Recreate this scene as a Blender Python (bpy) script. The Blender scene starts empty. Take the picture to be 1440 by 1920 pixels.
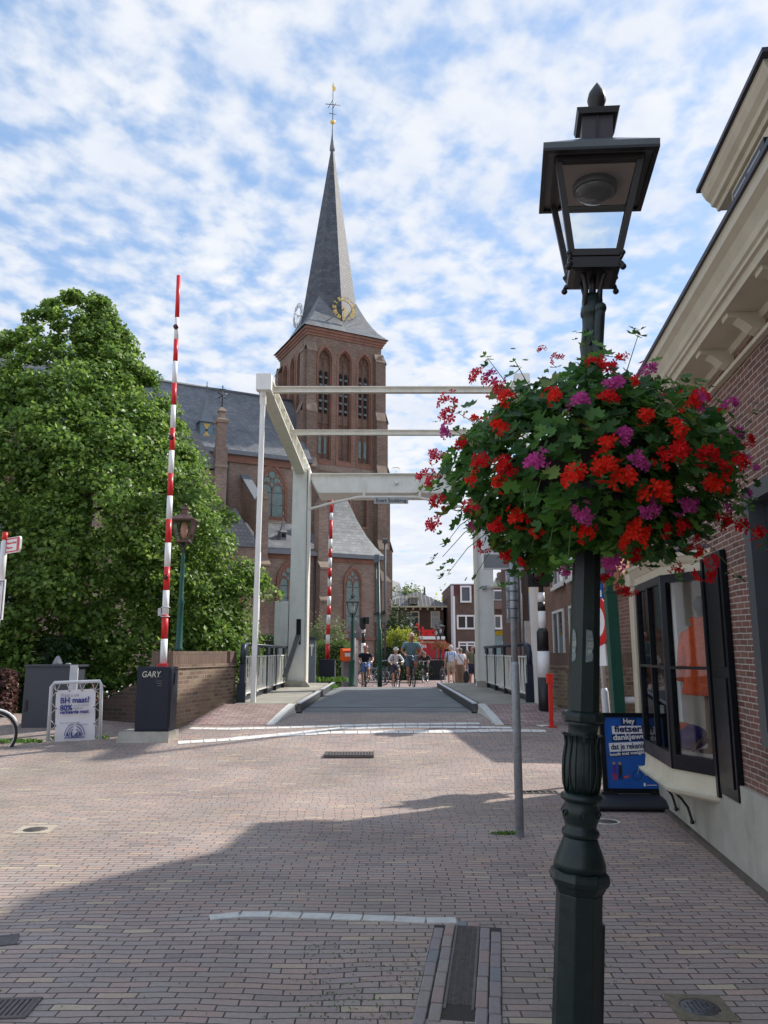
import bpy, math, random
import numpy as np
from mathutils import Vector, Matrix
from math import radians as R, sin, cos, pi, atan, atan2, sqrt
random.seed(7); rng = np.random.default_rng(11)
scene = bpy.context.scene
C = scene.collection
# ------------------------------------------------------------ camera
F = 1442.0; PITCH = atan(262/1442); CH = 1.55
cam = bpy.data.cameras.new('camera'); camo = bpy.data.objects.new('camera', cam); C.objects.link(camo)
camo.location = (0, 0, CH); camo.rotation_euler = (pi/2+PITCH, 0, 0)
cam.sensor_fit = 'VERTICAL'; cam.sensor_height = 24.0; cam.lens = 24.0*F/1920
cam.clip_start = 0.05; cam.clip_end = 3000
scene.camera = camo
scene.render.resolution_x = 768; scene.render.resolution_y = 1024
# ------------------------------------------------------------ light
SUN_EL, SUN_AZ = 42.0, 60.0       # azimuth clockwise from the viewing direction (+Y)
world = bpy.data.worlds.new('World'); scene.world = world; world.use_nodes = True
nt = world.node_tree; N = nt.nodes; L = nt.links; N.clear()
out = N.new('ShaderNodeOutputWorld'); bg = N.new('ShaderNodeBackground'); L.new(bg.outputs[0], out.inputs[0])
sky = N.new('ShaderNodeTexSky'); sky.sky_type = 'NISHITA'; sky.sun_disc = False
sky.sun_elevation = R(SUN_EL); sky.sun_rotation = R(SUN_AZ); sky.air_density = 1.0; sky.dust_density = 0.6; sky.ozone_density = 1.6
bg.inputs[1].default_value = 0.1
def wn(t, **k):
    n = N.new(t)
    for a, b in k.items(): setattr(n, a, b)
    return n
def wmath(op, a, b=None, c=None, clamp=False):
    n = wn('ShaderNodeMath', operation=op, use_clamp=clamp)
    for i, v in enumerate((a, b, c)):
        if v is None: continue
        if isinstance(v, (int, float)): n.inputs[i].default_value = v
        else: L.new(v, n.inputs[i])
    return n.outputs[0]
tc = wn('ShaderNodeTexCoord'); sep = wn('ShaderNodeSeparateXYZ'); L.new(tc.outputs['Generated'], sep.inputs[0])
zz = wmath('ADD', wmath('MAXIMUM', sep.outputs[2], 0.0), 0.10)
cx = wmath('DIVIDE', sep.outputs[0], zz); cy = wmath('DIVIDE', sep.outputs[1], zz)
comb = wn('ShaderNodeCombineXYZ'); L.new(cx, comb.inputs[0]); L.new(cy, comb.inputs[1])
mp = wn('ShaderNodeMapping'); L.new(comb.outputs[0], mp.inputs[0]); mp.inputs['Rotation'].default_value = (0, 0, R(-28)); mp.inputs['Scale'].default_value = (1.0, 0.9, 1); mp.inputs['Location'].default_value = (3.1, 1.7, 0)
def wnoise(scale, detail, rough, dist, w=0):
    n = wn('ShaderNodeTexNoise'); L.new(mp.outputs[0], n.inputs['Vector']); n.inputs['Scale'].default_value = scale
    n.inputs['Detail'].default_value = detail; n.inputs['Roughness'].default_value = rough; n.inputs['Distortion'].default_value = dist
    return n.outputs[0]
big = wnoise(0.9, 3, 0.5, 0.3); puff = wnoise(13.0, 6, 0.5, 0.1); mid = wnoise(4.2, 4, 0.55, 0.2)
v = wmath('ADD', wmath('MULTIPLY', big, 0.95), wmath('ADD', wmath('MULTIPLY', puff, 1.35), wmath('MULTIPLY', mid, 0.45)))
low = wmath('MULTIPLY', wmath('SUBTRACT', 0.50, sep.outputs[2], clamp=True), 0.9)
v = wmath('ADD', v, low)
mr = wn('ShaderNodeMapRange', interpolation_type='SMOOTHSTEP'); L.new(v, mr.inputs[0]); mr.inputs[1].default_value = 1.12; mr.inputs[2].default_value = 1.64
cloudf = mr.outputs[0]
mr2 = wn('ShaderNodeMapRange'); L.new(wnoise(3.3, 5, 0.6, 0.2), mr2.inputs[0]); mr2.inputs[1].default_value = 0.35; mr2.inputs[2].default_value = 0.7
ccol = wn('ShaderNodeMix', data_type='RGBA'); L.new(mr2.outputs[0], ccol.inputs[0]); ccol.inputs[6].default_value = (4.6, 5.0, 5.75, 1); ccol.inputs[7].default_value = (5.75, 5.85, 6.0, 1)
skyb = wn('ShaderNodeMix', data_type='RGBA', blend_type='MULTIPLY'); skyb.inputs[0].default_value = 1.0; L.new(sky.outputs[0], skyb.inputs[6]); skyb.inputs[7].default_value = (1.35, 1.35, 1.35, 1)
blu_ = wn('ShaderNodeMix', data_type='RGBA'); blu_.inputs[0].default_value = .62; L.new(skyb.outputs[2], blu_.inputs[6]); blu_.inputs[7].default_value = (2.15, 3.35, 5.3, 1)
mixc = wn('ShaderNodeMix', data_type='RGBA'); L.new(cloudf, mixc.inputs[0]); L.new(blu_.outputs[2], mixc.inputs[6]); L.new(ccol.outputs[2], mixc.inputs[7])
L.new(mixc.outputs[2], bg.inputs[0])
sl = bpy.data.lights.new('sun', 'SUN'); sl.energy = 3.0; sl.angle = R(1.0); sl.color = (1.0, 0.94, 0.85)
so = bpy.data.objects.new('sun', sl); C.objects.link(so)
sd = Vector((sin(R(SUN_AZ))*cos(R(SUN_EL)), cos(R(SUN_AZ))*cos(R(SUN_EL)), sin(R(SUN_EL))))
so.rotation_euler = sd.to_track_quat('Z', 'Y').to_euler(); so.location = (20, 10, 30)
scene.view_settings.view_transform = 'Standard'; scene.view_settings.look = 'None'
scene.view_settings.exposure = 0.75; scene.view_settings.gamma = 1.0; scene.view_settings.use_curve_mapping = False
# ------------------------------------------------------------ helpers
def ray(px, py):
    a = (px-720)/F; b = (960-py)/F
    return Vector((a, cos(PITCH)-b*sin(PITCH), sin(PITCH)+b*cos(PITCH)))
def at(px, py, Y):
    d = ray(px, py); t = Y/d.y
    return Vector((d.x*t, Y, CH+d.z*t))
def sst(a, b, x):
    t = max(0.0, min(1.0, (x-a)/(b-a))); return t*t*(3-2*t)
def gz(x, y):
    return 0.46*sst(9.5, 15.2, y)*(1-sst(24.4, 33.5, y)) + 0.04*sst(24, 36, y)
def ground(px, py):
    d = ray(px, py); Y = 5.0; lo, hi = 1.0, 80.0
    for _ in range(50):
        m = (lo+hi)/2; p = d*(m/d.y)
        if CH+p.z > gz(p.x, m): lo = m
        else: hi = m
    p = d*(lo/d.y); return Vector((p.x, lo, gz(p.x, lo)))
def tag(o, label=None, cat=None, group=None, kind=None):
    if label: o['label'] = label
    if cat: o['category'] = cat
    if group: o['group'] = group
    if kind: o['kind'] = kind
    return o
def thing(name, label, cat, loc=(0, 0, 0), rz=0.0, group=None):
    o = bpy.data.objects.new(name, None); C.objects.link(o); o.location = loc; o.rotation_euler = (0, 0, rz); o.empty_display_size = .2
    return tag(o, label, cat, group)
def copy_tree(o, parent=None):
    c = o.copy(); C.objects.link(c)
    if parent: c.parent = parent
    for ch in list(o.children): copy_tree(ch, c)
    return c
def box_uv(me):
    nv = len(me.vertices); nf = len(me.polygons); nl = len(me.loops)
    if nl == 0: return
    co = np.empty(nv*3, np.float32); me.vertices.foreach_get('co', co); co = co.reshape(-1, 3)
    no = np.empty(nf*3, np.float32); me.polygons.foreach_get('normal', no); no = no.reshape(-1, 3)
    li = np.empty(nl, np.int32); me.loops.foreach_get('vertex_index', li)
    lt = np.empty(nf, np.int32); me.polygons.foreach_get('loop_total', lt)
    nn = np.repeat(no, lt, axis=0); p = co[li]
    t = np.stack([-nn[:, 1], nn[:, 0], np.zeros(nl)], 1); ln = np.linalg.norm(t, axis=1)
    flat = ln < 0.25; t[flat] = (1, 0, 0); t /= np.maximum(np.linalg.norm(t, axis=1), 1e-6)[:, None]
    b = np.cross(nn, t); b[flat] = (0, 1, 0)
    uv = np.stack([(p*t).sum(1), (p*b).sum(1)], 1)
    l = me.uv_layers.new(name='UVMap'); l.data.foreach_set('uv', uv.astype(np.float32).ravel())
class MB:
    def __init__(s, M=None): s.v = []; s.f = []; s.m = []; s.M = M or Matrix(); s.mi = 0; s.sm = []; s.smooth = False
    def add(s, vs, fs):
        o = len(s.v); s.v += [tuple(s.M @ Vector(v)) for v in vs]
        for f in fs: s.f.append(tuple(i+o for i in f)); s.m.append(s.mi); s.sm.append(s.smooth)
        return s
    def box(s, x0, x1, y0, y1, z0, z1):
        vs = [(x, y, z) for z in (z0, z1) for y in (y0, y1) for x in (x0, x1)]
        return s.add(vs, [(0, 2, 3, 1), (4, 5, 7, 6), (0, 1, 5, 4), (2, 6, 7, 3), (0, 4, 6, 2), (1, 3, 7, 5)])
    def cbox(s, c, d, rz=0, rx=0, ry=0):
        M = Matrix.Translation(c) @ Matrix.Rotation(rz, 4, 'Z') @ Matrix.Rotation(ry, 4, 'Y') @ Matrix.Rotation(rx, 4, 'X')
        o = s.M; s.M = o @ M; s.box(-d[0]/2, d[0]/2, -d[1]/2, d[1]/2, -d[2]/2, d[2]/2); s.M = o; return s
    def tube(s, pts, r, n=8, caps=True, flat=False):
        pts = [Vector(p) for p in pts]; k = len(pts)
        rs = r if isinstance(r, (list, tuple)) else [r]*k
        vs = []; up = None
        for i, p in enumerate(pts):
            d = (pts[min(i+1, k-1)]-pts[max(i-1, 0)])
            if d.length < 1e-9: d = Vector((0, 0, 1))
            d.normalize()
            if up is None:
                a = Vector((0, 0, 1)) if abs(d.z) < .9 else Vector((0, 1, 0)); u = d.cross(a).normalized()
            else:
                u = (up - d*up.dot(d)); u = u.normalized() if u.length > 1e-6 else d.orthogonal().normalized()
            up = u; w = d.cross(u)
            for j in range(n):
                t = 2*pi*j/n + pi/n; vs.append(p+(u*cos(t)+w*sin(t))*rs[i])
        fs = [(i*n+j, i*n+(j+1) % n, (i+1)*n+(j+1) % n, (i+1)*n+j) for i in range(k-1) for j in range(n)]
        if caps: fs += [tuple(range(n-1, -1, -1)), tuple(range((k-1)*n, k*n))]
        os = s.smooth; s.smooth = not flat; s.add(vs, fs); s.smooth = os; return s
    def bar(s, a, b, w, h=None):
        a = Vector(a); b = Vector(b); d = (b-a); l = d.length; d.normalize(); h = h or w
        up = Vector((0, 0, 1)) if abs(d.z) < .95 else Vector((0, 1, 0)); u = d.cross(up).normalized(); q = u.cross(d)
        vs = [p+u*sx*w/2+q*sy*h/2 for p in (a, b) for sx, sy in ((-1, -1), (1, -1), (1, 1), (-1, 1))]
        return s.add(vs, [(0, 3, 2, 1), (4, 5, 6, 7), (0, 1, 5, 4), (1, 2, 6, 5), (2, 3, 7, 6), (3, 0, 4, 7)])
    def lathe(s, prof, n=16, c=(0, 0, 0), rot=0, flat=False, sq=1.0):
        vs = [(c[0]+r*cos(2*pi*j/n+rot), c[1]+sq*r*sin(2*pi*j/n+rot), c[2]+z) for r, z in prof for j in range(n)]
        k = len(prof); fs = [(i*n+j, i*n+(j+1) % n, (i+1)*n+(j+1) % n, (i+1)*n+j) for i in range(k-1) for j in range(n)]
        if prof[0][0] > 1e-5: fs.append(tuple(range(n-1, -1, -1)))
        if prof[-1][0] > 1e-5: fs.append(tuple(range((k-1)*n, k*n)))
        os = s.smooth; s.smooth = not flat; s.add(vs, fs); s.smooth = os; return s
    def ball(s, c, r, n=12, m=8):
        rr = r if isinstance(r, (list, tuple)) else (r, r, r)
        vs = [(c[0]+rr[0]*sin(pi*i/m)*cos(2*pi*j/n), c[1]+rr[1]*sin(pi*i/m)*sin(2*pi*j/n), c[2]-rr[2]*cos(pi*i/m)) for i in range(m+1) for j in range(n)]
        fs = [(i*n+j, i*n+(j+1) % n, (i+1)*n+(j+1) % n, (i+1)*n+j) for i in range(m) for j in range(n)]
        os = s.smooth; s.smooth = True; s.add(vs, fs); s.smooth = os; return s
    def prism(s, poly, y0, y1):
        """polygon in (x,z) extruded along y"""
        n = len(poly); vs = [(x, y0, z) for x, z in poly]+[(x, y1, z) for x, z in poly]
        fs = [tuple(range(n)), tuple(range(2*n-1, n-1, -1))]+[(j, (j+1) % n+0, (j+1) % n+n, j+n)[::-1] for j in range(n)]
        return s.add(vs, fs)
    def plate(s, outer, holes, y0, y1):
        """wall in the xz plane with holes, from y0 to y1"""
        cu = bpy.data.curves.new('tmp', 'CURVE'); cu.dimensions = '2D'; cu.fill_mode = 'BOTH'; cu.extrude = abs(y1-y0)/2
        for pl in [outer]+list(holes):
            sp = cu.splines.new('POLY'); sp.points.add(len(pl)-1); sp.use_cyclic_u = True
            for q, (x, z) in zip(sp.points, pl): q.co = (x, z, 0, 1)
        o = bpy.data.objects.new('tmp', cu); me = bpy.data.meshes.new_from_object(o)
        yc = (y0+y1)/2
        s.add([(v.co.x, yc-v.co.z, v.co.y) for v in me.vertices], [tuple(p.vertices) for p in me.polygons])
        bpy.data.objects.remove(o); bpy.data.curves.remove(cu); bpy.data.meshes.remove(me); return s
    def build(s, name, mats, parent=None, bevel=0, fixn=True):
        me = bpy.data.meshes.new(name); me.from_pydata(s.v, [], s.f); 
        mats = mats if isinstance(mats, (list, tuple)) else [mats]
        for m in mats: me.materials.append(m)
        me.polygons.foreach_set('material_index', s.m); me.polygons.foreach_set('use_smooth', s.sm)
        me.update()
        if fixn:
            import bmesh
            bm = bmesh.new(); bm.from_mesh(me); bmesh.ops.recalc_face_normals(bm, faces=bm.faces); bm.to_mesh(me); bm.free()
        box_uv(me)
        o = bpy.data.objects.new(name, me); C.objects.link(o)
        if parent: o.parent = parent
        if bevel:
            b = o.modifiers.new('bevel', 'BEVEL'); b.width = bevel; b.segments = 2; b.limit_method = 'ANGLE'; b.angle_limit = R(40)
        return o
def raw_mesh(name, v, f, mats, parent=None, n=4, smooth=False, mi=None):
    """numpy verts (V,3), faces (F,n)"""
    me = bpy.data.meshes.new(name); v = np.asarray(v, np.float32); f = np.asarray(f, np.int32)
    me.vertices.add(len(v)); me.vertices.foreach_set('co', v.ravel())
    me.loops.add(f.size); me.loops.foreach_set('vertex_index', f.ravel())
    me.polygons.add(len(f)); me.polygons.foreach_set('loop_start', np.arange(0, f.size, f.shape[1], dtype=np.int32))
    me.polygons.foreach_set('loop_total', np.full(len(f), f.shape[1], np.int32))
    me.update(calc_edges=True); me.validate()
    for m in (mats if isinstance(mats, (list, tuple)) else [mats]): me.materials.append(m)
    if mi is not None: me.polygons.foreach_set('material_index', mi)
    if smooth: me.polygons.foreach_set('use_smooth', [True]*len(f))
    o = bpy.data.objects.new(name, me); C.objects.link(o)
    if parent: o.parent = parent
    return o
def text(s, size, m, parent=None, M=Matrix(), name='lettering', bold=0.0, align='CENTER', ext=0.0015, width=None, shear=0):
    """lettering standing in the local xz plane, readable from -y; M places it"""
    cu = bpy.data.curves.new('t', 'FONT'); cu.body = s; cu.size = size; cu.align_x = align; cu.offset = bold; cu.extrude = ext; cu.resolution_u = 3; cu.shear = shear
    o = bpy.data.objects.new('t', cu); me = bpy.data.meshes.new_from_object(o)
    bpy.data.objects.remove(o); bpy.data.curves.remove(cu)
    xs = [v.co.x for v in me.vertices] or [0, 1]; sx = 1.0
    if width: sx = width/(max(xs)-min(xs))
    for v in me.vertices: v.co = M @ Vector((v.co.x*sx, -v.co.z, v.co.y))
    me.name = name; me.materials.clear(); me.materials.append(m)
    ob = bpy.data.objects.new(name, me); C.objects.link(ob)
    if parent: ob.parent = parent
    return ob
def arch(cx, w, z0, zs, n=8, k=1.0):
    """pointed arch outline"""
    h = w/2; r = w*k; pts = [(cx-h, z0), (cx+h, z0)]
    a1 = math.acos((r-h)/r)
    pts += [(cx+h-r+r*cos(a1*i/n), zs+r*sin(a1*i/n)) for i in range(n+1)]
    pts += [(cx-h+r-r*cos(a1*i/n), zs+r*sin(a1*i/n)) for i in range(n-1, -1, -1)]
    return pts
# ------------------------------------------------------------ materials
def newmat(name):
    m = bpy.data.materials.new(name); m.use_nodes = True; t = m.node_tree; return m, t, t.nodes, t.links, t.nodes['Principled BSDF']
def mat(name, col, rough=0.6, metal=0.0, var=0.12, scale=6.0, bump=0.0, bscale=60, spec=0.5, coat=0, trans=0, alpha=1.0, streak=0.0, sss=0):
    m, t, n, l, b = newmat(name)
    co = n.new('ShaderNodeTexCoord'); nz = n.new('ShaderNodeTexNoise'); l.new(co.outputs['Object'], nz.inputs['Vector'])
    nz.inputs['Scale'].default_value = scale; nz.inputs['Detail'].default_value = 6; nz.inputs['Roughness'].default_value = .65
    mr = n.new('ShaderNodeMapRange'); l.new(nz.outputs[0], mr.inputs[0]); mr.inputs[1].default_value = .3; mr.inputs[2].default_value = .7
    mr.inputs[3].default_value = 1-var; mr.inputs[4].default_value = 1+var
    hs = n.new('ShaderNodeHueSaturation'); hs.inputs['Color'].default_value = (*col, 1); l.new(mr.outputs[0], hs.inputs['Value'])
    src = hs.outputs[0]
    if streak:
        mp_ = n.new('ShaderNodeMapping'); l.new(co.outputs['Object'], mp_.inputs[0]); mp_.inputs['Scale'].default_value = (5, 5, .8)
        n2 = n.new('ShaderNodeTexNoise'); l.new(mp_.outputs[0], n2.inputs['Vector']); n2.inputs['Scale'].default_value = 1.5; n2.inputs['Detail'].default_value = 5
        r2 = n.new('ShaderNodeMapRange'); l.new(n2.outputs[0], r2.inputs[0]); r2.inputs[1].default_value = .5; r2.inputs[2].default_value = .75; r2.inputs[4].default_value = streak
        mx = n.new('ShaderNodeMix'); mx.data_type = 'RGBA'; mx.blend_type = 'MULTIPLY'; l.new(r2.outputs[0], mx.inputs[0]); l.new(src, mx.inputs[6]); mx.inputs[7].default_value = (.45, .42, .33, 1); src = mx.outputs[2]
    l.new(src, b.inputs['Base Color'])
    b.inputs['Roughness'].default_value = rough; b.inputs['Metallic'].default_value = metal; b.inputs['Specular IOR Level'].default_value = spec
    b.inputs['Coat Weight'].default_value = coat; b.inputs['Transmission Weight'].default_value = trans; b.inputs['Alpha'].default_value = alpha
    r3 = n.new('ShaderNodeMapRange'); l.new(nz.outputs[0], r3.inputs[0]); r3.inputs[3].default_value = max(0, rough-.1); r3.inputs[4].default_value = min(1, rough+.12); l.new(r3.outputs[0], b.inputs['Roughness'])
    if bump:
        nb = n.new('ShaderNodeTexNoise'); l.new(co.outputs['Object'], nb.inputs['Vector']); nb.inputs['Scale'].default_value = bscale; nb.inputs['Detail'].default_value = 4
        bp = n.new('ShaderNodeBump'); l.new(nb.outputs[0], bp.inputs['Height']); bp.inputs['Strength'].default_value = bump; bp.inputs['Distance'].default_value = .01; l.new(bp.outputs[0], b.inputs['Normal'])
    return m
def ramp(n, stops, interp='LINEAR'):
    r = n.new('ShaderNodeValToRGB'); r.color_ramp.interpolation = interp; e = r.color_ramp.elements
    while len(e) > 1: e.remove(e[-1])
    e[0].position = stops[0][0]; e[0].color = (*stops[0][1], 1)
    for p_, c_ in stops[1:]:
        q = e.new(p_); q.color = (*c_, 1)
    return r
def brickmat(name, stops, mortar, bw=.22, bh=.065, ms=.01, rough=.85, wave=0.0, wscale=.6, bump=.6, dist=.006, src='UV', stain=None, stainamt=.5, stscale=.5, off=.5, gray=.0, msm=.15, rot=0, grain=.12, rowshift=0):
    m, t, n, l, b = newmat(name)
    co = n.new('ShaderNodeTexCoord'); vec = co.outputs[src]
    if rot:
        mp_ = n.new('ShaderNodeMapping'); l.new(vec, mp_.inputs[0]); mp_.inputs['Rotation'].default_value = (0, 0, rot); vec = mp_.outputs[0]
    if wave:
        for sc, am in ((wscale, wave), (wscale*5, wave*.22), (wscale*30, wave*.035)):
            nz = n.new('ShaderNodeTexNoise'); l.new(vec, nz.inputs['Vector']); nz.inputs['Scale'].default_value = sc; nz.inputs['Detail'].default_value = 2
            sb = n.new('ShaderNodeVectorMath'); sb.operation = 'SUBTRACT'; l.new(nz.outputs['Color'], sb.inputs[0]); sb.inputs[1].default_value = (.5, .5, .5)
            ml = n.new('ShaderNodeVectorMath'); ml.operation = 'MULTIPLY_ADD'; l.new(sb.outputs[0], ml.inputs[0]); ml.inputs[1].default_value = (am*.6, am, 0); l.new(vec, ml.inputs[2]); vec = ml.outputs[0]
    if rowshift:
        sx_ = n.new('ShaderNodeSeparateXYZ'); l.new(vec, sx_.inputs[0]); dv = n.new('ShaderNodeMath'); dv.operation = 'DIVIDE'; l.new(sx_.outputs[1], dv.inputs[0]); dv.inputs[1].default_value = bh
        fl = n.new('ShaderNodeMath'); fl.operation = 'FLOOR'; l.new(dv.outputs[0], fl.inputs[0]); wn_ = n.new('ShaderNodeTexWhiteNoise'); wn_.noise_dimensions = '1D'; l.new(fl.outputs[0], wn_.inputs['W'])
        ma = n.new('ShaderNodeMath'); ma.operation = 'MULTIPLY_ADD'; l.new(wn_.outputs['Value'], ma.inputs[0]); ma.inputs[1].default_value = rowshift; l.new(sx_.outputs[0], ma.inputs[2])
        cb_ = n.new('ShaderNodeCombineXYZ'); l.new(ma.outputs[0], cb_.inputs[0]); l.new(sx_.outputs[1], cb_.inputs[1]); vec = cb_.outputs[0]
    br = n.new('ShaderNodeTexBrick'); l.new(vec, br.inputs['Vector']); br.offset = off
    br.inputs['Scale'].default_value = 1; br.inputs['Brick Width'].default_value = bw; br.inputs['Row Height'].default_value = bh
    br.inputs['Mortar Size'].default_value = ms; br.inputs['Mortar Smooth'].default_value = msm; br.inputs['Bias'].default_value = 0
    br.inputs['Color1'].default_value = (0, 0, 0, 1); br.inputs['Color2'].default_value = (1, 1, 1, 1); br.inputs['Mortar'].default_value = (.5, .5, .5, 1)
    rp = ramp(n, stops); l.new(br.outputs['Color'], rp.inputs[0])
    nz = n.new('ShaderNodeTexNoise'); l.new(co.outputs['Object'], nz.inputs['Vector']); nz.inputs['Scale'].default_value = 45; nz.inputs['Detail'].default_value = 5
    mr = n.new('ShaderNodeMapRange'); l.new(nz.outputs[0], mr.inputs[0]); mr.inputs[1].default_value = .3; mr.inputs[2].default_value = .7; mr.inputs[3].default_value = 1-grain; mr.inputs[4].default_value = 1+grain
    n3 = n.new('ShaderNodeTexNoise'); l.new(co.outputs['Object'], n3.inputs['Vector']); n3.inputs['Scale'].default_value = stscale; n3.inputs['Detail'].default_value = 6; n3.inputs['Roughness'].default_value = .62
    hs = n.new('ShaderNodeHueSaturation'); l.new(rp.outputs[0], hs.inputs['Color']); l.new(mr.outputs[0], hs.inputs['Value'])
    mx = n.new('ShaderNodeMix'); mx.data_type = 'RGBA'; l.new(br.outputs['Fac'], mx.inputs[0]); l.new(hs.outputs[0], mx.inputs[6]); mx.inputs[7].default_value = (*mortar, 1)
    srcc = mx.outputs[2]
    if stain:
        r2 = n.new('ShaderNodeMapRange'); l.new(n3.outputs[0], r2.inputs[0]); r2.inputs[1].default_value = .48; r2.inputs[2].default_value = .72; r2.inputs[4].default_value = stainamt
        m2 = n.new('ShaderNodeMix'); m2.data_type = 'RGBA'; l.new(r2.outputs[0], m2.inputs[0]); l.new(srcc, m2.inputs[6]); m2.inputs[7].default_value = (*stain, 1); srcc = m2.outputs[2]
    r4 = n.new('ShaderNodeMapRange'); n5 = n.new('ShaderNodeTexNoise'); l.new(co.outputs['Object'], n5.inputs['Vector']); n5.inputs['Scale'].default_value = stscale*2.3; n5.inputs['Detail'].default_value = 4
    l.new(n5.outputs[0], r4.inputs[0]); r4.inputs[1].default_value = .3; r4.inputs[2].default_value = .7; r4.inputs[3].default_value = .80; r4.inputs[4].default_value = 1.14
    h2 = n.new('ShaderNodeHueSaturation'); l.new(srcc, h2.inputs['Color']); l.new(r4.outputs[0], h2.inputs['Value']); l.new(h2.outputs[0], b.inputs['Base Color'])
    b.inputs['Roughness'].default_value = rough
    inv = n.new('ShaderNodeMath'); inv.operation = 'SUBTRACT'; inv.inputs[0].default_value = 1; l.new(br.outputs['Fac'], inv.inputs[1])
    ad = n.new('ShaderNodeMath'); ad.operation = 'MULTIPLY_ADD'; l.new(nz.outputs[0], ad.inputs[0]); ad.inputs[1].default_value = .25; l.new(inv.outputs[0], ad.inputs[2])
    ad2 = n.new('ShaderNodeMath'); ad2.operation = 'MULTIPLY_ADD'; l.new(br.outputs['Color'], ad2.inputs[0]); ad2.inputs[1].default_value = .25; l.new(ad.outputs[0], ad2.inputs[2])
    bp = n.new('ShaderNodeBump'); l.new(ad2.outputs[0], bp.inputs['Height']); bp.inputs['Strength'].default_value = bump; bp.inputs['Distance'].default_value = dist; l.new(bp.outputs[0], b.inputs['Normal'])
    return m
def leafmat(name, stops, rough=.5, transl=.35, spec=.4):
    m, t, n, l, b = newmat(name); g = n.new('ShaderNodeNewGeometry'); rp = ramp(n, stops); l.new(g.outputs['Random Per Island'], rp.inputs[0])
    l.new(rp.outputs[0], b.inputs['Base Color']); b.inputs['Roughness'].default_value = rough; b.inputs['Specular IOR Level'].default_value = spec
    tr = n.new('ShaderNodeBsdfTranslucent'); hs = n.new('ShaderNodeHueSaturation'); l.new(rp.outputs[0], hs.inputs['Color']); hs.inputs['Value'].default_value = 1.6; hs.inputs['Hue'].default_value = .49; l.new(hs.outputs[0], tr.inputs[0])
    mx = n.new('ShaderNodeMixShader'); mx.inputs[0].default_value = transl; l.new(b.outputs[0], mx.inputs[1]); l.new(tr.outputs[0], mx.inputs[2]); l.new(mx.outputs[0], n['Material Output'].inputs[0])
    return m
def glassmat(name, col=(.03, .04, .045), rough=.05, alpha=1.0):
    m, t, n, l, b = newmat(name); b.inputs['Base Color'].default_value = (*col, 1); b.inputs['Roughness'].default_value = rough; b.inputs['Specular IOR Level'].default_value = .8
    if alpha < 1:
        tp = n.new('ShaderNodeBsdfTransparent'); tp.inputs[0].default_value = (.93, .95, .95, 1); gl = n.new('ShaderNodeBsdfGlossy'); gl.inputs['Roughness'].default_value = .02
        fr = n.new('ShaderNodeFresnel'); fr.inputs[0].default_value = 1.28; ad = n.new('ShaderNodeMath'); ad.operation = 'ADD'; l.new(fr.outputs[0], ad.inputs[0]); ad.inputs[1].default_value = .0
        mx = n.new('ShaderNodeMixShader'); l.new(ad.outputs[0], mx.inputs[0]); l.new(tp.outputs[0], mx.inputs[1]); l.new(gl.outputs[0], mx.inputs[2]); l.new(mx.outputs[0], n['Material Output'].inputs[0])
    return m
white = mat('white_paint', (.84, .84, .80), .45, var=.06, scale=3, streak=.18, bump=.05)
cream = mat('bridge_cream', (.80, .78, .70), .5, var=.07, scale=4, bump=.08, streak=.2); shopcream = mat('shop_cream', (.60, .55, .42), .5, var=.08, scale=4, bump=.08, streak=.12)
plainwhite = mat('sign_white', (.8, .8, .8), .4, var=.03)
red = mat('red_paint', (.62, .015, .02), .35, var=.08)
scarlet = mat('scarlet_paint', (.72, .03, .02), .35, var=.1)
navy = mat('navy_steel', (.012, .021, .040), .4, var=.15, scale=8, bump=.05)
navyc = mat('navy_cabinet', (.011, .017, .032), .5, var=.15, scale=5, bump=.05, spec=.35, streak=.3)
slateblue = mat('grey_blue_paint', (.13, .17, .22), .45, var=.15)
green = mat('green_paint', (.008, .075, .055), .4, var=.15, scale=9, bump=.05)
dgreen = mat('dark_green_iron', (.010, .022, .020), .38, var=.35, scale=14, bump=.12, bscale=35, spec=.5)
black = mat('black_paint', (.012, .012, .014), .4, var=.1)
blackgloss = mat('black_gloss_paint', (.006, .008, .012), .3, var=.1, bump=.03, bscale=20, spec=.22)
rubber = mat('rubber', (.02, .02, .02), .8)
steel = mat('galvanised_steel', (.34, .36, .38), .5, metal=.35, var=.22, scale=18, bump=.06)
lsteel = mat('pale_tube', (.55, .57, .60), .45, var=.08)
dgrey = mat('dark_grey', (.07, .075, .08), .6, var=.12)
grey = mat('grey_plate', (.25, .26, .27), .5, var=.1)
concrete = mat('concrete', (.40, .38, .33), .9, var=.2, scale=5, bump=.4, bscale=50, streak=.4)
plinthm = mat('cement_render', (.40, .385, .33), .9, var=.22, scale=2.2, bump=.3, bscale=25, streak=.22)
stone = mat('pale_stone', (.42, .37, .29), .85, var=.15, bump=.2)
wood = mat('brown_wood', (.12, .06, .03), .6)
gold = mat('gilding', (.85, .60, .15), .35, metal=.3, var=.1)
orange = mat('orange_paint', (.85, .12, .01), .4, var=.06)
yellow = mat('yellow_paint', (.75, .5, .02), .5)
bluesign = mat('blue_sign', (.01, .10, .42), .3, var=.04)
inkblue = mat('ink_blue', (.02, .03, .22), .5, var=.03)
inkgrey = mat('ink_grey', (.28, .28, .34), .6, var=.03)
inknavy = mat('ink_navy', (.005, .012, .09), .4, var=.03)
inkblack = mat('ink_black', (.012, .012, .015), .6, var=.03)
glass = glassmat('window_glass'); pale_glass = mat('leaded_glass', (.14, .21, .20), .25, var=.2, scale=3)
clear = glassmat('clear_glass', alpha=.5)
bark = mat('bark', (.09, .07, .05), .9, bump=.6, bscale=12)
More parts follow.
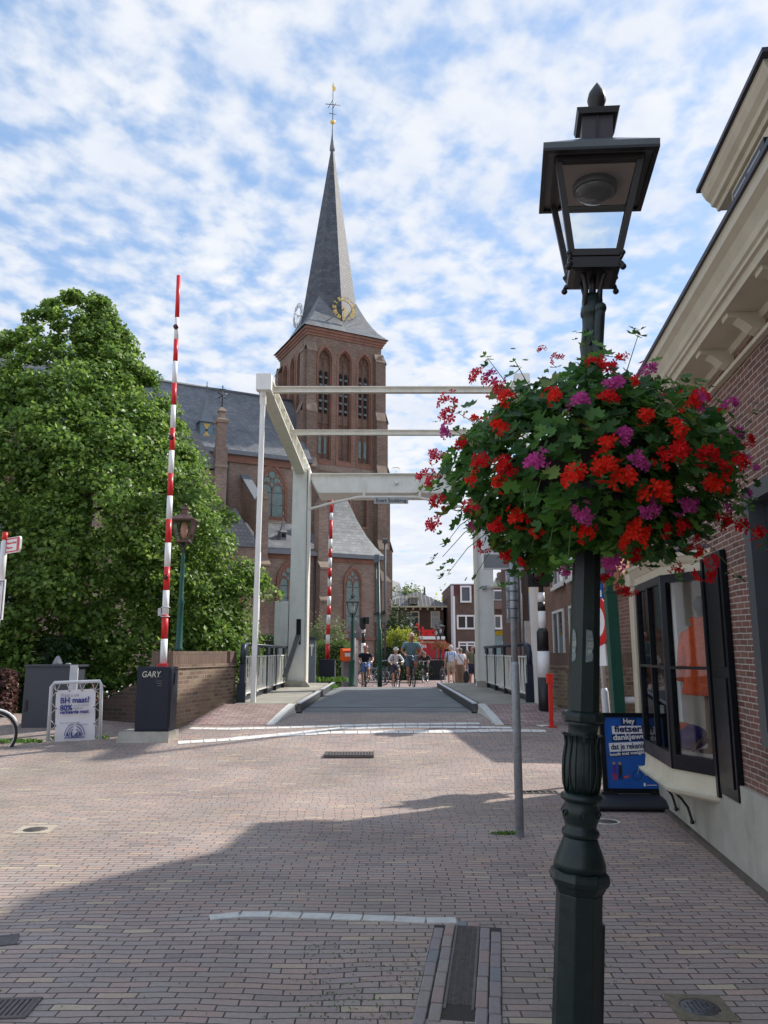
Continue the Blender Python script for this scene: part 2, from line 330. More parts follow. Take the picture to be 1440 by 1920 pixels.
# ------------------------------------------------------------ ground
pave_stops = [(0, (.28, .23, .215)), (.22, (.39, .30, .265)), (.45, (.34, .29, .27)), (.68, (.42, .30, .255)), (.85, (.37, .315, .285)), (.95, (.45, .32, .255)), (1, (.50, .42, .31))]
paving = brickmat('clinker_paving', pave_stops, (.065, .055, .05), bw=.185, bh=.059, ms=.0042, wave=.24, wscale=.42, bump=.9, dist=.008, rowshift=.05, src='Object', stain=(.24, .225, .16), stainamt=.45, stscale=.35, rough=.8, msm=.35, grain=.1)
paving_side = brickmat('walk_paving', [(0, (.30, .20, .19)), (.5, (.36, .25, .235)), (1, (.42, .31, .285))], (.08, .065, .06), bw=.175, bh=.085, ms=.006, wave=.05, src='Object', stain=(.2, .17, .12), stscale=.7, rough=.85, msm=.3)
asphalt = mat('asphalt', (.13, .135, .14), .9, var=.22, scale=2.5, bump=.5, bscale=120)
earth = mat('earth', (.09, .10, .05), .95, var=.3, bump=.4)
def ground_sheet(name, xs, ys, m, dz=0.0, zf=None):
    v = [(x, y, (zf or gz)(x, y)+dz) for y in ys for x in xs]; nx = len(xs)
    f = [(j*nx+i, j*nx+i+1, (j+1)*nx+i+1, (j+1)*nx+i) for j in range(len(ys)-1) for i in range(nx-1)]
    o = raw_mesh(name, v, f, m, smooth=True); o['kind'] = 'structure'; return o
xs = sorted(set([-60, -30, -16] + [round(-10+.5*i, 2) for i in range(41)] + [16, 30, 60]))
ground_sheet('road', xs, [-12, -6, -2]+[round(.25*i, 3) for i in range(0, 59)], paving)
ground_sheet('street', [-80, -40, -20, -10, -6, -3, 0, 3, 6, 10, 20, 40, 80], [24.3+i*.5 for i in range(0, 30)]+[42, 50, 60, 80, 120, 200, 600], paving_side, -.02)
bank = MB(); bank.box(-80, -3.1, 14.52, 24.3, -2.5, -1.6); bank.box(3.2, 80, 14.52, 24.3, -2.5, -1.6); bank.box(-3.1, 3.2, 14.52, 24.3, -2.5, -1.6)
o = bank.build('canal_bed', earth); o['kind'] = 'structure'
wm = mat('canal_water', (.02, .03, .025), .08, var=.1, bump=.15, bscale=6)
wb = MB(); wb.add([(-80, 14.5, -1.0), (80, 14.5, -1.0), (80, 24.3, -1.0), (-80, 24.3, -1.0)], [(0, 1, 2, 3)]); o = wb.build('water', wm); o['kind'] = 'structure'
qw = MB(); qw.box(-80, 80, 14.5, 14.6, -2.4, -.01); o = qw.build('quay_near', stone); o['kind'] = 'structure'; o.name = 'near_quay_face'
qw = MB(); qw.box(-80, 80, 24.2, 24.3, -2.4, -.05); o = qw.build('far_quay_face', stone); o['kind'] = 'structure'
# ------------------------------------------------------------ paving details
def draped(pts, w, dz=.006, seg=.25, mb=None, thick=0):
    mb = mb or MB(); pts = [Vector(p) for p in pts]; q = []
    for a, b in zip(pts, pts[1:]):
        k = max(1, int((b-a).length/seg)); q += [a.lerp(b, i/k) for i in range(k)]
    q.append(pts[-1]); vs = []
    for i, p in enumerate(q):
        d = q[min(i+1, len(q)-1)]-q[max(i-1, 0)]; d.z = 0; d.normalize(); nrm = Vector((-d.y, d.x, 0))
        for s_ in (-1, 1):
            e = p+nrm*s_*w/2; vs.append((e.x, e.y, gz(e.x, e.y)+dz))
    return mb.add(vs, [(2*i, 2*i+1, 2*i+3, 2*i+2) for i in range(len(q)-1)])
linem = mat('white_road_paint', (.72, .70, .66), .8, var=.25, scale=9, bump=.3, bscale=40)
def gline(name, label, pxs, w, group=None):
    pts = [ground(*p) for p in pxs]
    mb = MB(); 
    for a, b in zip(pts, pts[1:]):
        k = max(1, int((b-a).length/.19))
        for i in range(k): draped([a.lerp(b, (i+.025)/k), a.lerp(b, (i+.975)/k)], w*random.uniform(.86, 1.05), mb=mb, seg=1)
    o = mb.build(name, linem, fixn=False); o['kind'] = 'structure'; return o
gline('road_marking', '', [(333, 1393), (430, 1387), (520, 1379), (620, 1374), (720, 1373), (830, 1372), (940, 1370), (1024, 1371)], .20)
gline('road_marking', '', [(356, 1366), (430, 1367), (520, 1365), (640, 1361), (760, 1358), (900, 1357)], .16)
gline('road_marking', '', [(440, 1385), (520, 1378), (640, 1366), (760, 1363), (900, 1364), (960, 1365)], .16)
gline('road_marking', '', [(925, 1357), (960, 1353), (1000, 1352)], .2)
gline('road_marking', '', [(1006, 1357), (1024, 1362)], .2)
kerbm = mat('kerb_stone', (.60, .60, .56), .85, var=.15, scale=12, bump=.4, bscale=80)
t = thing('kerb_band', 'curved row of pale kerb blocks set flush in the brick road, ending at the drain', 'kerb', ground(625, 1722))
kp = [(392, 1722), (450, 1716), (507, 1715.5), (565, 1718), (622, 1719.5), (680, 1722), (740, 1724), (799, 1727), (857, 1727)]
kg = [ground(*p) for p in kp]
for a, b in zip(kg, kg[1:]):
    mb = MB(Matrix.Translation(-t.location)); d = (b-a); c = (a+b)/2; mb.cbox((c.x, c.y, c.z-.03), (d.length-.008, .092, .075), rz=atan2(d.y, d.x)); mb.build('kerb_block', kerbm, t, bevel=.004)
# drain channel
g0 = ground(877, 1738); g1 = ground(857, 1918); dd = (g1-g0).normalized(); ang = atan2(dd.y, dd.x)+pi/2
t = thing('drain_channel', 'long cast iron drain grating framed by two brick rows in the foreground', 'drain', g0, ang)
irn = mat('rusty_iron', (.15, .13, .125), .65, metal=.3, var=.3, scale=30, bump=.2)
Wd = .112; Ld = 1.05
mb = MB(); mb.box(-Wd/2-.012, -Wd/2, -Ld, 0, -.04, .006).box(Wd/2, Wd/2+.012, -Ld, 0, -.04, .006); mb.build('frame', irn, t)
mb = MB(); mb.box(-Wd/2, Wd/2, -Ld, 0, -.05, -.02); mb.build('channel_floor', mat('drain_dark', (.012, .012, .012), .9), t)
for gi in range(2):
    mb = MB(); y0 = -.5*gi-.004; y1 = y0-.492
    k = 0; y = y0-.006
    while y > y1:
        o_ = .006 if k % 2 else 0
        for j, (xa, xb) in enumerate(((-.5, -.3), (-.27, -.07), (.07, .27), (.3, .5))):
            oo = .0045 if j % 2 else 0
            mb.box(xa*Wd, xb*Wd, y-oo-.0045, y-oo, -.02, .004)
        sg = 1 if k % 2 else -1
        mb.bar((-.07*Wd*sg, y, 0), (.07*Wd*sg, y-.011, 0), .004, .008)
        y -= .0115; k += 1
    for xc in (-.5, -.285, -.07, .07, .285, .5): mb.box(xc*Wd-.0015, xc*Wd+.0015, y1, y0, -.018, .002)
    mb.box(-Wd/2, Wd/2, y0-.003, y0, -.02, .004)
    mb.build('grating', irn, t)
brickpal = [mat('clinker_'+c, col, .8, var=.12, scale=30, bump=.3) for c, col in (('purple', (.28, .24, .235)), ('red', (.34, .25, .225)), ('grey', (.22, .225, .23)), ('buff', (.31, .265, .24)))]
for side in (-1, 1):
    mb = MB()
    for row in range(2):
        y = .0 if side < 0 else -.02; y -= .05*row
        while y > -Ld-.05:
            L_ = .168; xc = side*(Wd/2+.016+.028+row*.060)
            mb.mi = random.choice([0, 0, 0, 0, 1, 2, 3, 3]); mb.cbox((xc+random.uniform(-.002, .002), y-L_/2, -.03+random.uniform(0, .003)), (.054, L_-.008, .075), rz=random.uniform(-.015, .015)); y -= L_
    mb.build('brick_edging', brickpal, t, bevel=.006)
mb = MB(); mb.mi = 2; mb.cbox((-.036, .045, -.03), (.066, .07, .072)); mb.mi = 1; mb.cbox((.036, .045, -.03), (.066, .07, .072)); mb.build('end_bricks', brickpal, t, bevel=.006)
bedm = mat('joint_sand', (.05, .045, .04), .95)
mb = MB(); mb.box(-Wd/2-.135, Wd/2+.135, -Ld-.1, .01, -.06, .0005); mb.build('bedding', bedm, t)
def manhole(px, py, r, label, square=True, rim=kerbm, rz=0.0, plate=irn):
    g = ground(px, py); t = thing('manhole_cover', label, 'manhole cover', g, rz, 'round iron covers in the paving')
    if square:
        mb = MB(); mb.plate([(-r*1.45, -r*1.45), (r*1.45, -r*1.45), (r*1.45, r*1.45), (-r*1.45, r*1.45)], [[(r*cos(a*pi/12), r*sin(a*pi/12)) for a in range(24)]], -.006, .006)
        for i, v_ in enumerate(mb.v): mb.v[i] = (v_[0], v_[2], v_[1]-.001)
    else:
        mb = MB(); mb.plate([(r*1.2*cos(a*pi/16), r*1.2*sin(a*pi/16)) for a in range(32)], [[(r*cos(a*pi/12), r*sin(a*pi/12)) for a in range(24)]], -.006, .006)
        for i, v_ in enumerate(mb.v): mb.v[i] = (v_[0], v_[2], v_[1]-.001)
    mb.build('surround', rim, t)
    mb = MB(); mb.lathe([(0, .003), (r*.97, .003), (r*.97, -.01)], 28)
    for k in range(-3, 4):
        for j in range(-3, 4):
            if k*k+j*j < 10: mb.box(k*r*.24-r*.06, k*r*.24+r*.06, j*r*.24-r*.03, j*r*.24+r*.03, .003, .007)
    mb.build('lid', plate, t); return t
manhole(66, 1556, .105, 'small round iron cover in a pale square surround at the left of the road', rim=stone, rz=.1)
manhole(1138, 1541, .10, 'round iron cover with white ring beside the blue board base', square=False)
manhole(1312, 1890, .088, 'grey round cover in a worn square frame in the bottom right paving', rim=mat('worn_cement', (.2, .17, .12), .9, var=.3, scale=20, bump=.4), rz=-.05, plate=mat('worn_cover', (.13, .13, .135), .55, metal=.2, var=.3, scale=40, bump=.2))
def grate(px, py, w, d, label, rz=0, n=9):
    g = ground(px, py); t = thing('storm_drain', label, 'drain', g, rz, 'iron drain grates in the brick paving')
    mb = MB(); mb.box(-w/2, w/2, -d/2, -d/2+.02, -.03, .007).box(-w/2, w/2, d/2-.02, d/2, -.03, .007).box(-w/2, -w/2+.02, -d/2+.02, d/2-.02, -.03, .007).box(w/2-.02, w/2, -d/2+.02, d/2-.02, -.03, .007); mb.build('frame', irn, t)
    mb = MB(); mb.box(-w/2+.02, w/2-.02, -d/2+.02, d/2-.02, -.03, .001); mb.build('pit', bpy.data.materials['drain_dark'], t)
    mb = MB()
    for i in range(n): x = -w/2+.02+(w-.04)*(i+.5)/n; mb.box(x-.009, x+.009, -d/2+.02, d/2-.02, -.02, .006)
    mb.build('grating', irn, t)
grate(656, 1410, .70, .72, 'wide slatted drain grate in the middle of the brick road before the bridge', n=16)
grate(-4, 1766, .20, .16, 'small dark drain grate at the left edge of the frame', rz=.35)
grate(8, 1892, .26, .2, 'larger drain grate sunk in the bottom left corner', rz=.05)
grate(1012, 1486, .42, .2, 'flat rectangular cover plate in the paving by the grey pole', n=5)
# weeds
grassm = leafmat('weed_green', [(0, (.05, .13, .02)), (.6, (.11, .24, .04)), (1, (.2, .33, .08))], transl=.3)
def tuft_arrays(n, spread, h, w=.006, flat=.6):
    V = []; Fs = []
    for i in range(n):
        a = random.uniform(0, 2*pi); r = spread[0]*sqrt(random.random()); b = random.uniform(0, 2*pi)
        x = r*cos(a); y = r*sin(a)*spread[1]/spread[0]; hh = h*random.uniform(.4, 1); l = hh*flat*random.uniform(.2, 1.2)
        dx, dy = cos(b)*l, sin(b)*l; nx, ny = -sin(b)*w, cos(b)*w; k = len(V)
        V += [(x-nx, y-ny, 0), (x+nx, y+ny, 0), (x+dx*.5+nx, y+dy*.5+ny, hh*.75), (x+dx*.5-nx, y+dy*.5-ny, hh*.75), (x+dx, y+dy, hh*.8)]
        Fs += [(k, k+1, k+2, k+3), (k+3, k+2, k+4, k+4)]
    return V, Fs
def tuft(loc, n, spread, h, label, w=.006, name='weed_tuft', cat='weeds', group=None, kind=None):
    V, Fs = tuft_arrays(n, spread, h, w)
    me = bpy.data.meshes.new(name); me.from_pydata(V, [], [tuple(dict.fromkeys(f)) for f in Fs]); me.materials.append(grassm)
    o = bpy.data.objects.new(name, me); C.objects.link(o); o.location = loc; tag(o, label, cat, group, kind); return o
tuft(ground(946, 1564), 160, (.12, .05), .035, 'patch of grass at the foot of the grey sign pole', w=.004)
tuft(ground(404, 1322), 120, (.3, .08), .2, 'green weeds growing at the foot of the left brick parapet', w=.012)
tuft(ground(150, 1385), 150, (.5, .08), .07, 'low weeds between the banner frame and the grey cabinet', w=.014)
tuft(ground(20, 1392), 260, (.5, .12), .07, 'grass strip beside the bicycle wheel at the left edge', w=.012)
# tiny joint weeds and litter: uncountable
V = []; Fs = []
for i in range(520):
    px = random.uniform(0, 1400); py = random.uniform(1560, 1918)
    if random.random() < .5: px = random.uniform(560, 860); py = random.uniform(1770, 1915)
    g = ground(px, py); r = random.uniform(.002, .006)
    v_, f_ = tuft_arrays(4, (r, r), .008, .002); k = len(V); V += [(a+g.x, b+g.y, c+g.z+.001) for a, b, c in v_]; Fs += [tuple(dict.fromkeys(j+k for j in f)) for f in f_]
me = bpy.data.meshes.new('joint_moss'); me.from_pydata(V, [], Fs); me.materials.append(grassm); o = bpy.data.objects.new('joint_moss', me); C.objects.link(o); tag(o, kind='stuff', label='specks of moss and weeds in the brick joints', cat='moss')
V = []; Fs = []
for i in range(90):
    g = ground(random.choice([random.uniform(1120, 1440), random.uniform(200, 1440)]), random.uniform(1500, 1915)); r = random.uniform(.003, .008); k = len(V); a = random.uniform(0, 3)
    V += [(g.x+r*cos(a+q*2.1), g.y+r*sin(a+q*2.1), g.z+.004+(.004 if q == 0 else 0)) for q in range(3)]; Fs.append((k, k+1, k+2))
me = bpy.data.meshes.new('fallen_petals'); me.from_pydata(V, [], Fs); me.materials.append(mat('petal_litter', (.6, .45, .42), .7)); o = bpy.data.objects.new('fallen_petals', me); C.objects.link(o); tag(o, kind='stuff', label='scattered pale petals and crumbs on the paving', cat='petals')
# ------------------------------------------------------------ brick shop on the right
shopbrick = brickmat('shop_brick', [(0, (.12, .055, .042)), (.5, (.17, .075, .055)), (.85, (.22, .105, .075)), (1, (.14, .08, .065))], (.46, .41, .36), bw=.155, bh=.043, ms=.0045, wave=.03, wscale=1.6, bump=.8, dist=.006, stain=(.16, .09, .07), stainamt=.4, stscale=.9, msm=.2, grain=.2)
slope = .125; wa = math.atan(slope)
shop = thing('brick_shop', 'red brick shop with cream cornice and black framed bay window on the right', 'building', (1.835, 0, 0), -wa)
# local: +y along the street, wall plane x = 0, building towards +x
def sy(Y): return Y/cos(wa)      # local y for a world depth on the wall
ROT = Matrix.Rotation(-pi/2, 4, 'Z')   # plate xz -> faces -x : plate x runs along -y
PL = Matrix(((0, 1, 0, 0), (1, 0, 0, 0), (0, 0, 1, 0), (0, 0, 0, 1)))   # (x along wall, y depth) -> local (x=depth, y=along)
y_end = sy(8.45)
mb = MB(PL)
w2 = [(sy(1.6), .95), (sy(5.12), .95), (sy(5.12), 2.62), (sy(1.6), 2.62)]
bayh = [(sy(6.22), .66), (sy(7.93), .66), (sy(7.93), 2.28), (sy(6.22), 2.28)]
mb.plate([(-6, .62), (y_end, .62), (y_end, 3.75), (-6, 3.75)], [w2, bayh], 0, .28)
mb.build('wall', shopbrick, shop)
mb = MB(); mb.box(-.035, .28, -6, y_end, -.2, .62); mb.build('plinth', plinthm, shop)
mb = MB(); mb.box(-.075, -.035, -6, y_end, -.01, .035); mb.build('kerb_strip', mat('mossy_strip', (.12, .10, .08), .95, var=.3, bump=.3), shop)
mb = MB(); mb.box(.0, .3, y_end, sy(9.4), 2.35, 3.75).box(.28, 6, sy(9.4), sy(9.4)+.25, 0, 3.75).box(5.8, 6, -6, sy(9.4), 0, 8).box(.28, 6, -6.2, -6, 0, 8); mb.build('wall', shopbrick, shop)
# display window near the right edge of the frame
mb = MB(PL); mb.plate(w2, [[(sy(1.72), 1.05), (sy(5.0), 1.05), (sy(5.0), 2.52), (sy(1.72), 2.52)]], -.05, .12); fr = mb.build('window', mat('grey_frame', (.06, .07, .08), .4), shop)
mb = MB(PL); mb.box(sy(1.72), sy(5.0), .05, .07, 1.05, 2.52); mb.build('pane', glass, fr)
# recessed shop door behind the bay, with cream posts
mb = MB()
mb.box(-.04, .12, y_end, y_end+.16, 0, 2.35).box(-.06, .14, y_end-.01, y_end+.18, -.01, .14)
mb.box(-.06, .16, sy(9.0), sy(9.0)+.24, 0, 2.45).box(-.09, .18, sy(9.0)-.03, sy(9.0)+.27, 2.3, 2.5).box(-.08, .17, sy(9.0)-.02, sy(9.0)+.26, -.01, .3)
mb.box(-.02, .2, y_end+.16, sy(9.0), 2.2, 2.35)
mb.build('door_surround', shopcream, shop, bevel=.006)
mb = MB(); mb.box(.45, .5, y_end+.02, sy(9.0)+.2, 0, 2.3); dd_ = mb.build('door', blackgloss, shop)
mb = MB(); mb.box(.44, .449, y_end+.18, sy(9.0)-.08, .9, 2.1); mb.build('door_glass', glass, dd_)
mb = MB(); mb.box(-.02, .5, y_end+.16, sy(9.0), -.02, .06); mb.build('doorstep', mat('blue_step', (.2, .22, .25), .7), shop)
# cornice: profile in (x,z), swept along y
prof = [(0, 3.62), (-.03, 3.62), (-.05, 3.66), (-.30, 3.67), (-.31, 3.72), (-.335, 3.725), (-.335, 3.75), (-.355, 3.76), (-.365, 3.80), (-.40, 3.86), (-.445, 3.89), (-.45, 3.935), (-.455, 3.955), (0.25, 3.955)]
mb = MB(); mb.prism([(x*.84 if x < 0 else x, z) for x, z in prof], -6, sy(9.62)); mb.build('cornice', shopcream, shop)
mb = MB(); mb.box(-.40, .2, -6, sy(9.65), 3.955, 3.985); mb.build('gutter_edge', mat('lead_edge', (.03, .028, .05), .5), shop)
k = 0; y = -1.0
while y < sy(9.4):
    mb = MB(Matrix.Translation((0, y, 0))); pr = [(-.002, 3.668), (-.275, 3.668), (-.27, 3.64), (-.2, 3.632), (-.15, 3.60), (-.10, 3.56), (-.05, 3.545), (-.002, 3.545)]
    mb.prism([(x*.84, z) for x, z in pr], 0, .11); mb.build('bracket', shopcream, shop); y += .62
mb = MB(); mb.box(-.045, -.002, -6, sy(9.4), 3.50, 3.53); mb.build('moulding', shopcream, shop)
# mansard roof; steep form and height shaped to cast the foreground shade
slates = brickmat('roof_slate', [(0, (.05, .055, .065)), (.5, (.075, .08, .09)), (1, (.10, .105, .115))], (.03, .03, .035), bw=.26, bh=.2, ms=.006, bump=.5, dist=.01, rough=.55, stain=(.13, .13, .12), stainamt=.4, stscale=.8)
tiles = brickmat('roof_tile', [(0, (.10, .055, .04)), (1, (.16, .08, .055))], (.04, .03, .03), bw=.25, bh=.28, ms=.02, bump=1, dist=.03)
mb = MB(); mb.prism([(.10, 3.98), (1.35, 6.9), (4.6, 7.5), (6.0, 3.98)], -6, sy(9.35)); mb.build('roof', slates, shop)
# dormer with its own deep cornice
dm0, dm1 = sy(4.22), sy(5.02)
mb = MB(); mb.box(.03, 2.2, dm0, dm1, 3.99, 4.79); mb.build('dormer', shopcream, shop)
mb = MB(); dp = [(.028, 4.80), (.01, 4.80), (.0, 4.83), (-.03, 4.84), (-.04, 4.87), (-.07, 4.90), (-.09, 4.94), (-.10, 4.98), (.028, 4.98)]
mb.prism(dp, dm0-.26, dm1+.26); mb.box(.029, 2.2, dm0-.25, dm1+.25, 4.80, 4.979); dc = mb.build('dormer_cornice', shopcream, shop)
mb = MB(); mb.box(-.125, 2.3, dm0-.32, dm1+.29, 4.98, 5.01); mb.build('lead_edge', bpy.data.materials['lead_edge'], dc)
for (a, b) in ((.12, .88),):
    ya = dm0+(dm1-dm0)*a; yb = dm0+(dm1-dm0)*b; mb = MB(); mb.box(.0, .028, ya, yb, 4.15, 4.72); w_ = mb.build('window', blackgloss, shop)
    mb = MB(); mb.box(-.008, -.001, ya+.05, (ya+yb)/2-.02, 4.2, 4.42).box(-.008, -.001, (ya+yb)/2+.02, yb-.05, 4.2, 4.42).box(-.008, -.001, ya+.05, (ya+yb)/2-.02, 4.46, 4.67).box(-.008, -.001, (ya+yb)/2+.02, yb-.05, 4.46, 4.67); mb.build('pane', glassmat('sky_glass', (.1, .12, .14)), w_)
dispw = mat('display_white', (.80, .76, .70), .6, var=.05)
# ------ bay window
A = (0.0, sy(6.20)); B = (-.25, sy(6.62)); Cc = (-.25, sy(7.70)); D = (0.0, sy(7.95))
bay = [A, B, Cc, D]
def seg_frame(a, b):
    d = Vector((b[0]-a[0], b[1]-a[1], 0)); l = d.length; d.normalize(); nrm = Vector((-d.y, d.x, 0))
    return Matrix(((d.x, nrm.x, 0, a[0]), (d.y, nrm.y, 0, a[1]), (0, 0, 1, 0), (0, 0, 0, 1))), l
Z0, Z1 = .60, 2.20
bw_ = None
for i, (a, b) in enumerate(zip(bay, bay[1:])):
    M, l = seg_frame(a, b); mb = MB(M); fw = .05
    holes = []
    cols = 1 if i != 1 else 2
    zm = 1.42
    for c_ in range(cols):
        xa = fw+(l-2*fw)*c_/cols+(.012 if c_ else 0); xb = fw+(l-2*fw)*(c_+1)/cols-(.012 if c_ < cols-1 else 0)
        holes += [[(xa, Z0+.12), (xb, Z0+.12), (xb, zm-.012), (xa, zm-.012)], [(xa, zm+.012), (xb, zm+.012), (xb, Z1-.07), (xa, Z1-.07)]]
    mb.plate([(0, Z0), (l, Z0), (l, Z1), (0, Z1)], holes, -.03, .03); f_ = mb.build('bay_frame', blackgloss, shop)
    mb = MB(M); mb.box(.02, l-.02, -.004, .004, Z0+.1, Z1-.05); mb.build('pane', clear, f_)
for q_ in (B, Cc): mb = MB(); mb.tube([(q_[0], q_[1], Z0), (q_[0], q_[1], Z1)], .034, 8); mb.build('corner_post', blackgloss, shop)
def ring(mb, off0, off1, z0, z1):
    """polygonal band around the bay"""
    def offp(o): return [(.0, A[1]-o*1.1), (B[0]-o, B[1]-o*.45), (Cc[0]-o, Cc[1]+o*.45), (.0, D[1]+o*1.1)]
    lo = offp(off0); hi = offp(off1); vs = [(x, y, z0) for x, y in lo]+[(x, y, z1) for x, y in hi]
    mb.add(vs, [(0, 1, 5, 4), (1, 2, 6, 5), (2, 3, 7, 6), (3, 2, 1, 0), (4, 5, 6, 7), (0, 4, 7, 3)])
mb = MB(); ring(mb, -.035, -.035, .661, .70); mb.box(.001, .5, sy(6.3), sy(7.87), .661, .70); mb.build('display_floor', dispw, shop)
mb = MB(); ring(mb, .03, .015, .47, Z0); ring(mb, .075, .085, .425, .452); ring(mb, .085, .03, .452, .471); ring(mb, .03, .075, .40, .4249); mb.build('bay_sill', shopcream, shop)
mb = MB(); ring(mb, .02, .03, Z1, Z1+.07); ring(mb, .035, .09, Z1+.071, Z1+.13); ring(mb, .10, .11, Z1+.131, Z1+.165); mb.build('bay_cornice', shopcream, shop)
mb = MB(); ring(mb, .115, .02, Z1+.166, Z1+.21); mb.build('bay_roof', bpy.data.materials['lead_edge'], shop)
for yb in (sy(6.95), sy(7.5)):
    mb = MB(); pts = [(-.30, yb, .40), (-.24, yb, .36), (-.15, yb, .27), (-.09, yb, .17), (-.065, yb, .06), (-.06, yb, -.0+.02)]; pts = [(x*.9-.01, y_, z) for x, y_, z in pts]
    mb.tube([(x, y_, .10+z*.78) for x, y_, z in pts], .011, 6); mb.ball((-.062, yb, .115), .02, 8, 6); mb.build('scroll_bracket', black, shop)
# black shutter folded against the wall
mb = MB(); mb.box(-.05, -.005, sy(5.68), sy(6.10), .50, 2.30); sh = mb.build('shutter', blackgloss, shop, bevel=.005)
mb = MB(); mb.box(-.062, -.0501, sy(5.73), sy(6.05), .58, 1.36).box(-.062, -.0501, sy(5.73), sy(6.05), 1.44, 2.22); mb.build('shutter_panel', blackgloss, sh, bevel=.004)
mb = MB(); mb.box(-.06, -.01, sy(6.12), sy(6.17), .46, 2.28); mb.build('shutter_post', blackgloss, shop)
# inside of the bay


mb = MB(); mb.box(.5, .55, sy(6.2), sy(8.0), .5, 2.4).box(.005, .9, sy(7.88), sy(7.928), .701, 2.279).box(.29, .9, sy(6.14), sy(6.18), .7, 2.4).box(.29, .9, sy(6.2), sy(7.9), 2.3, 2.4); mb.build('display_backdrop', dispw, shop)
mb = MB(); mb.box(.05, .09, sy(7.5), sy(7.65), .701, 2.28); mb.build('display_board', plainwhite, shop)
# mannequin
mx, my = .10, sy(6.85)
W = Matrix.Translation((1.835, 0, 0)) @ Matrix.Rotation(-wa, 4, 'Z')
mn = thing('mannequin', 'dark wooden mannequin wearing an orange coat in the bay window', 'mannequin', W @ Vector((mx, my, .70)), -wa-.9)
mb = MB(); mb.lathe([(0, .0), (.09, .0), (.085, .02), (.02, .04), (.018, .45), (.03, .5), (.05, .62)], 12); 
for a in (0, 2.1, 4.2): mb.tube([(0, 0, .13), (.09*cos(a), .09*sin(a), .09), (.15*cos(a), .15*sin(a), .01)], [.014, .016, .012], 6)
mb.build('stand', wood, mn)
mb = MB(); mb.lathe([(.035, 1.10), (.032, 1.16), (.03, 1.19), (.045, 1.21), (.052, 1.25), (.048, 1.30), (.02, 1.335), (0, 1.34)], 12); mb.build('head', mat('dark_bronze', (.045, .028, .025), .45), mn)
coat = mat('orange_tweed', (.80, .10, .012), .9, var=.25, scale=45, bump=.6, bscale=130)
mb = MB(); mb.lathe([(.20, .48), (.215, .50), (.19, .62), (.155, .76), (.16, .86), (.175, .94), (.165, 1.01), (.12, 1.065), (.06, 1.09), (.05, 1.09)], 20, sq=.72); mb.build('coat', coat, mn)
mb = MB(); mb.lathe([(.06, 1.07), (.085, 1.085), (.10, 1.14), (.085, 1.15), (.06, 1.11)], 14, sq=.85); mb.build('collar', coat, mn)
mb = MB()
for s_ in (-1, 1): mb.tube([(s_*.16, 0, 1.01), (s_*.205, .02, .88), (s_*.215, .0, .74), (s_*.20, -.05, .60)], [.055, .06, .055, .045], 10)
mb.build('sleeve', coat, mn)
cush = thing('cushion', 'round blue and orange cushion on the floor of the bay window', 'cushion', W @ Vector((-.02, sy(7.05), .70)))
mb = MB(); mb.ball((0, 0, .11), (.17, .15, .11), 16, 10); mb.build('cushion_body', mat('blue_felt', (.03, .02, .22), .9), cush)
mb = MB(); mb.ball((-.05, .03, .125), (.15, .14, .11), 14, 10); mb.build('orange_panel', mat('orange_felt', (.7, .12, .03), .9), cush)
# ------------------------------------------------------------ church
chb = brickmat('church_brick', [(0, (.21, .15, .12)), (.5, (.265, .19, .15)), (1, (.33, .24, .19))], (.24, .195, .16), bw=.24, bh=.08, ms=.008, bump=.4, dist=.01, stain=(.15, .10, .08), stainamt=.4, stscale=.18, grain=.15)
redb = brickmat('red_church_brick', [(0, (.23, .115, .08)), (1, (.31, .165, .12))], (.17, .09, .06), bw=.24, bh=.08, ms=.008, bump=.4, dist=.01, stain=(.13, .055, .04), stainamt=.4, stscale=.3)
twb = brickmat('tower_brick', [(0, (.175, .12, .092)), (.5, (.225, .155, .115)), (1, (.285, .20, .15))], (.15, .115, .095), bw=.24, bh=.08, ms=.008, bump=.4, dist=.01, stain=(.07, .045, .038), stainamt=.5, stscale=.25)
chst = mat('weathered_stone', (.25, .19, .15), .9, var=.25, scale=2, bump=.2)
chslate = brickmat('church_slate', [(0, (.12, .13, .145)), (.5, (.15, .16, .175)), (1, (.19, .20, .215))], (.06, .065, .075), bw=.3, bh=.22, ms=.012, bump=.5, dist=.015, rough=.5, stain=(.24, .24, .235), stainamt=.5, stscale=.45, grain=.25)
spslate = brickmat('spire_slate', [(0, (.05, .055, .07)), (.5, (.068, .075, .09)), (1, (.095, .10, .115))], (.035, .04, .05), bw=.35, bh=.28, ms=.015, bump=.5, dist=.015, rough=.6, stain=(.13, .13, .135), stainamt=.45, stscale=.8)
louv = mat('louvre', (.17, .20, .20), .7, var=.2); dark = mat('dark_opening', (.012, .012, .014), .9); leadg = mat('lead_gutter', (.16, .18, .20), .6, var=.15)
CHO = Vector((-6.11, 58, 0)); TH = R(27)
ch = thing('church', 'large brick church with a tall slate spire, gilt clock and pointed windows beyond the bridge', 'church', CHO, TH)
S = 6.6; ZE = 27.2
tower = None
mb = MB(); mb.box(.45, S-.45, .45, S-.45, 0, ZE-.3); mb.build('tower_core', twb, ch)
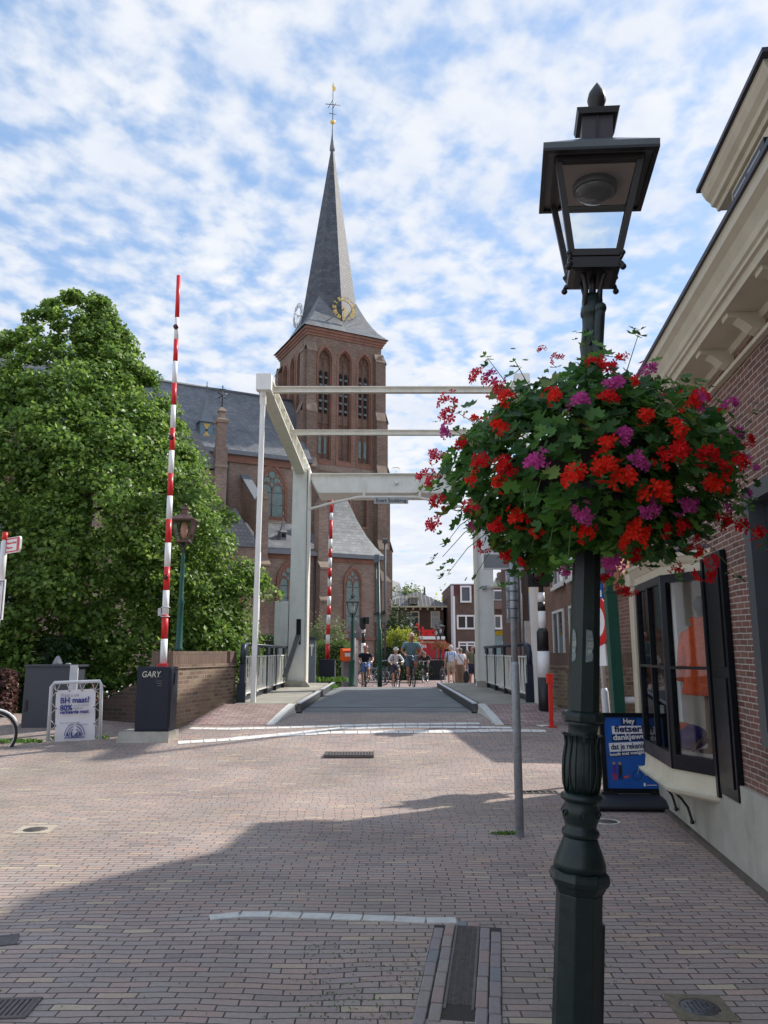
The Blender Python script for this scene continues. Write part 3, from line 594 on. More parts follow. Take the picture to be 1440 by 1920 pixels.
# tower faces: local face frame fx runs along the wall, y=0 outer plane, +y inwards
faces = [Matrix(), Matrix.Translation((0, S, 0)) @ Matrix.Rotation(-pi/2, 4, 'Z'), Matrix.Translation((S, 0, 0)) @ Matrix.Rotation(pi/2, 4, 'Z'), Matrix.Translation((S, S, 0)) @ Matrix.Rotation(pi, 4, 'Z')]
xc3 = [1.55, 3.3, 5.05]
for fi, Mf in enumerate(faces):
    holes = [arch(x, 1.22, 16.2, 24.75, k=1.0) for x in xc3]
    mb = MB(Mf); hw = [arch(x, 1.46, 16.0, 24.75, k=.98) for x in xc3]
    mb.plate([(.02, 10.2), (S-.02, 10.2), (S-.02, ZE-.35), (.02, ZE-.35)], hw+[arch(x, 1.1, 11.2, 13.6) for x in (1.8, 3.3, 4.8)], 0, .44); mb.build('tower_wall', twb, ch)
    mb = MB(Mf); mb.box(.02, S-.02, .01, .44, 0, 10.2); mb.build('tower_wall', twb, ch)
    if fi > 2: continue
    for x in xc3:
        mb = MB(Mf); mb.plate(arch(x, 1.46, 16.0, 24.75, k=.98), [arch(x, 1.14, 16.35, 24.75, k=.98)], -.05, .30); mb.plate(arch(x, 1.14, 16.35, 24.75, k=.98), [arch(x, .98, 16.5, 24.75, k=.98)], .10, .34); rib = mb.build('arch_moulding', redb, ch)
        mb = MB(Mf); mb.tube([(x, .30, 16.5), (x, .30, 24.4)], .045, 6)
        for s_ in (-1, 1):
            mb.tube([(x+s_*.49, .3, 24.3), (x+s_*.42, .3, 24.75), (x+s_*.25, .3, 25.05), (x+s_*.08, .3, 24.75), (x, .3, 24.3)], .035, 5); mb.tube([(x+s_*.49, .3, 18.7), (x+s_*.4, .3, 19.1), (x+s_*.25, .3, 19.3), (x+s_*.08, .3, 19.1), (x, .3, 18.7)], .035, 5)
            mb.tube([(x, .3, 24.85), (x+s_*.24, .3, 25.2), (x, .3, 25.6)], .035, 5)
        mb.tube([(x-.5, .28, 19.45), (x+.5, .28, 19.45)], .05, 5)
        mb.build('tracery', redb, ch)
        for s_ in (-1, 1):
            xx = x+s_*.235
            mb = MB(Mf); mb.prism(arch(xx, .26, 20.35, 23.65), .36, .43); lo = mb.build('louvre_opening', dark, ch)
            mb = MB(Mf)
            for k in range(5): z = 20.55+k*.66; mb.add([(xx-.12, .26, z), (xx+.12, .26, z), (xx+.12, .42, z+.34), (xx-.12, .42, z+.34)], [(0, 1, 2, 3)])
            mb.build('louvres', louv, lo)
            if x != 3.3:
                mb = MB(Mf); mb.prism(arch(xx, .22, 16.95, 18.2), .36, .43); mb.build('small_opening', pale_glass, ch)
    mb = MB(Mf); mb.box(-.15, S+.15, -.16, -.001, 15.45, 15.7); mb.add([(-.1, -.14, 15.7), (S+.1, -.14, 15.7), (S+.1, 0.05, 16.15), (-.1, 0.05, 16.15)], [(0, 1, 2, 3)]); mb.box(-.08, S+.08, -.09, -.001, 15.2, 15.44); mb.build('string_course', chst, ch)
    for x in (1.8, 3.3, 4.8):
        mb = MB(Mf); mb.plate(arch(x, 1.3, 11.1, 13.6), [arch(x, 1.0, 11.3, 13.6)], -.04, .25); mb.build('arch_moulding', redb, ch)
# buttresses at every corner, stepped
def buttress(Mf, x0, w):
    mb = MB(Mf)
    for z0, z1, pr in ((0, 9.5, .95), (9.5, 15.6, .75), (15.6, 20.1, .55), (20.1, 25.2, .36)):
        mb.box(x0, x0+w, -pr, 0, z0, z1); mb.prism([(x0, z1), (x0+w, z1), (x0+w/2, z1+.55)] if z1 > 24 else [(x0, z1), (x0+w, z1), (x0+w, z1+.02), (x0, z1+.02)], -pr*.999, -.002)
    mb.build('buttress', twb, ch)
    for z1, pr, pn in ((9.5, .95, .75), (15.6, .75, .55), (20.1, .55, .36), (25.2, .36, .05)):
        mb = MB(Mf); mb.add([(x0-.05, -pr-.06, z1), (x0+w+.05, -pr-.06, z1), (x0+w+.05, -pn, z1+.75), (x0-.05, -pn, z1+.75), (x0-.05, -pr-.06, z1-.1), (x0+w+.05, -pr-.06, z1-.1)], [(0, 1, 2, 3), (4, 5, 1, 0), (0, 3, 4), (1, 5, 2)]); mb.build('buttress_cap', chst, ch)
for Mf in faces[:3]:
    buttress(Mf, -.12, .78); buttress(Mf, S-.66, .78)
# cornice
mb = MB()
for k, (o_, z0, z1) in enumerate(((.10, 26.55, 26.75), (.2, 26.75, 26.95), (.32, 26.95, 27.18))): mb.box(-o_, S+o_, -o_, S+o_, z0, z1-.002)
mb.build('tower_cornice', redb, ch)
# spire: octagon with vertices on diagonals and face centres, broached flared skirt
c0 = S/2; E = S/2+.48
def octv(z, R_): return [Vector((c0+R_*cos(k*pi/4), c0+R_*sin(k*pi/4), z)) for k in range(8)]
ZA = 47.0; zb = 28.0; Rb = 2.78
def RZ(z): return Rb*(ZA-z)/(ZA-zb)
mb = MB(); lv = [zb, 30, 33, 36, 40, 44, ZA-.6]
for a, b in zip(lv, lv[1:]):
    va, vb = octv(a, RZ(a)), octv(b, RZ(b))
    for k in range(8): mb.add([va[k], va[(k+1) % 8], vb[(k+1) % 8], vb[k]], [(0, 1, 2, 3)])
mb.build('spire', spslate, ch)
mb = MB()
zt, zm_ = 30.9, 28.45
for k in range(4):
    a0 = k*pi/2-pi/2; # face centre direction
    fc = Vector((cos(a0), sin(a0), 0)); sdv = Vector((-sin(a0), cos(a0), 0)); ctr = Vector((c0, c0, 0))
    Acr = ctr+fc*E-sdv*E+Vector((0, 0, 27.18)); Bcr = ctr+fc*E+sdv*E+Vector((0, 0, 27.18)); Mc = ctr+fc*(RZ(zm_)+.02)+Vector((0, 0, zm_))
    TA = ctr+(fc-sdv).normalized()*(RZ(zt)+.03)+Vector((0, 0, zt)); TB = ctr+(fc+sdv).normalized()*(RZ(zt)+.03)+Vector((0, 0, zt))
    def flare(p, q, t):      # curved line from eaves corner up to the apex
        r = p.lerp(q, t); r.z -= .55*sin(pi*t)*(1 if q.z > 29 else .3); return r
    n_ = 6; la = [flare(Acr, TA, i/n_) for i in range(n_+1)]; lb = [flare(Bcr, TB, i/n_) for i in range(n_+1)]
    mid = [flare((Acr+Bcr)/2, Mc, i/n_) for i in range(n_+1)]
    vs = la+mid+lb; m_ = n_+1
    fs = [(i, m_+i, m_+i+1, i+1) for i in range(n_)]+[(m_+i, 2*m_+i, 2*m_+i+1, m_+i+1) for i in range(n_)]
    mb.add(vs, fs)
mb.build('spire_skirt', chslate, ch)
mb = MB(); mb.lathe([(.22, 46.0), (.26, 46.2), (.16, 46.9), (.08, 47.6), (.05, 48.3), (.04, 49.0)], 8, c=(c0, c0, 0)); mb.build('lead_cap', leadg, ch)
mb = MB(); mb.ball((c0, c0, 48.9), (.24, .24, .18), 12, 8); mb.build('ball_finial', gold, ch)
mb = MB(); mb.tube([(c0, c0, 48.9), (c0, c0, 52.2)], .035, 6); mb.tube([(c0-.75, c0, 50.5), (c0+.75, c0, 50.9)], .035, 6); mb.tube([(c0-.35, c0, 49.7), (c0+.35, c0, 49.8)], .03, 6); mb.tube([(c0-.45, c0, 50.2), (c0, c0, 51.2)], .03, 6); mb.tube([(c0+.35, c0, 51.1), (c0, c0, 50.3)], .03, 6); mb.build('iron_cross', dgrey, ch)
mb = MB(); mb.add([(c0-.05, c0, 52.1), (c0+.22, c0+.03, 52.2), (c0+.25, c0, 52.5), (c0+.08, c0, 52.6), (c0-.02, c0, 53.0), (c0-.08, c0+.03, 52.6)], [(0, 1, 2, 3, 4, 5)]); o = mb.build('weathercock', gold, ch); sm_ = o.modifiers.new('s', 'SOLIDIFY'); sm_.thickness = .05
# clocks: skeleton dials standing in front of the spire
def clock(Mf, inkm):
    cl = None; zc = 29.55; yc = -.05 if True else 0
    Mc = Mf @ Matrix.Translation((S/2, .35, zc))
    mb = MB(Mc)
    for rr in (1.04, .72): mb.tube([(rr*cos(a*pi/16), 0, rr*sin(a*pi/16)) for a in range(33)], .018, 5, caps=False)
    for a in (0, 1, 2, 3): mb.tube([(.7*cos(a*pi/2), 0, .7*sin(a*pi/2)), (1.06*cos(a*pi/2), 0, 1.06*sin(a*pi/2))], .014, 4)
    mb.tube([(0, 0, 0), (0, 1.6, 0)], .05, 6)
    cl = mb.build('clock_dial', dgrey, ch)
    rom = ['XII', 'I', 'II', 'III', 'IIII', 'V', 'VI', 'VII', 'VIII', 'IX', 'X', 'XI']
    for k, r_ in enumerate(rom):
        a = -k*pi/6; M = Mc @ Matrix.Rotation(-a, 4, 'Y') @ Matrix.Translation((0, -.04, .72))
        text(r_, .46, inkm, cl, M, 'numeral', bold=.010, ext=.02, width={1: .12}.get(len(r_), .09+.085*len(r_)))
    mb = MB(Mc); 
    for ang, ln, w_ in ((R(180), .92, .06), (R(137), .62, .08)):
        M0 = mb.M; mb.M = Mc @ Matrix.Rotation(ang, 4, 'Y'); mb.prism([(-w_*.4, -.22), (w_*.4, -.22), (w_*.5, 0), (w_*.7, ln*.7), (0, ln), (-w_*.7, ln*.7), (-w_*.5, 0)], -.09, -.06); mb.M = M0
    mb.build('clock_hand', inkm, cl)
clock(faces[0], gold); clock(faces[1], mat('silvered', (.6, .6, .58), .35, metal=.2))
# nave
NX0 = -34
mb = MB(); mb.box(NX0, 0, -1.2, 7.8, 0, 15.3)
mb.build('nave_wall', chb, ch)
ridge = 21.9
mb = MB(); mb.prism([(0, 0)], 0, 0) if False else None
def roof_prism(x0, x1, pts, m, name):
    """pts in (y,z), extruded along x"""
    n = len(pts); vs = [(x0, y, z) for y, z in pts]+[(x1, y, z) for y, z in pts]
    mb = MB(); mb.add(vs, [tuple(range(n)), tuple(range(2*n-1, n-1, -1))]+[(j, (j+1) % n, (j+1) % n+n, j+n) for j in range(n)]); return mb.build(name, m, ch)
roof_prism(NX0-.2, -.02, [(-1.55, 15.75), (3.3, ridge), (8.15, 15.75)], chslate, 'nave_roof')
mb = MB(); mb.box(NX0, 0, -1.75, -1.21, 15.55, 15.85); mb.build('gutter', leadg, ch)
mb = MB(); mb.box(NX0, -.01, -1.38, -1.201, 15.05, 15.54); mb.build('eaves_course', redb, ch)
mb = MB(); mb.tube([(NX0, 3.3, ridge+.05), (0, 3.3, ridge+.05)], .12, 6); mb.build('ridge', leadg, ch)
def trac_window(cx, y, w, z0, zs, parent=ch, lights=2, sill=True):
    hh = zs
    mb = MB(); mb.plate(arch(cx, w*1.34, z0-.25, zs), [arch(cx, w*1.12, z0, zs)], y-.14, y-.003); mb.plate(arch(cx, w*1.12, z0-.02, zs), [arch(cx, w*.96, z0, zs)], y-.08, y-.003); fr = mb.build('window', redb, parent)
    mb = MB(); mb.prism(arch(cx, w*1.0, z0, zs), y-.05, y-.01); mb.build('pane', pale_glass, fr)
    mb = MB(); t_ = .045; yy = y-.07
    mb.tube([(cx, yy, z0), (cx, yy, zs+.1)], t_, 5)
    for s_ in (-1, 1):
        mb.tube([(cx+s_*w*.48, yy, zs-.15), (cx+s_*w*.44, yy, zs+w*.12), (cx+s_*w*.25, yy, zs+w*.3), (cx+s_*w*.06, yy, zs+w*.12), (cx, yy, zs-.15)], t_, 5)
    rr = w*.17
    for (ox, oz) in ((0, .62), (-.22, .36), (.22, .36)):
        mb.tube([(cx+ox*w+rr*cos(a*pi/6), yy, zs+oz*w+rr*sin(a*pi/6)) for a in range(13)], t_*.8, 5, caps=False)
    mb.build('tracery', redb, fr)
    mb = MB(); nb = max(2, int((zs-z0)/.85))
    for i in range(1, nb+1): mb.tube([(cx-w*.48, yy+.01, z0+(zs-z0)*i/(nb+.3)), (cx+w*.48, yy+.01, z0+(zs-z0)*i/(nb+.3))], .022, 4)
    mb.build('glazing_bar', dgrey, fr)
    if sill:
        mb = MB(); mb.add([(cx-w*.62, y-.22, z0-.5), (cx+w*.62, y-.22, z0-.5), (cx+w*.55, y-.05, z0), (cx-w*.55, y-.05, z0), (cx-w*.62, y, z0-.5), (cx+w*.62, y, z0-.5)], [(0, 1, 2, 3), (0, 3, 4), (1, 5, 2), (4, 5, 1, 0)]); mb.build('sill', chst, fr)
for cx_ in (-3.05, -9.6, -15.6, -21.6): trac_window(cx_, -1.2, 1.75, 11.3, 13.35)
# aisle
mb = MB(); mb.box(-30, -.35, -5.2, -1.21, 0, 8.0); mb.build('aisle_wall', chb, ch)
roof_prism(-30, -.35, [(-5.45, 8.25), (-1.21, 10.9), (-1.21, 8.25)], chslate, 'aisle_roof')
mb = MB(); mb.box(-30, -.36, -5.65, -5.21, 8.02, 8.3); mb.build('gutter', leadg, ch)
mb = MB(); mb.box(-30, -.36, -5.3, -5.201, 7.75, 8.01); mb.build('eaves_course', redb, ch)
mb = MB(); mb.box(-30, 3.9, -5.34, -5.2, 2.35, 2.6); mb.build('plinth_course', redb, ch)
for cx_ in (-3.07, -7.2, -13.5, -19.5): trac_window(cx_, -5.2, 1.25, 3.4, 6.2)
# aisle roof ventilator (little slate turret)
def turret(x, y, z, s, m1, wall, cols=None):
    mb = MB(); mb.box(x-.5*s, x+.5*s, y-.45*s, y+1.2*s, z, z+1.5*s); tt = mb.build('roof_turret', wall, ch)
    mb = MB(); mb.lathe([(.95*s, 1.5*s), (.62*s, 1.85*s), (.36*s, 2.5*s), (.16*s, 3.4*s), (.0, 4.3*s)], 4, c=(x, y, z), rot=pi/4, flat=True); mb.build('turret_roof', m1, tt)
    mb = MB(); mb.tube([(x, y, z+4.1*s), (x, y, z+5.0*s)], .04*s, 5); mb.ball((x, y, z+4.55*s), .12*s, 8, 6); mb.build('turret_finial', leadg, tt)
    if cols:
        mb = MB(); mb.prism([(x-.3*s, z+1.4*s), (x+.3*s, z+1.4*s), (x+.04*s, z+.95*s), (x-.04*s, z+.95*s)], y-.475*s, y-.455*s); mb.prism([(x-.04*s, z+.75*s), (x+.04*s, z+.75*s), (x+.34*s, z+.3*s), (x-.34*s, z+.3*s)], y-.475*s, y-.455*s); mb.build('painted_shutter', cols, tt)
        mb = MB(); mb.prism([(x-.1*s, z+.85*s), (x, z+.95*s), (x+.1*s, z+.85*s), (x, z+.75*s)], y-.49*s, y-.476*s); mb.box(x-.42*s, x+.42*s, y-.47*s, y-.452*s, z+.02*s, z+.2*s); mb.build('shutter_hole', dark, tt)
    else:
        mb = MB(); mb.box(x-.35*s, x+.35*s, y-.47*s, y-.452*s, z+.6*s, z+1.3*s); mb.build('vent_hole', dark, tt)
turret(-7.9, -.15, 16.6, .92, leadg, mat('turret_blue', (.12, .20, .24), .6), mat('shutter_ochre', (.55, .36, .10), .6))
turret(-3.0, -3.7, 9.15, .42, leadg, leadg)
# nave/aisle buttresses with flying slabs
for i, bx in enumerate((-5.1, -.75, -11.6, -17.6)):
    mb = MB(); mb.box(bx-.38, bx+.38, -6.15, -5.2, 0, 7.2); mb.box(bx-.36, bx+.36, -5.75, -4.9, 7.2, 11.6); mb.prism([(bx-.42, 11.6), (bx+.42, 11.6), (bx, 12.4)], -5.8, -4.9); mb.build('buttress', chb, ch)
    for z1, a_, b_ in ((2.6, 6.35, 6.1), (5.0, 6.3, 6.0), (7.2, 6.3, 5.7)): mb = MB(); mb.add([(bx-.42, -a_, z1-.12), (bx+.42, -a_, z1-.12), (bx+.42, -a_, z1), (bx-.42, -a_, z1), (bx+.42, -b_, z1+.5), (bx-.42, -b_, z1+.5)], [(0, 1, 2, 3), (3, 2, 4, 5), (0, 3, 5), (1, 4, 2)]); mb.build('buttress_cap', chst, ch)
    if i != 1:
        mb = MB(); yz = [(-5.0, 9.2), (-1.2, 11.2), (-1.2, 14.0), (-5.0, 11.5)]; n_ = 4
        mb.add([(bx-.2, y, z) for y, z in yz]+[(bx+.2, y, z) for y, z in yz], [(0, 1, 2, 3), (7, 6, 5, 4)]+[(j, (j+1) % 4, (j+1) % 4+4, j+4) for j in range(4)]); mb.build('flying_buttress', chb, ch)
        mb = MB(); mb.add([(bx-.34, -5.1, 11.55), (bx+.34, -5.1, 11.55), (bx+.34, -1.2, 14.2), (bx-.34, -1.2, 14.2)], [(0, 1, 2, 3)]); o = mb.build('buttress_coping', leadg, ch); q = o.modifiers.new('s', 'SOLIDIFY'); q.thickness = .12
# baptistery chapel with steep pyramid roof against the tower
mb = MB(); mb.box(-.35, 3.9, -5.2, -.001, 0, 8.0); mb.build('chapel_wall', chb, ch)
mb = MB(); ap = (1.75, -2.4, 14.5); e = .28; bz = 8.25; vs = [(-.35-e, -5.2-e, bz), (3.9+e, -5.2-e, bz), (3.9+e, 0, bz), (-.35-e, 0, bz), ap]
for k in range(4):
    a_, b_ = Vector(vs[k]), Vector(vs[(k+1) % 4]); p_ = Vector(ap); r_ = []
    for i in range(6):
        t_ = i/5; l_ = a_.lerp(p_, t_); q_ = b_.lerp(p_, t_); dz_ = -.85*sin(pi*t_); l_.z += dz_; q_.z += dz_; r_.append((l_, q_))
    for i in range(5): mb.add([r_[i][0], r_[i][1], r_[i+1][1], r_[i+1][0]], [(0, 1, 2, 3)])
mb.build('chapel_roof', brickmat('pale_slate', [(0, (.20, .21, .21)), (1, (.29, .30, .295))], (.12, .12, .12), bw=.4, bh=.25, ms=.014, bump=.5, dist=.015, rough=.6, stain=(.34, .35, .34), stainamt=.5, stscale=.8), ch)
mb = MB(); mb.box(-.349, 3.9+.35, -5.6, -5.201, 8.02, 8.3).box(3.901, 4.25, -5.2, 0, 8.02, 8.3); mb.build('gutter', leadg, ch)
mb = MB(); mb.box(-.34, 3.9, -5.3, -5.201, 7.72, 8.0); mb.build('eaves_course', redb, ch)
trac_window(1.72, -5.2, 1.05, 3.0, 6.3)
mb = MB(); mb.box(3.9, 4.6, -5.5, -4.7, 0, 6.5); mb.add([(3.85, -5.55, 6.5), (4.7, -5.55, 6.5), (4.7, -4.65, 6.5), (3.85, -4.65, 6.5), (3.85, -5.1, 7.5)], [(0, 1, 4), (1, 2, 4), (2, 3, 4), (3, 0, 4)]); mb.build('buttress', chb, ch)
# transept with pinnacle
mb = MB(); mb.box(-16, -8.35, -6.6, -1.2, 0, 13.0); mb.build('transept_wall', chb, ch)
mb = MB(); vs = [(-16.2, -6.7, 13.1), (-8.2, -6.7, 13.1), (-8.2, 0, 13.1), (-16.2, 0, 13.1), (-12.2, -6.7, 17.6), (-12.2, 0, 17.6)]
mb.add(vs, [(0, 4, 5, 3), (1, 2, 5, 4), (0, 1, 4)]); mb.build('transept_roof', chslate, ch)
mb = MB(); mb.box(-8.75, -8.0, -6.9, -6.2, 0, 14.6).box(-8.68, -8.1, -6.85, -6.25, 14.6, 16.2); mb.build('pinnacle', chb, ch)
mb = MB(); mb.lathe([(.55, 16.2), (.58, 16.4), (.35, 16.5), (.25, 16.9), (.4, 17.0), (.1, 17.3)], 4, c=(-8.39, -6.55, 0), rot=pi/4, flat=True); mb.box(-8.8, -7.95, -6.95, -6.15, 13.2, 13.4); mb.build('pinnacle_cap', chst, ch)
mb = MB(); mb.tube([(-8.39, -6.55, 17.2), (-8.39, -6.55, 18.8)], .04, 5)
for a, b in (((-.3, 17.9), (.3, 18.3)), ((-.3, 18.3), (.3, 17.9)), ((-.22, 18.5), (.22, 18.6))): mb.tube([(-8.39+a[0], -6.55, a[1]), (-8.39+b[0], -6.55, b[1])], .035, 5)
mb.build('pinnacle_cross', black, ch)
# low sacristy half hidden by the tree
mb = MB(); mb.box(-9.5, -6.3, -8.6, -5.2, 0, 7.9); mb.build('sacristy_wall', chb, ch)
mb = MB(); mb.add([(-9.6, -8.7, 7.9), (-6.15, -8.7, 7.9), (-6.15, -5.2, 7.9), (-9.6, -5.2, 7.9), (-7.9, -8.7, 10.3), (-7.9, -5.2, 10.3)], [(0, 4, 5, 3), (1, 2, 5, 4), (0, 1, 4)]); mb.build('sacristy_roof', chslate, ch)
mb = MB(); mb.plate(arch(-7.9, 1.3, 4.4, 6.1), [arch(-7.9, 1.0, 4.6, 6.1)], -8.75, -8.61); f_ = mb.build('window', redb, ch); mb = MB(); mb.prism(arch(-7.9, 1.0, 4.6, 6.1), -8.66, -8.62); mb.build('pane', glass, f_)
# drain pipes
mb = MB()
for (x, y, z0, z1) in ((-6.4, -1.32, 8.5, 15.1), (-1.2, -5.32, 0, 8.0), (3.5, -5.32, 0, 8.0)): mb.tube([(x, y, z0), (x, y, z1)], .06, 6)
mb.build('downpipe', dgrey, ch)
# ------------------------------------------------------------ drawbridge
DZ = .46; Y0, Y1 = 14.62, 24.4; BX = .04
rb = MB(); rb.box(-1.62, 1.70, Y0, Y1, DZ-.25, DZ)
br = thing('drawbridge', 'white balance drawbridge with navy railings and a grey deck over the canal', 'drawbridge', (BX, Y0, 0))
def bmb(): return MB(Matrix.Translation((-BX, -Y0, 0)))
deckm = mat('bridge_asphalt', (.19, .20, .205), .85, var=.2, scale=1.6, bump=.5, bscale=160, streak=0)
mb = bmb(); mb.box(-1.52, 1.62, Y0+.02, Y1, DZ-.3, DZ+.005); mb.build('roadway', deckm, br)
mb = bmb(); mb.box(-1.52, 1.62, Y0+1.0, Y0+1.03, DZ+.006, DZ+.011).box(-1.52, 1.62, Y0+.02, Y0+.06, DZ+.006, DZ+.012); mb.build('deck_joint', dgrey, br)
walkm = brickmat('walkway_planks', [(0, (.30, .28, .24)), (.5, (.35, .33, .28)), (1, (.40, .37, .31))], (.14, .13, .11), bw=2.6, bh=1.1, ms=.008, src='Object', bump=.4, stain=(.24, .22, .16), stscale=1.0)
for s_ in (-1, 1):
    xa, xb = (-2.78, -1.72) if s_ < 0 else (1.80, 2.86)
    mb = bmb(); mb.box(xa, xb, Y0+.1, Y1, DZ-.3, DZ+.14); mb.build('walkway', walkm, br)
    mb = bmb(); x = -1.61 if s_ < 0 else 1.71
    mb.box(min(x, x+s_*-.07), max(x, x+s_*-.07), Y0-.02, Y1, DZ+.0, DZ+.145); kb_ = mb.build('steel_kerb', dgrey, br)
    mb = bmb(); mb.box(min(x, x+s_*-.08), max(x+.005, x+s_*-.08), Y0-.022, Y1+.002, DZ+.146, DZ+.165); mb.build('kerb_flange', lsteel, kb_)
slatm = mat('white_slats', (.82, .81, .75), .5, var=.08)
for s_ in (-1, 1):
    rx = -2.72 if s_ < 0 else 2.80
    ra, rbk = 15.15, 24.2; n_ = 6; top = DZ+1.23
    r_ = None
    mb = bmb(); mb.tube([(rx, ra+.25, top), (rx, rbk, top-.03)], .035, 8); mb.tube([(rx, ra+.25, top), (rx, ra+.02, top-.04), (rx, ra-.05, top-.15), (rx, ra-.06, top-.42)], .055, 8); mb.box(rx-.05, rx+.05, ra-.12, ra+.02, DZ-.25, top-.38)
    mb.box(rx-.09, rx+.07, ra-.10, ra-.02, DZ-.25, DZ+.5)
    r_ = mb.build('railing', navy, br)
    ps = [ra+(rbk-ra)*i/n_ for i in range(n_+1)]
    for i, y in enumerate(ps):
        mb = bmb(); mb.box(rx-.03, rx+.03, y-.022, y+.022, DZ-.02, top-.02); mb.prism([(rx-.03-s_*0, DZ-.25), (rx+.03, DZ-.25), (rx+.03+.16*(s_ > 0), DZ-.25), (rx+.03, DZ+.25), (rx-.03, DZ+.25), (rx-.03-.16*(s_ < 0), DZ-.25)], y-.01, y+.01); mb.build('post', navy, r_)
    for i in range(n_):
        ya, yb = ps[i]+.03, ps[i+1]-.03; mb = bmb(); zb0, zt0 = DZ+.30, DZ+.98
        mb.box(rx-.018, rx+.018, ya, yb, zb0-.03, zb0).box(rx-.018, rx+.018, ya, yb, zt0, zt0+.028)
        k = 11
        for j in range(k):
            y = ya+.03+(yb-ya-.06)*j/(k-1); y2 = min(yb-.02, max(ya+.02, y+random.uniform(-.13, .13))); mb.bar((rx, y, zb0), (rx, y2, zt0), .014, .034)
        mb.build('slat_panel', slatm, r_)
        mb = bmb(); mb.tube([(rx, ya, DZ+.10), (rx, yb, DZ+.10)], .03, 6); mb.build('lower_tube', steel, r_)
        mb = bmb(); ym = (ya+yb)/2; mb.box(rx-.022, rx+.022, ya+.02, ya+.34, DZ+1.03, top-.03); mb.build('top_spacer', navy, r_)
        mb = bmb(); mb.box(rx+s_*.05-.01, rx+s_*.05+.01, ya, yb, DZ-.25, DZ+.22); mb.build('toe_plate', navy, r_)
mb = bmb(); mb.box(-2.80, -2.74, Y0+.5, Y1, DZ-.5, DZ+.02).box(2.84, 2.90, Y0+.5, Y1, DZ-.5, DZ+.02); mb.build('edge_girder', navy, br)
# portal columns (far end of the leaf)
YC = 22.0
for s_ in (-1, 1):
    cxx = -2.43 if s_ < 0 else 2.88
    cw = .23
    mb = bmb(); mb.add([(cxx-cw-.02, YC-.28, DZ-.3), (cxx+cw, YC-.28, DZ-.3), (cxx+cw, YC+.28, DZ-.3), (cxx-cw-.02, YC+.28, DZ-.3), (cxx-cw+.02, YC-.22, 6.85), (cxx+cw-.03, YC-.22, 6.85), (cxx+cw-.03, YC+.22, 6.85), (cxx-cw+.02, YC+.22, 6.85)], [(0, 3, 2, 1), (4, 5, 6, 7), (0, 1, 5, 4), (1, 2, 6, 5), (2, 3, 7, 6), (3, 0, 4, 7)])
    mb.box(cxx-cw-.03, cxx+cw+.01, YC-.27, YC+.27, 6.75, 6.93)
    col_ = mb.build('column', white, br, bevel=.015)
    mb = bmb(); sx = -s_; xi = cxx+sx*cw
    mb.box(min(xi, xi+sx*.05), max(xi, xi+sx*.05), YC-.30, YC+.30, DZ-.2, 6.8); mb.build('flange', cream, col_)
    if s_ < 0:
        mb = bmb(); mb.box(cxx-cw-.42, cxx-cw-.03, YC-.2, YC+.7, DZ-.3, 2.95); mb.build('machinery_box', white, br, bevel=.01)
        mb = bmb(); mb.box(cxx-.02, cxx+.11, YC-.287, YC-.281, 1.75, 2.45); mb.build('slot', dark, col_)
        mb = bmb(); mb.bar((cxx+.05, YC-.34, 2.0), (cxx-.18, YC-1.3, .9), .14, .05); mb.build('rack_bar', dgrey, col_)
    mb = bmb(); mb.prism([(cxx-.3, DZ+.14), (cxx+.3+.12*(s_ < 0), DZ+.14), (cxx+.28, DZ+.3), (cxx-.28-.06, DZ+.3)], YC-.45, YC-.29); mb.build('foot', concrete, col_)
# balance beams: I girders from the tip (near) to the pivot
YT = 15.05
for s_ in (-1, 1):
    cxx = -2.44 if s_ < 0 else 2.82
    mb = bmb(); a = cxx; zt1, zt2 = 7.10, 7.20; zb1, zb2 = 6.80, 6.62
    def slab(x0, x1, za1, za2, zc1, zc2, ya=YT, yb=YC+1.2):
        vs = [(x0, ya, za1), (x1, ya, za1), (x1, yb, za2), (x0, yb, za2), (x0, ya, zc1), (x1, ya, zc1), (x1, yb, zc2), (x0, yb, zc2)]
        mb.add(vs, [(0, 3, 2, 1), (4, 5, 6, 7), (0, 1, 5, 4), (1, 2, 6, 5), (2, 3, 7, 6), (3, 0, 4, 7)])
    slab(a-.14, a+.14, zt1-.03, zt2-.03, zt1, zt2); slab(a-.14, a+.14, zb1, zb2, zb1+.03, zb2+.03); slab(a-.12, a-.09, zb1+.03, zb2+.03, zt1-.03, zt2-.03)
    for k in range(9):
        y = YT+.6+k*.82; mb.box(a-.09, a+.13, y-.012, y+.012, 6.82-.02*k, 7.08+.01*k)
    be = mb.build('balance_beam', cream, br)
    mb = bmb(); mb.box(a-.16, a+.15, YT-.16, YT+.02, 6.78, 7.13); mb.build('beam_tip', white, be, bevel=.01)
    # lift rod
    xo = a-.03 if s_ < 0 else a+.03
    mb = bmb(); mb.bar((xo, YT-.02, 6.55), (xo-.03+(.10 if s_ > 0 else 0), YT+.03, DZ-.28), .095, .075); rod = mb.build('lift_rod', white, br)
    mb = bmb(); mb.box(xo-.06, xo+.06, YT-.06, YT+.04, 6.5, 6.8); mb.tube([(xo, YT-.075, 6.68), (xo, YT+.05, 6.68)], .03, 8); mb.build('shackle', cream, rod)
for y, z, h in ((15.55, 7.0, .13), (18.85, 7.02, .13)):
    mb = bmb(); mb.box(-2.35, 2.74, y-.06, y+.06, z-h/2, z-h/2+.015).box(-2.35, 2.74, y-.06, y+.06, z+h/2-.015, z+h/2).box(-2.35, 2.74, y+.02, y+.04, z-h/2, z+h/2); mb.build('cross_beam', cream, br)
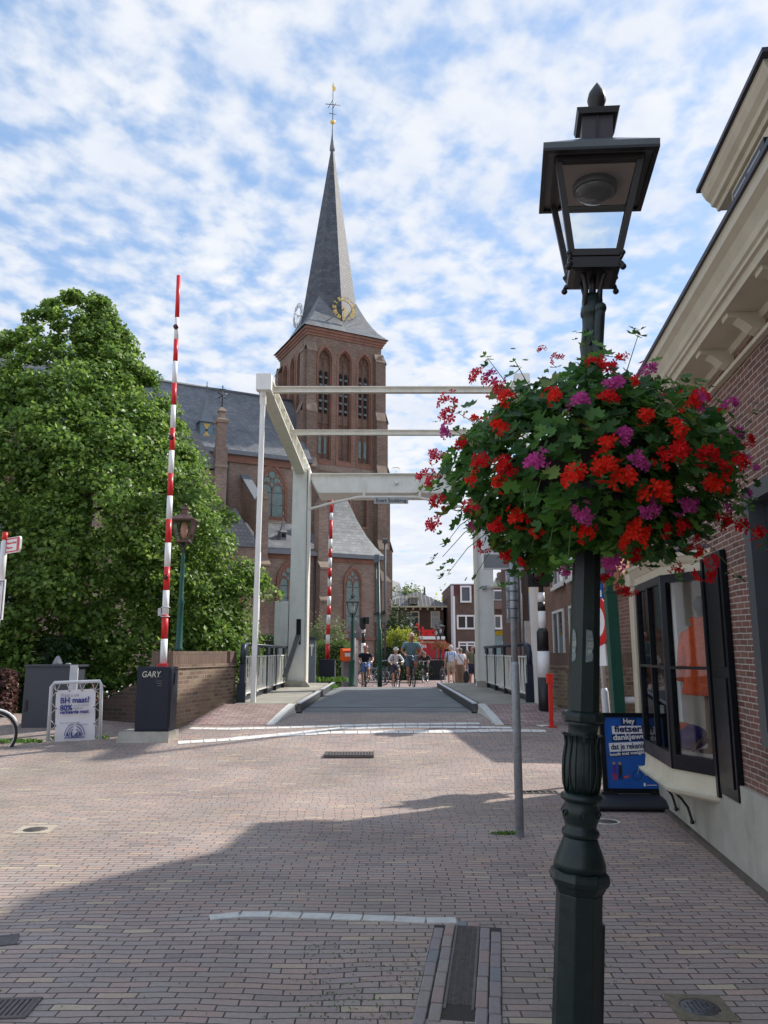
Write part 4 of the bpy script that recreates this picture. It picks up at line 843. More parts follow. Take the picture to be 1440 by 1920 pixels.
# ballast box between the columns
zb_, zt_ = 6.12, 6.66
mb = bmb(); vs = []
for y in (YC+.02, YC+1.15):
    vs += [(-2.16, y, zt_), (-2.16, y, zt_-.12), (-1.92, y, zb_), (2.35, y, zb_), (2.58, y, zt_-.12), (2.58, y, zt_)]
mb.add(vs, [(0, 1, 2, 3, 4, 5), (11, 10, 9, 8, 7, 6)]+[(j, (j+1) % 6, (j+1) % 6+6, j+6) for j in range(6)]); bb = mb.build('ballast_box', white, br, bevel=.01)
mb = bmb(); mb.box(-2.16, 2.58, YC-.08, YC+.02, zt_-.001, zt_+.03).box(-.25, 1.2, YC, YC+.9, zt_+.031, zt_+.05); mb.build('top_flange', cream, bb)
mb = bmb(); mb.tube([(.36, YC-.02, zt_-.25), (.36, YC-.06, zt_-.25)], .07, 12); mb.tube([(.36, YC-.03, zt_), (.36, YC-.03, zt_+.16)], .015, 6); mb.tube([(.36+.12*cos(a*pi/8), YC-.03+.12*sin(a*pi/8), zt_+.18) for a in range(17)], .014, 5); mb.build('brake_wheel', white, bb)
mb = bmb()
for i in range(24):
    x = -1.9+i*.185
    for z in (zb_+.07, zt_-.06): mb.tube([(x, YC+.02, z), (x, YC+.008, z)], .012, 6)
mb.build('rivet_row', cream, bb)
# arched sign bracket with two hangers
mb = bmb(); zz = 5.98
mb.tube([(-2.14, YC-.1, 5.62), (-1.5, YC-.1, 5.80), (-.75, YC-.1, 5.97), (.95, YC-.1, 5.97), (1.7, YC-.1, 5.80), (2.5, YC-.1, 5.62)], .04, 6, flat=True)
mb.box(-.62, -.55, YC-.13, YC-.07, 5.95, zb_+.35).box(1.0, 1.07, YC-.13, YC-.07, 5.95, zb_+.35); sb = mb.build('sign_bracket', cream, br)
p_ = at(733, 955, YC-.16); sgm = mat('silver_plate', (.42, .43, .44), .45, var=.06)
mb = bmb(); mb.box(-.29, .70, YC-.185, YC-.16, 5.76, 5.95); sp = mb.build('name_plate', sgm, br)
text('Evert Stokbrug', .16, inkblack, sp, Matrix.Translation((.205-BX, YC-.187-Y0, 5.80)), bold=.002, width=.88)
mb = bmb(); p = at(916, 1103, YC-.4); mb.lathe([(.04, 0), (.05, .06), (.13, .26), (.15, .28), (.12, .24), (.03, .05)], 12, c=(0, 0, 0)); ls = None
sm = MB(Matrix.Translation((-BX, -Y0, 0)) @ Matrix.Translation(at(921, 1101, YC-.35)) @ Matrix.Rotation(R(62), 4, 'Y') @ Matrix.Rotation(R(35), 4, 'X')); sm.lathe([(.05, -.05), (.06, .06), (.15, .25), (.17, .27), (.13, .24), (.04, .05)], 14, sq=.8); ls = sm.build('loudspeaker', cream, br)
sm = bmb(); q = at(912, 1101, YC-.35); sm.box(q.x-.12, q.x+.02, q.y-.05, q.y+.1, q.z-.05, q.z+.04); sm.build('bracket', steel, ls)
# walkway ramps and kerbstones leading up to the bridge
def quad_sheet(name, pxs, m, dz, parent=None):
    g = [ground(*p) for p in pxs]; mb = MB(); mb.add([(p.x, p.y, p.z+dz_) for p, dz_ in zip(g, dz)], [tuple(range(len(g)))]); o = mb.build(name, m, parent, fixn=False); return o
for s_ in (-1, 1):
    nm = 'pavement'
    x0, x1 = ((-3.05, -1.64) if s_ < 0 else (1.74, 3.6))
    mb = MB(); ys = [13.3+i*.14 for i in range(11)]
    vs = []
    for y in ys:
        k = (y-13.3)/1.4; h = gz(0, y)+.14*k+.006; xi = (x1-.0 if s_ < 0 else x0)+(-.20*(1-k) if s_ < 0 else .14*(1-k))
        xo_ = x0-.5*(1-k) if s_ < 0 else x1
        a_, b_ = (xo_, xi) if s_ < 0 else (xi, xo_)
        vs += [(a_, y, h), (b_, y, h), (a_, y, -.05), (b_, y, -.05)]
    fs = [];
    for i in range(len(ys)-1):
        o_ = 4*i; fs += [(o_, o_+1, o_+5, o_+4), (o_+1, o_+3, o_+7, o_+5), (o_, o_+4, o_+6, o_+2)]
    mb.add(vs, fs); o = mb.build(nm, paving_side, None); o['kind'] = 'structure'
    kb = thing('kerb', ('left' if s_ < 0 else 'right')+' pale kerb stone strip sloping down from the bridge to the road', 'kerb', (0, 0, 0), 0, 'kerb strips at the bridge ramp')
    mb = MB(); vs = []
    for y in ys:
        k = (y-13.3)/1.4; h = gz(0, y)+.14*k+.011; xi = (x1 if s_ < 0 else x0)+(-.20*(1-k) if s_ < 0 else .14*(1-k)); w_ = .13
        a_, b_ = (xi-w_, xi+.012) if s_ < 0 else (xi-.012, xi+w_)
        vs += [(a_, y, h), (b_, y, h), (a_, y, h-.3), (b_, y, h-.3)]
    mb.add(vs, fs+[(0, 2, 3, 1)]); mb.build('kerb_stone', kerbm, kb)
# ------------------------------------------------------------ brick parapets
parb = brickmat('parapet_brick', [(0, (.12, .075, .06)), (.35, (.19, .115, .09)), (.7, (.25, .16, .12)), (1, (.24, .19, .12))], (.26, .225, .17), bw=.21, bh=.068, ms=.011, bump=.9, dist=.012, wave=.03, stain=(.17, .14, .06), stainamt=.5, stscale=1.1, grain=.25, rough=.9)
parc = brickmat('parapet_coping', [(0, (.14, .08, .065)), (1, (.20, .13, .10))], (.13, .10, .08), bw=.07, bh=.5, ms=.008, bump=.9, dist=.012, off=0, stain=(.15, .12, .06))
def parapet(name, label, pts, z0, z1, th=.34, cop=.22):
    t = thing(name, label, 'wall', Vector((pts[0][0], pts[0][1], 0)), 0, 'brick parapets flanking the bridge')
    M = Matrix.Translation((-pts[0][0], -pts[0][1], 0))
    def strip(mb, o0, o1, za, zb):
        L_ = []; 
        for i, p in enumerate(pts):
            p = Vector((*p, 0)); ds = []
            if i > 0: ds.append((p-Vector((*pts[i-1], 0))).normalized())
            if i < len(pts)-1: ds.append((Vector((*pts[i+1], 0))-p).normalized())
            d = sum(ds, Vector()).normalized(); nn = Vector((d.y, -d.x, 0)); c_ = max(.4, nn.dot(Vector((ds[0].y, -ds[0].x, 0)))); L_.append((p+nn*o0/c_, p+nn*o1/c_))
        vs = []
        for a, b in L_:
            zA = za(a.x, a.y) if callable(za) else za
            vs += [(a.x, a.y, zA), (b.x, b.y, zA), (b.x, b.y, zb), (a.x, a.y, zb)]
        fs = [(4*i+j, 4*i+(j+1) % 4, 4*i+4+(j+1) % 4, 4*i+4+j) for i in range(len(pts)-1) for j in range(4)]+[(0, 3, 2, 1), tuple(4*(len(pts)-1)+j for j in range(4))]
        mb.add(vs, fs)
    mb = MB(M); strip(mb, -th, 0, z0, z1-cop-.06); mb.build('brickwork', parb, t)
    mb = MB(M); strip(mb, -th-.01, .025, z1-cop-.06, z1-cop); mb.build('string_row', parb, t)
    mb = MB(M); strip(mb, -th, .0, z1-cop, z1); mb.build('coping', parc, t); return t
# left: from rail end towards the viewer, rounded corner, then away to the left
lp = [(-2.86, 15.15), (-3.15, 13.9), (-3.40, 13.02), (-3.47, 12.88), (-3.58, 12.80), (-3.74, 12.84), (-3.86, 13.0), (-4.1, 13.9), (-4.4, 15.2)]
pl_ = parapet('brick_parapet', 'curved brown brick parapet behind the graffitied navy cabinet, left of the bridge', lp[::-1], -.3, 1.56)
mb = MB(Matrix.Translation((-lp[-1][0], -lp[-1][1], 0))); a = Vector((-3.19, 14.0, 0)); d = (Vector((*lp[1], 0))-Vector((*lp[2], 0))).normalized(); mb.cbox((-3.245+.03, 13.95, .93), (.03, .36, .5), rz=atan2(d.y, d.x)-pi/2); mb.build('hatch', dgrey, pl_)
rp = [(2.96, 15.2), (3.2, 14.4), (3.52, 13.6), (3.72, 12.9), (3.85, 12.5)]
pr_ = parapet('brick_parapet', 'dark brick parapet behind the red bollard, right of the bridge', rp, -.3, 1.53)
mb = MB(Matrix.Translation((-rp[0][0], -rp[0][1], 0))); mb.cbox((3.36, 13.9, .85), (.03, .34, .6), rz=.38); mb.build('hatch', dgrey, pr_)
pg = ground(1108, 1345); pg = Vector((.2633*12.4, 12.4, 0))
t = thing('brick_pillar', 'crumbling mossy brick gate pillar behind the foreground lamp post', 'pillar', (3.42, 12.0, 0))
pilb = brickmat('pillar_brick', [(0, (.20, .12, .08)), (.5, (.32, .22, .14)), (1, (.38, .30, .18))], (.25, .2, .14), bw=.2, bh=.06, ms=.01, bump=1.2, dist=.02, wave=.06, stain=(.30, .25, .12), stscale=2, grain=.3)
mb = MB(); mb.box(-.18, .18, 0, .36, -.2, 1.15).box(-.21, .21, -.03, .39, 1.15, 1.2).box(-.19, .19, -.01, .37, 1.2, 1.52); mb.build('shaft', pilb, t)
mb = MB(); mb.cbox((.16, -.1, .03), (.5, .35, .16), rz=.3, rx=.1); mb.cbox((.3, -.25, .02), (.35, .3, .12), rz=-.5); mb.build('rubble_base', mat('rubble', (.14, .10, .075), .95, var=.3, bump=.6), t)
mb = MB(); mb.tube([(.18, .1, .82), (1.6, .2, .82)], .05, 10); mb.tube([(.18, .1, .42), (1.6, .2, .42)], .05, 10); mb.build('guard_rail', lsteel, t)
tuft(Vector((3.28, 13.35, .2)), 150, (.1, .2), .5, 'narrow green creeper at the foot of the right brick parapet', w=.02, name='creeper', cat='climbing plant')
# sloping garden wall behind the banner
mb = MB(); mb.add([(-5.05, 14.0, -.2), (-3.95, 13.6, -.2), (-3.95, 13.6, 1.05), (-4.35, 13.75, .95), (-5.6, 14.25, .3), (-5.6, 14.25, -.2)], [(0, 1, 2, 3, 4, 5)]); o = mb.build('garden_wall', brickmat('garden_wall_brick', [(0, (.06, .035, .03)), (1, (.13, .075, .055))], (.10, .09, .07), bw=.21, bh=.068, ms=.01, stain=(.05, .05, .03))); tag(o, 'low sloping dark brick wall between the banner and the graffitied cabinet', 'wall'); q = o.modifiers.new('s', 'SOLIDIFY'); q.thickness = .2; q.offset = 1
# ------------------------------------------------------------ barriers
def barrier(base, tip, r0, r1, stops, cabw, cabd, cabh, plz, label, first_red=True, lenses=(), graffiti=False, lab2=''):
    """stops: heights fractions from tip to base where the colour changes"""
    base = Vector(base); t = thing('barrier_gate', label, 'barrier', base, 0, 'raised barrier booms beside the bridge')
    d = Vector(tip)-base-Vector((0, 0, cabh+plz))
    b0 = Vector((0, 0, cabh+plz)); 
    mb = MB(); mb.box(-cabw/2, cabw/2, -cabd/2, cabd/2, plz, plz+cabh); cb = mb.build('cabinet', navyc, t, bevel=.012)
    mb = MB(); mb.box(-cabw/2+.03, cabw/2-.03, -cabd/2-.008, -cabd/2-.001, plz+.04, plz+cabh-.05); mb.build('cabinet_door', navyc, cb, bevel=.003)
    mb = MB(); mb.box(cabw/2+.001, cabw/2+.008, -cabd/2+.03, cabd/2-.03, plz+.04, plz+cabh-.05).box(cabw/2+.009, cabw/2+.03, -.03, .03, plz+cabh*.7, plz+cabh*.85); mb.build('side_panel', slateblue, cb)
    if plz > .05:
        mb = MB(); e = .10; mb.add([(-cabw/2-e*2.6, -cabd/2-e*1.5, -.25), (cabw/2+e*.5, -cabd/2-e*1.5, -.25), (cabw/2+e*.5, cabd/2+e, -.25), (-cabw/2-e*2.6, cabd/2+e, -.25), (-cabw/2-.2, -cabd/2-.03, plz), (cabw/2+.03, -cabd/2-.03, plz), (cabw/2+.03, cabd/2+.03, plz), (-cabw/2-.2, cabd/2+.03, plz)], [(0, 3, 2, 1), (4, 5, 6, 7), (0, 1, 5, 4), (1, 2, 6, 5), (2, 3, 7, 6), (3, 0, 4, 7)]); mb.build('concrete_base', concrete, t)
    mb = MB(); red_ = first_red
    for f0, f1 in zip(stops, stops[1:]):
        mb.mi = 0 if red_ else 1; ra = r1+(r0-r1)*f0; rb_ = r1+(r0-r1)*f1
        mb.tube([b0+d*(1-f0), b0+d*(1-f1)], [ra, rb_], 12); red_ = not red_
    bm_ = mb.build('boom', [red, plainwhite], t)
    mb = MB(); mb.box(-.07, .07, -.07, .07, plz+cabh, plz+cabh+.05); mb.build('boom_socket', red, t)
    for f_ in lenses:
        mb = MB(); c_ = b0+d*(1-f_); rr = r1+(r0-r1)*f_; mb.tube([c_+Vector((0, -rr-.03, 0)), c_+Vector((0, -rr+.01, 0))], .045, 10); mb.build('warning_lens', mat('dark_red_lens', (.06, .004, .008), .15), bm_)
    if graffiti:
        text('GARY', .13, mat('chalk', (.6, .6, .5), .8), cb, Matrix.Translation((-cabw/2+.06, -cabd/2-.011, plz+cabh-.16)), 'graffiti', align='LEFT', width=.27)
        mb = MB()
        for k in range(3): mb.box(.05, .15, -cabd/2-.012, -cabd/2-.0085, plz+cabh-.2-k*.035, plz+cabh-.19-k*.035)
        mb.build('scribble', bpy.data.materials['chalk'], cb)
    return t
gb = ground(291, 1391); YB = 12.35
cb0 = at(291, 1367, YB)
def yfrac(ys, ptop, pbase): return [(y-ptop)/(pbase-ptop) for y in ys]
# heights along the boom solved from the photograph's band edges (real, slightly leaning pole)
tip = at(335, 517, YB); bse = at(306, 1250, YB)
bys = [517, 596, 637, 678, 719, 760, 803, 845, 888, 930, 974, 1018, 1063, 1107, 1153, 1198, 1245, 1250]
ztip, zb_ = tip.z, bse.z
fr_ = [(ztip-at(320, y, YB).z)/(ztip-zb_) for y in bys]; fr_[0] = 0; fr_[-1] = 1
plz = max(.12, at(291, 1369, YB).z); cabh = zb_-plz
bx0 = at(291, 1367, YB).x
t = barrier((bse.x, YB, 0), tip, .054, .034, fr_, .01, .01, cabh, plz, 'tall raised red and white barrier boom on a navy cabinet with graffiti')
# replace the placeholder cabinet by the real off-centre one
for o in list(t.children):
    if o.name.split('.')[0] in ('cabinet', 'concrete_base'):
        for c_ in list(o.children): bpy.data.objects.remove(c_)
        bpy.data.objects.remove(o)
dx = bx0-bse.x; Ms = Matrix.Translation((dx, 0, 0)); cw_, cd_ = .52, .42
mb = MB(Ms); mb.box(-cw_/2, cw_/2, -cd_/2, cd_/2, plz, plz+cabh); cb = mb.build('cabinet', navyc, t, bevel=.01)
mb = MB(Ms); mb.box(-cw_/2+.02, cw_/2-.02, -cd_/2-.008, -cd_/2-.001, plz+.03, plz+cabh-.04); mb.build('cabinet_door', navyc, cb, bevel=.003)
mb = MB(Ms); mb.box(cw_/2+.001, cw_/2+.008, -cd_/2+.03, cd_/2-.03, plz+.04, plz+cabh-.05).box(cw_/2+.009, cw_/2+.02, -.05, .03, plz+cabh*.72, plz+cabh*.9); mb.build('side_panel', navyc, cb)
chalk = mat('chalk', (.62, .62, .52), .8)
text('GARY', .13, chalk, cb, Ms @ Matrix.Translation((-cw_/2+.07, -cd_/2-.011, plz+cabh-.155)), 'graffiti', align='LEFT', width=.29, shear=.15)
mb = MB(Ms)
for k in range(3): mb.box(.06, .13, -cd_/2-.012, -cd_/2-.0085, plz+cabh-.215-k*.035, plz+cabh-.209-k*.035)
mb.tube([(.095+.06*cos(a*pi/8), -cd_/2-.01, plz+cabh-.2+.06*sin(a*pi/8)) for a in range(2, 12)], .002, 4); mb.build('scribble', mat('faint_chalk', (.2, .21, .22), .8), cb)
mb = MB(Ms); e = .10; mb.add([(-cw_/2-.30, -cd_/2-.22, -.2), (cw_/2+.05, -cd_/2-.18, -.2), (cw_/2+.10, cd_/2, -.2), (-cw_/2-.3, cd_/2, -.2), (-cw_/2-.22, -cd_/2-.03, plz-.002), (cw_/2+.02, -cd_/2-.03, plz-.002), (cw_/2+.05, cd_/2, plz-.002), (-cw_/2-.22, cd_/2, plz-.002)], [(0, 3, 2, 1), (4, 5, 6, 7), (0, 1, 5, 4), (1, 2, 6, 5), (2, 3, 7, 6), (3, 0, 4, 7)]); mb.build('concrete_base', concrete, t)
bo = [o for o in t.children if o.name.startswith('boom') and 'socket' not in o.name][0]
dvec = Vector(tip)-Vector((bse.x, YB, cabh+plz)); lens = mat('dark_red_lens', (.06, .004, .008), .15)
for yl in (615, 822, 1083):
    f_ = (ztip-at(320, yl, YB).z)/(ztip-zb_); c_ = Vector((0, 0, cabh+plz))+dvec*(1-f_); rr = .034+.020*f_
    mb = MB(); mb.tube([c_+Vector((0, -rr-.03, 0)), c_+Vector((0, -rr+.01, 0))], .042, 12); mb.build('warning_lens', lens, bo)
mb = MB(); c_ = Vector((0, 0, cabh+plz))+dvec*.135
mb.tube([c_-dvec*.018+Vector((0, 0, -.0)), c_-dvec*.016], .072, 12); mb.tube([c_+dvec*.004, c_+dvec*.006], .072, 12); mb.box(c_.x-.11, c_.x-.065, -.03, .03, c_.z-.1, c_.z+.02); mb.build('boom_clamp', lsteel, bo)
# far barrier across the canal
YF = 26.6; fb = at(614, 1236, YF); ft = at(622, 936, YF)
fy = [936, 962, 975, 1011, 1029, 1046, 1065, 1082, 1100, 1118, 1136, 1153, 1171, 1190, 1207, 1232]
ff = [(ft.z-at(617, y, YF).z)/(ft.z-fb.z) for y in fy]; ff[0] = 0; ff[-1] = 1
gzf = gz(0, YF)
barrier((fb.x, YF, gzf), ft, .075, .055, ff, .52, .5, fb.z-gzf-.02, .02, 'raised barrier boom across the canal in front of the clipped hedge', lenses=(.5,))
# ------------------------------------------------------------ grey cabinet, banner, left edge things
g = ground(95, 1400); YG = 13.3
t = thing('utility_cabinet', 'large dark grey utility cabinet with a conical vent behind the white banner', 'cabinet', (at(95, 1390, YG).x, YG, -.02))
gcab = mat('anthracite_cabinet', (.05, .055, .07), .5, var=.08)
cwid = .86; ch_ = at(95, 1244, YG).z
mb = MB(); mb.box(-cwid/2, cwid/2, -.2, .22, .18, ch_-.03); body = mb.build('body', gcab, t, bevel=.01)
mb = MB(); mb.box(-cwid/2-.02, cwid/2+.05, -.22, .24, ch_-.03, ch_); mb.build('lid', gcab, body)
mb = MB(); mb.box(-cwid/2+.03, -cwid/2+.84, -.21, -.201, .22, ch_-.08); dr = mb.build('cabinet_door', gcab, body, bevel=.003)
mb = MB(); mb.box(-cwid/2+.05, -cwid/2+.09, -.225, -.211, .6, .78); mb.build('handle', black, dr)
mb = MB(); mb.box(cwid/2-.10, cwid/2+.03, -.235, -.2, .2, ch_-.001); mb.build('metal_edge', lsteel, body)
mb = MB(); mb.lathe([(.085, 0), (.08, .03), (.045, .11), (.02, .145), (0, .15)], 16, c=(.02, 0, ch_)); mb.lathe([(.05, 0), (.045, .025), (0, .03)], 10, c=(.2, .0, ch_)); mb.build('vent_cone', grey, body)
mb = MB(); mb.box(-cwid/2-.01, cwid/2+.01, -.21, .22, -.1, .18); mb.build('plinth', concrete, t)
# banner frame
Pb = [at(90, 1392, 12.1), at(184, 1381, 12.25)]
bw2 = (Pb[1]-Pb[0]).length; brz = atan2(Pb[1].y-Pb[0].y, Pb[1].x-Pb[0].x)
t = thing('banner_stand', 'white advertising banner laced into a pale tube frame on the pavement', 'banner', ((Pb[0].x+Pb[1].x)/2, (Pb[0].y+Pb[1].y)/2, .02), brz)
hh = 1.06; hw = bw2/2
mb = MB(); mb.tube([(-hw, 0, 0.03), (-hw-.01, 0, hh-.06), (-hw+.03, 0, hh), (hw-.03, 0, hh+.02), (hw, 0, hh-.04), (hw+.03, 0, .03)], .027, 8); mb.tube([(-hw, 0, .05), (hw+.02, 0, .06)], .022, 8)
mb.build('frame', lsteel, t)
for s_ in (-1, 1):
    mb = MB(); mb.tube([(s_*(hw+.0)-.10, -.36, .0), (s_*hw+.08, .30, .02)], .026, 8); f_ = mb.build('foot', lsteel, t)
    mb = MB(); mb.tube([(s_*(hw+.0)-.105, -.385, .0), (s_*(hw)-.10, -.362, .0)], .021, 8); mb.build('end_cap', black, f_)
bx0_, bx1_, bz0, bz1 = -hw+.085, hw-.06, .16, .955
Msk = Matrix(((1, 0, .0, 0), (0, 1, 0, 0), (.035, 0, 1, 0), (0, 0, 0, 1))) @ Matrix(((1, 0, -.045, .02), (0, 1, .0, -.01), (0, 0, 1, 0), (0, 0, 0, 1)))
mb = MB(Msk); n1 = 8
vs = [(bx0_+(bx1_-bx0_)*i/n1, .012*sin(i*1.1)+.01*cos(j*1.7), bz0+(bz1-bz0)*j/n1) for j in range(n1+1) for i in range(n1+1)]
mb.smooth = True; mb.add(vs, [(j*9+i, j*9+i+1, (j+1)*9+i+1, (j+1)*9+i) for j in range(8) for i in range(8)]); mb.smooth = False
cloth = mat('banner_cloth', (.74, .73, .76), .55, var=.05, scale=3); bn = mb.build('banner_cloth', cloth, t)
cxm = (bx0_+bx1_)/2; bwid = bx1_-bx0_
def bt(s, size, x, z, m, w=None, bold=0, al='LEFT'): text(s, size, m, bn, Msk @ Matrix.Translation((bx0_+x*bwid, -.03, bz0+z*(bz1-bz0))), 'lettering', bold=bold, width=w*bwid if w else None, align=al)
bt('Weet u uw', .085, .12, .87, inkgrey, .47); bt('BH maat?', .12, .12, .755, inkblue, .73, .0035); bt('80%', .115, .12, .62, inkblue, .31, .0035)
bt('van de vrouwen', .04, .46, .69, inkgrey, .38); bt('draagt de', .04, .46, .64, inkgrey, .22); bt('verkeerde maat', .075, .12, .555, inkblue, .73, .0025)
bt('Kies voor de specialist', .035, .13, .37, inkgrey, .5); bt('laat uw maat opmeten', .035, .33, .33, inkgrey, .5)
mb = MB(Msk @ Matrix.Translation((cxm, -.03, bz0+.09)))
for s_ in (-1, 1):
    for k in range(3):
        r1_ = .145-.034*k; pts = [(s_*(r1_*cos(a)), 0, .02+r1_*1.25*sin(a)) for a in [i*pi/2/7*.86 for i in range(8)]]; mb.tube(pts, .0055, 4)
mb.box(-.15, .15, -.002, .002, -.012, .0); mb.build('logo', inkblue, bn)
for i_, (s, x, z, w_) in enumerate((('A', -.125, .02, .05), ('L', -.055, .02, .05), ('d', .0, .02, .045), ('A', .055, .02, .055))):
    text(s, .09, inkblue, bn, Msk @ Matrix.Translation((cxm+x+.0, -.034, bz0+.10)), 'logo_letter', bold=.004, align='LEFT', width=w_)
mb = MB()
def bp(x, z): v_ = Msk @ Vector((bx0_+x*bwid, -.012, bz0+z*(bz1-bz0))); return v_
for i in range(4):
    z = .02+.96*i/3; a = bp(.02, z); mb.tube([a, (-hw, 0, a.z+.10)], .004, 4); mb.tube([a, (-hw, 0, a.z-.09)], .004, 4)
    a = bp(.98, z); mb.tube([a, (hw, 0, a.z+.10 if i < 3 else a.z+.02)], .004, 4); mb.tube([a, (hw+.01, 0, a.z-.09)], .004, 4)
    x = .02+.96*i/3; a = bp(x, .98); mb.tube([a, (a.x-.05, 0, hh)], .004, 4); mb.tube([a, (a.x+.05, 0, hh)], .004, 4)
    a = bp(x, .02); mb.tube([a, (a.x-.05, 0, .05)], .004, 4); mb.tube([a, (a.x+.05, 0, .05)], .004, 4)
mb.build('lacing', plainwhite, t)
mb = MB()
for i in range(4):
    for q in (bp(.02, .02+.96*i/3), bp(.98, .02+.96*i/3), bp(.02+.96*i/3, .98), bp(.02+.96*i/3, .02)): mb.ball(q+Vector((0, -.006, 0)), .011, 6, 4)
mb.build('eyelet', dgrey, t)
# left edge: finger sign, zone sign, bicycle
YS = 9.8
t = thing('signpost', 'white post with red bordered finger sign and 30 zone plate at the left edge', 'signpost', (at(-15, 1300, YS).x, YS, 0))
zt = at(0, 998, YS).z
mb = MB(); mb.tube([(-.012, 0, 0), (-.012, 0, zt-.1)], .03, 10); mb.tube([(-.012, 0, zt-.65), (-.012, 0, zt-.12)], .042, 10); pm = mb.build('post', plainwhite, t)
mb = MB(); mb.tube([(-.012, 0, zt-.10), (-.012, 0, zt)], .034, 10); mb.build('post_cap', red, t)
zf = at(20, 1024, YS).z
mb = MB(Matrix.Translation((.02, 0, zf)) @ Matrix.Rotation(R(-38), 4, 'Z')); Mf = mb.M
mb.prism([(0, -.10), (.34, -.10), (.365, -.06), (.365, .06), (.34, .10), (0, .10)], -.012, .012); fs_ = mb.build('finger_plate', plainwhite, t)
mb = MB(Mf); mb.plate([(.008, -.09), (.335, -.09), (.35, -.05), (.35, .05), (.335, .09), (.008, .09)], [[(.02, -.075), (.29, -.075), (.29, .075), (.02, .075)]], -.016, -.0121); mb.build('finger_border', red, fs_)
text('Maarssen-Broek', .045, scarlet, fs_, Mf @ Matrix.Translation((.03, -.014, .015)), align='LEFT', width=.24); text('Maarssen', .045, scarlet, fs_, Mf @ Matrix.Translation((.03, -.014, -.045)), align='LEFT', width=.15)
z0_, z1_ = at(20, 1163, YS).z, at(20, 1088, YS).z; xr = at(16, 1120, YS).x-t.location.x
Mz = Matrix.Translation((xr-.21, -.04, (z0_+z1_)/2)) @ Matrix.Rotation(R(-18), 4, 'Z'); hz_ = (z1_-z0_)/2
mb = MB(Mz); mb.box(-.22, .22, -.01, .01, -hz_, hz_); zp = mb.build('zone_plate', plainwhite, t, bevel=.004)
mb = MB(Mz); mb.plate([(-.205, -hz_+.015), (.205, -hz_+.015), (.205, hz_-.015), (-.205, hz_-.015)], [[(-.197, -hz_+.023), (.197, -hz_+.023), (.197, hz_-.023), (-.197, hz_-.023)]], -.013, -.0101); mb.build('border_line', inkblack, zp)
mb = MB(Mz); mb.plate([(.165*cos(a*pi/16), .165*sin(a*pi/16)) for a in range(32)], [[(.13*cos(a*pi/16), .13*sin(a*pi/16)) for a in range(32)]], -.0145, -.0101); mb.build('red_ring', red, zp)
text('30', .19, inkblue, zp, Mz @ Matrix.Translation((0, -.012, -.062)), 'numeral', bold=.004, width=.18); text('ZONE', .07, inkgrey, zp, Mz @ Matrix.Translation((.06, -.012, hz_-.075)), width=.24); text('herhaling', .05, scarlet, zp, Mz @ Matrix.Translation((.05, -.012, -hz_+.04)), width=.26)
# ------------------------------------------------------------ street lamps
def lantern(t, z, s=1.0, roofm=None, glassm=None, bodym=None, M=Matrix()):
    """square tapered lantern; z = bottom of the glass box"""
    roofm = roofm or bodym
    b, tp, h = .105*s, .19*s, .36*s
    ln = MB(M); ln.box(-b-.015*s, b+.015*s, -b-.015*s, b+.015*s, z-.03*s, z); ln = ln.build('lantern', bodym, t)
    mb = MB(M)
    for sx in (-1, 1):
        for sy_ in (-1, 1): mb.bar((sx*b, sy_*b, z), (sx*tp, sy_*tp, z+h), .02*s)
    mb.box(-tp-.01*s, tp+.01*s, -tp-.01*s, -tp+.01*s, z+h-.01, z+h+.02*s); mb.build('lantern_frame', bodym, ln)
    mb = MB(M); mb.add([(-b, -b, z), (b, -b, z), (b, b, z), (-b, b, z), (-tp, -tp, z+h), (tp, -tp, z+h), (tp, tp, z+h), (-tp, tp, z+h)], [(0, 1, 5, 4), (1, 2, 6, 5), (2, 3, 7, 6), (3, 0, 4, 7)]); mb.build('glass', glassm, ln)
    mb = MB(M); r2 = tp*1.14*1.414; mb.lathe([(r2, z+h), (r2, z+h+.02*s), (.085*s, z+h+.13*s), (.075*s, z+h+.14*s), (.075*s, z+h+.2*s), (.10*s, z+h+.205*s), (.10*s, z+h+.225*s), (.03*s, z+h+.26*s)], 4, rot=pi/4, flat=True); mb.ball((0, 0, z+h+.29*s), .032*s, 8, 6); mb.build('lamp_roof', roofm, ln)
    mb = MB(M)
    for a in range(4):
        c, s2 = cos(a*pi/2+pi/4), sin(a*pi/2+pi/4); mb.tube([(c*.03*s, s2*.03*s, z-.22*s), (c*.05*s, s2*.05*s, z-.10*s), (c*.12*s, s2*.12*s, z-.02*s)], .010*s, 5)
    mb.build('lamp_scroll', bodym, ln)
lglass = glassmat('lamp_glass', alpha=.5); frost = mat('frosted_lamp', (.55, .57, .55), .4)
def simple_lamp(loc, H, label, s=1.0, polem=green, bodym=None, roofm=None, group=None, r=.045, core=None):
    t = thing('street_lamp', label, 'street lamp', loc, group=group)
    mb = MB(); mb.lathe([(r*1.9, 0), (r*1.9, .05), (r*1.5, .08), (r*1.35, .8), (r*1.7, .84), (r*1.05, .92), (r, 1.4), (r*.8, H-.55), (r*1.0, H-.5), (r*.6, H-.42), (r*.5, H-.2)], 12); mb.build('pole', polem, t)
    lantern(t, H-.2, s, roofm or bodym, lglass, bodym or polem)
    mb = MB(); mb.lathe([(.02*s, H-.19), (.05*s, H-.1), (.07*s, H+.0), (.05*s, H+.1), (.03*s, H+.14)], 8); mb.build('lamp_bulb', core or frost, t); return t
copperm = mat('brown_copper', (.13, .075, .06), .45, metal=.4, var=.25, scale=12)
yl = 13.6; zl = 1.50
lb = at(335, 1217, yl); lt_ = at(345, 1012, yl)
simple_lamp((lb.x, yl, 1.56), lt_.z-1.56+.18, 'green lamp post with a brown copper lantern standing on the left brick parapet', 1.0, green, copperm, copperm, r=.04, core=mat('pinkish_lamp', (.5, .25, .18), .4))
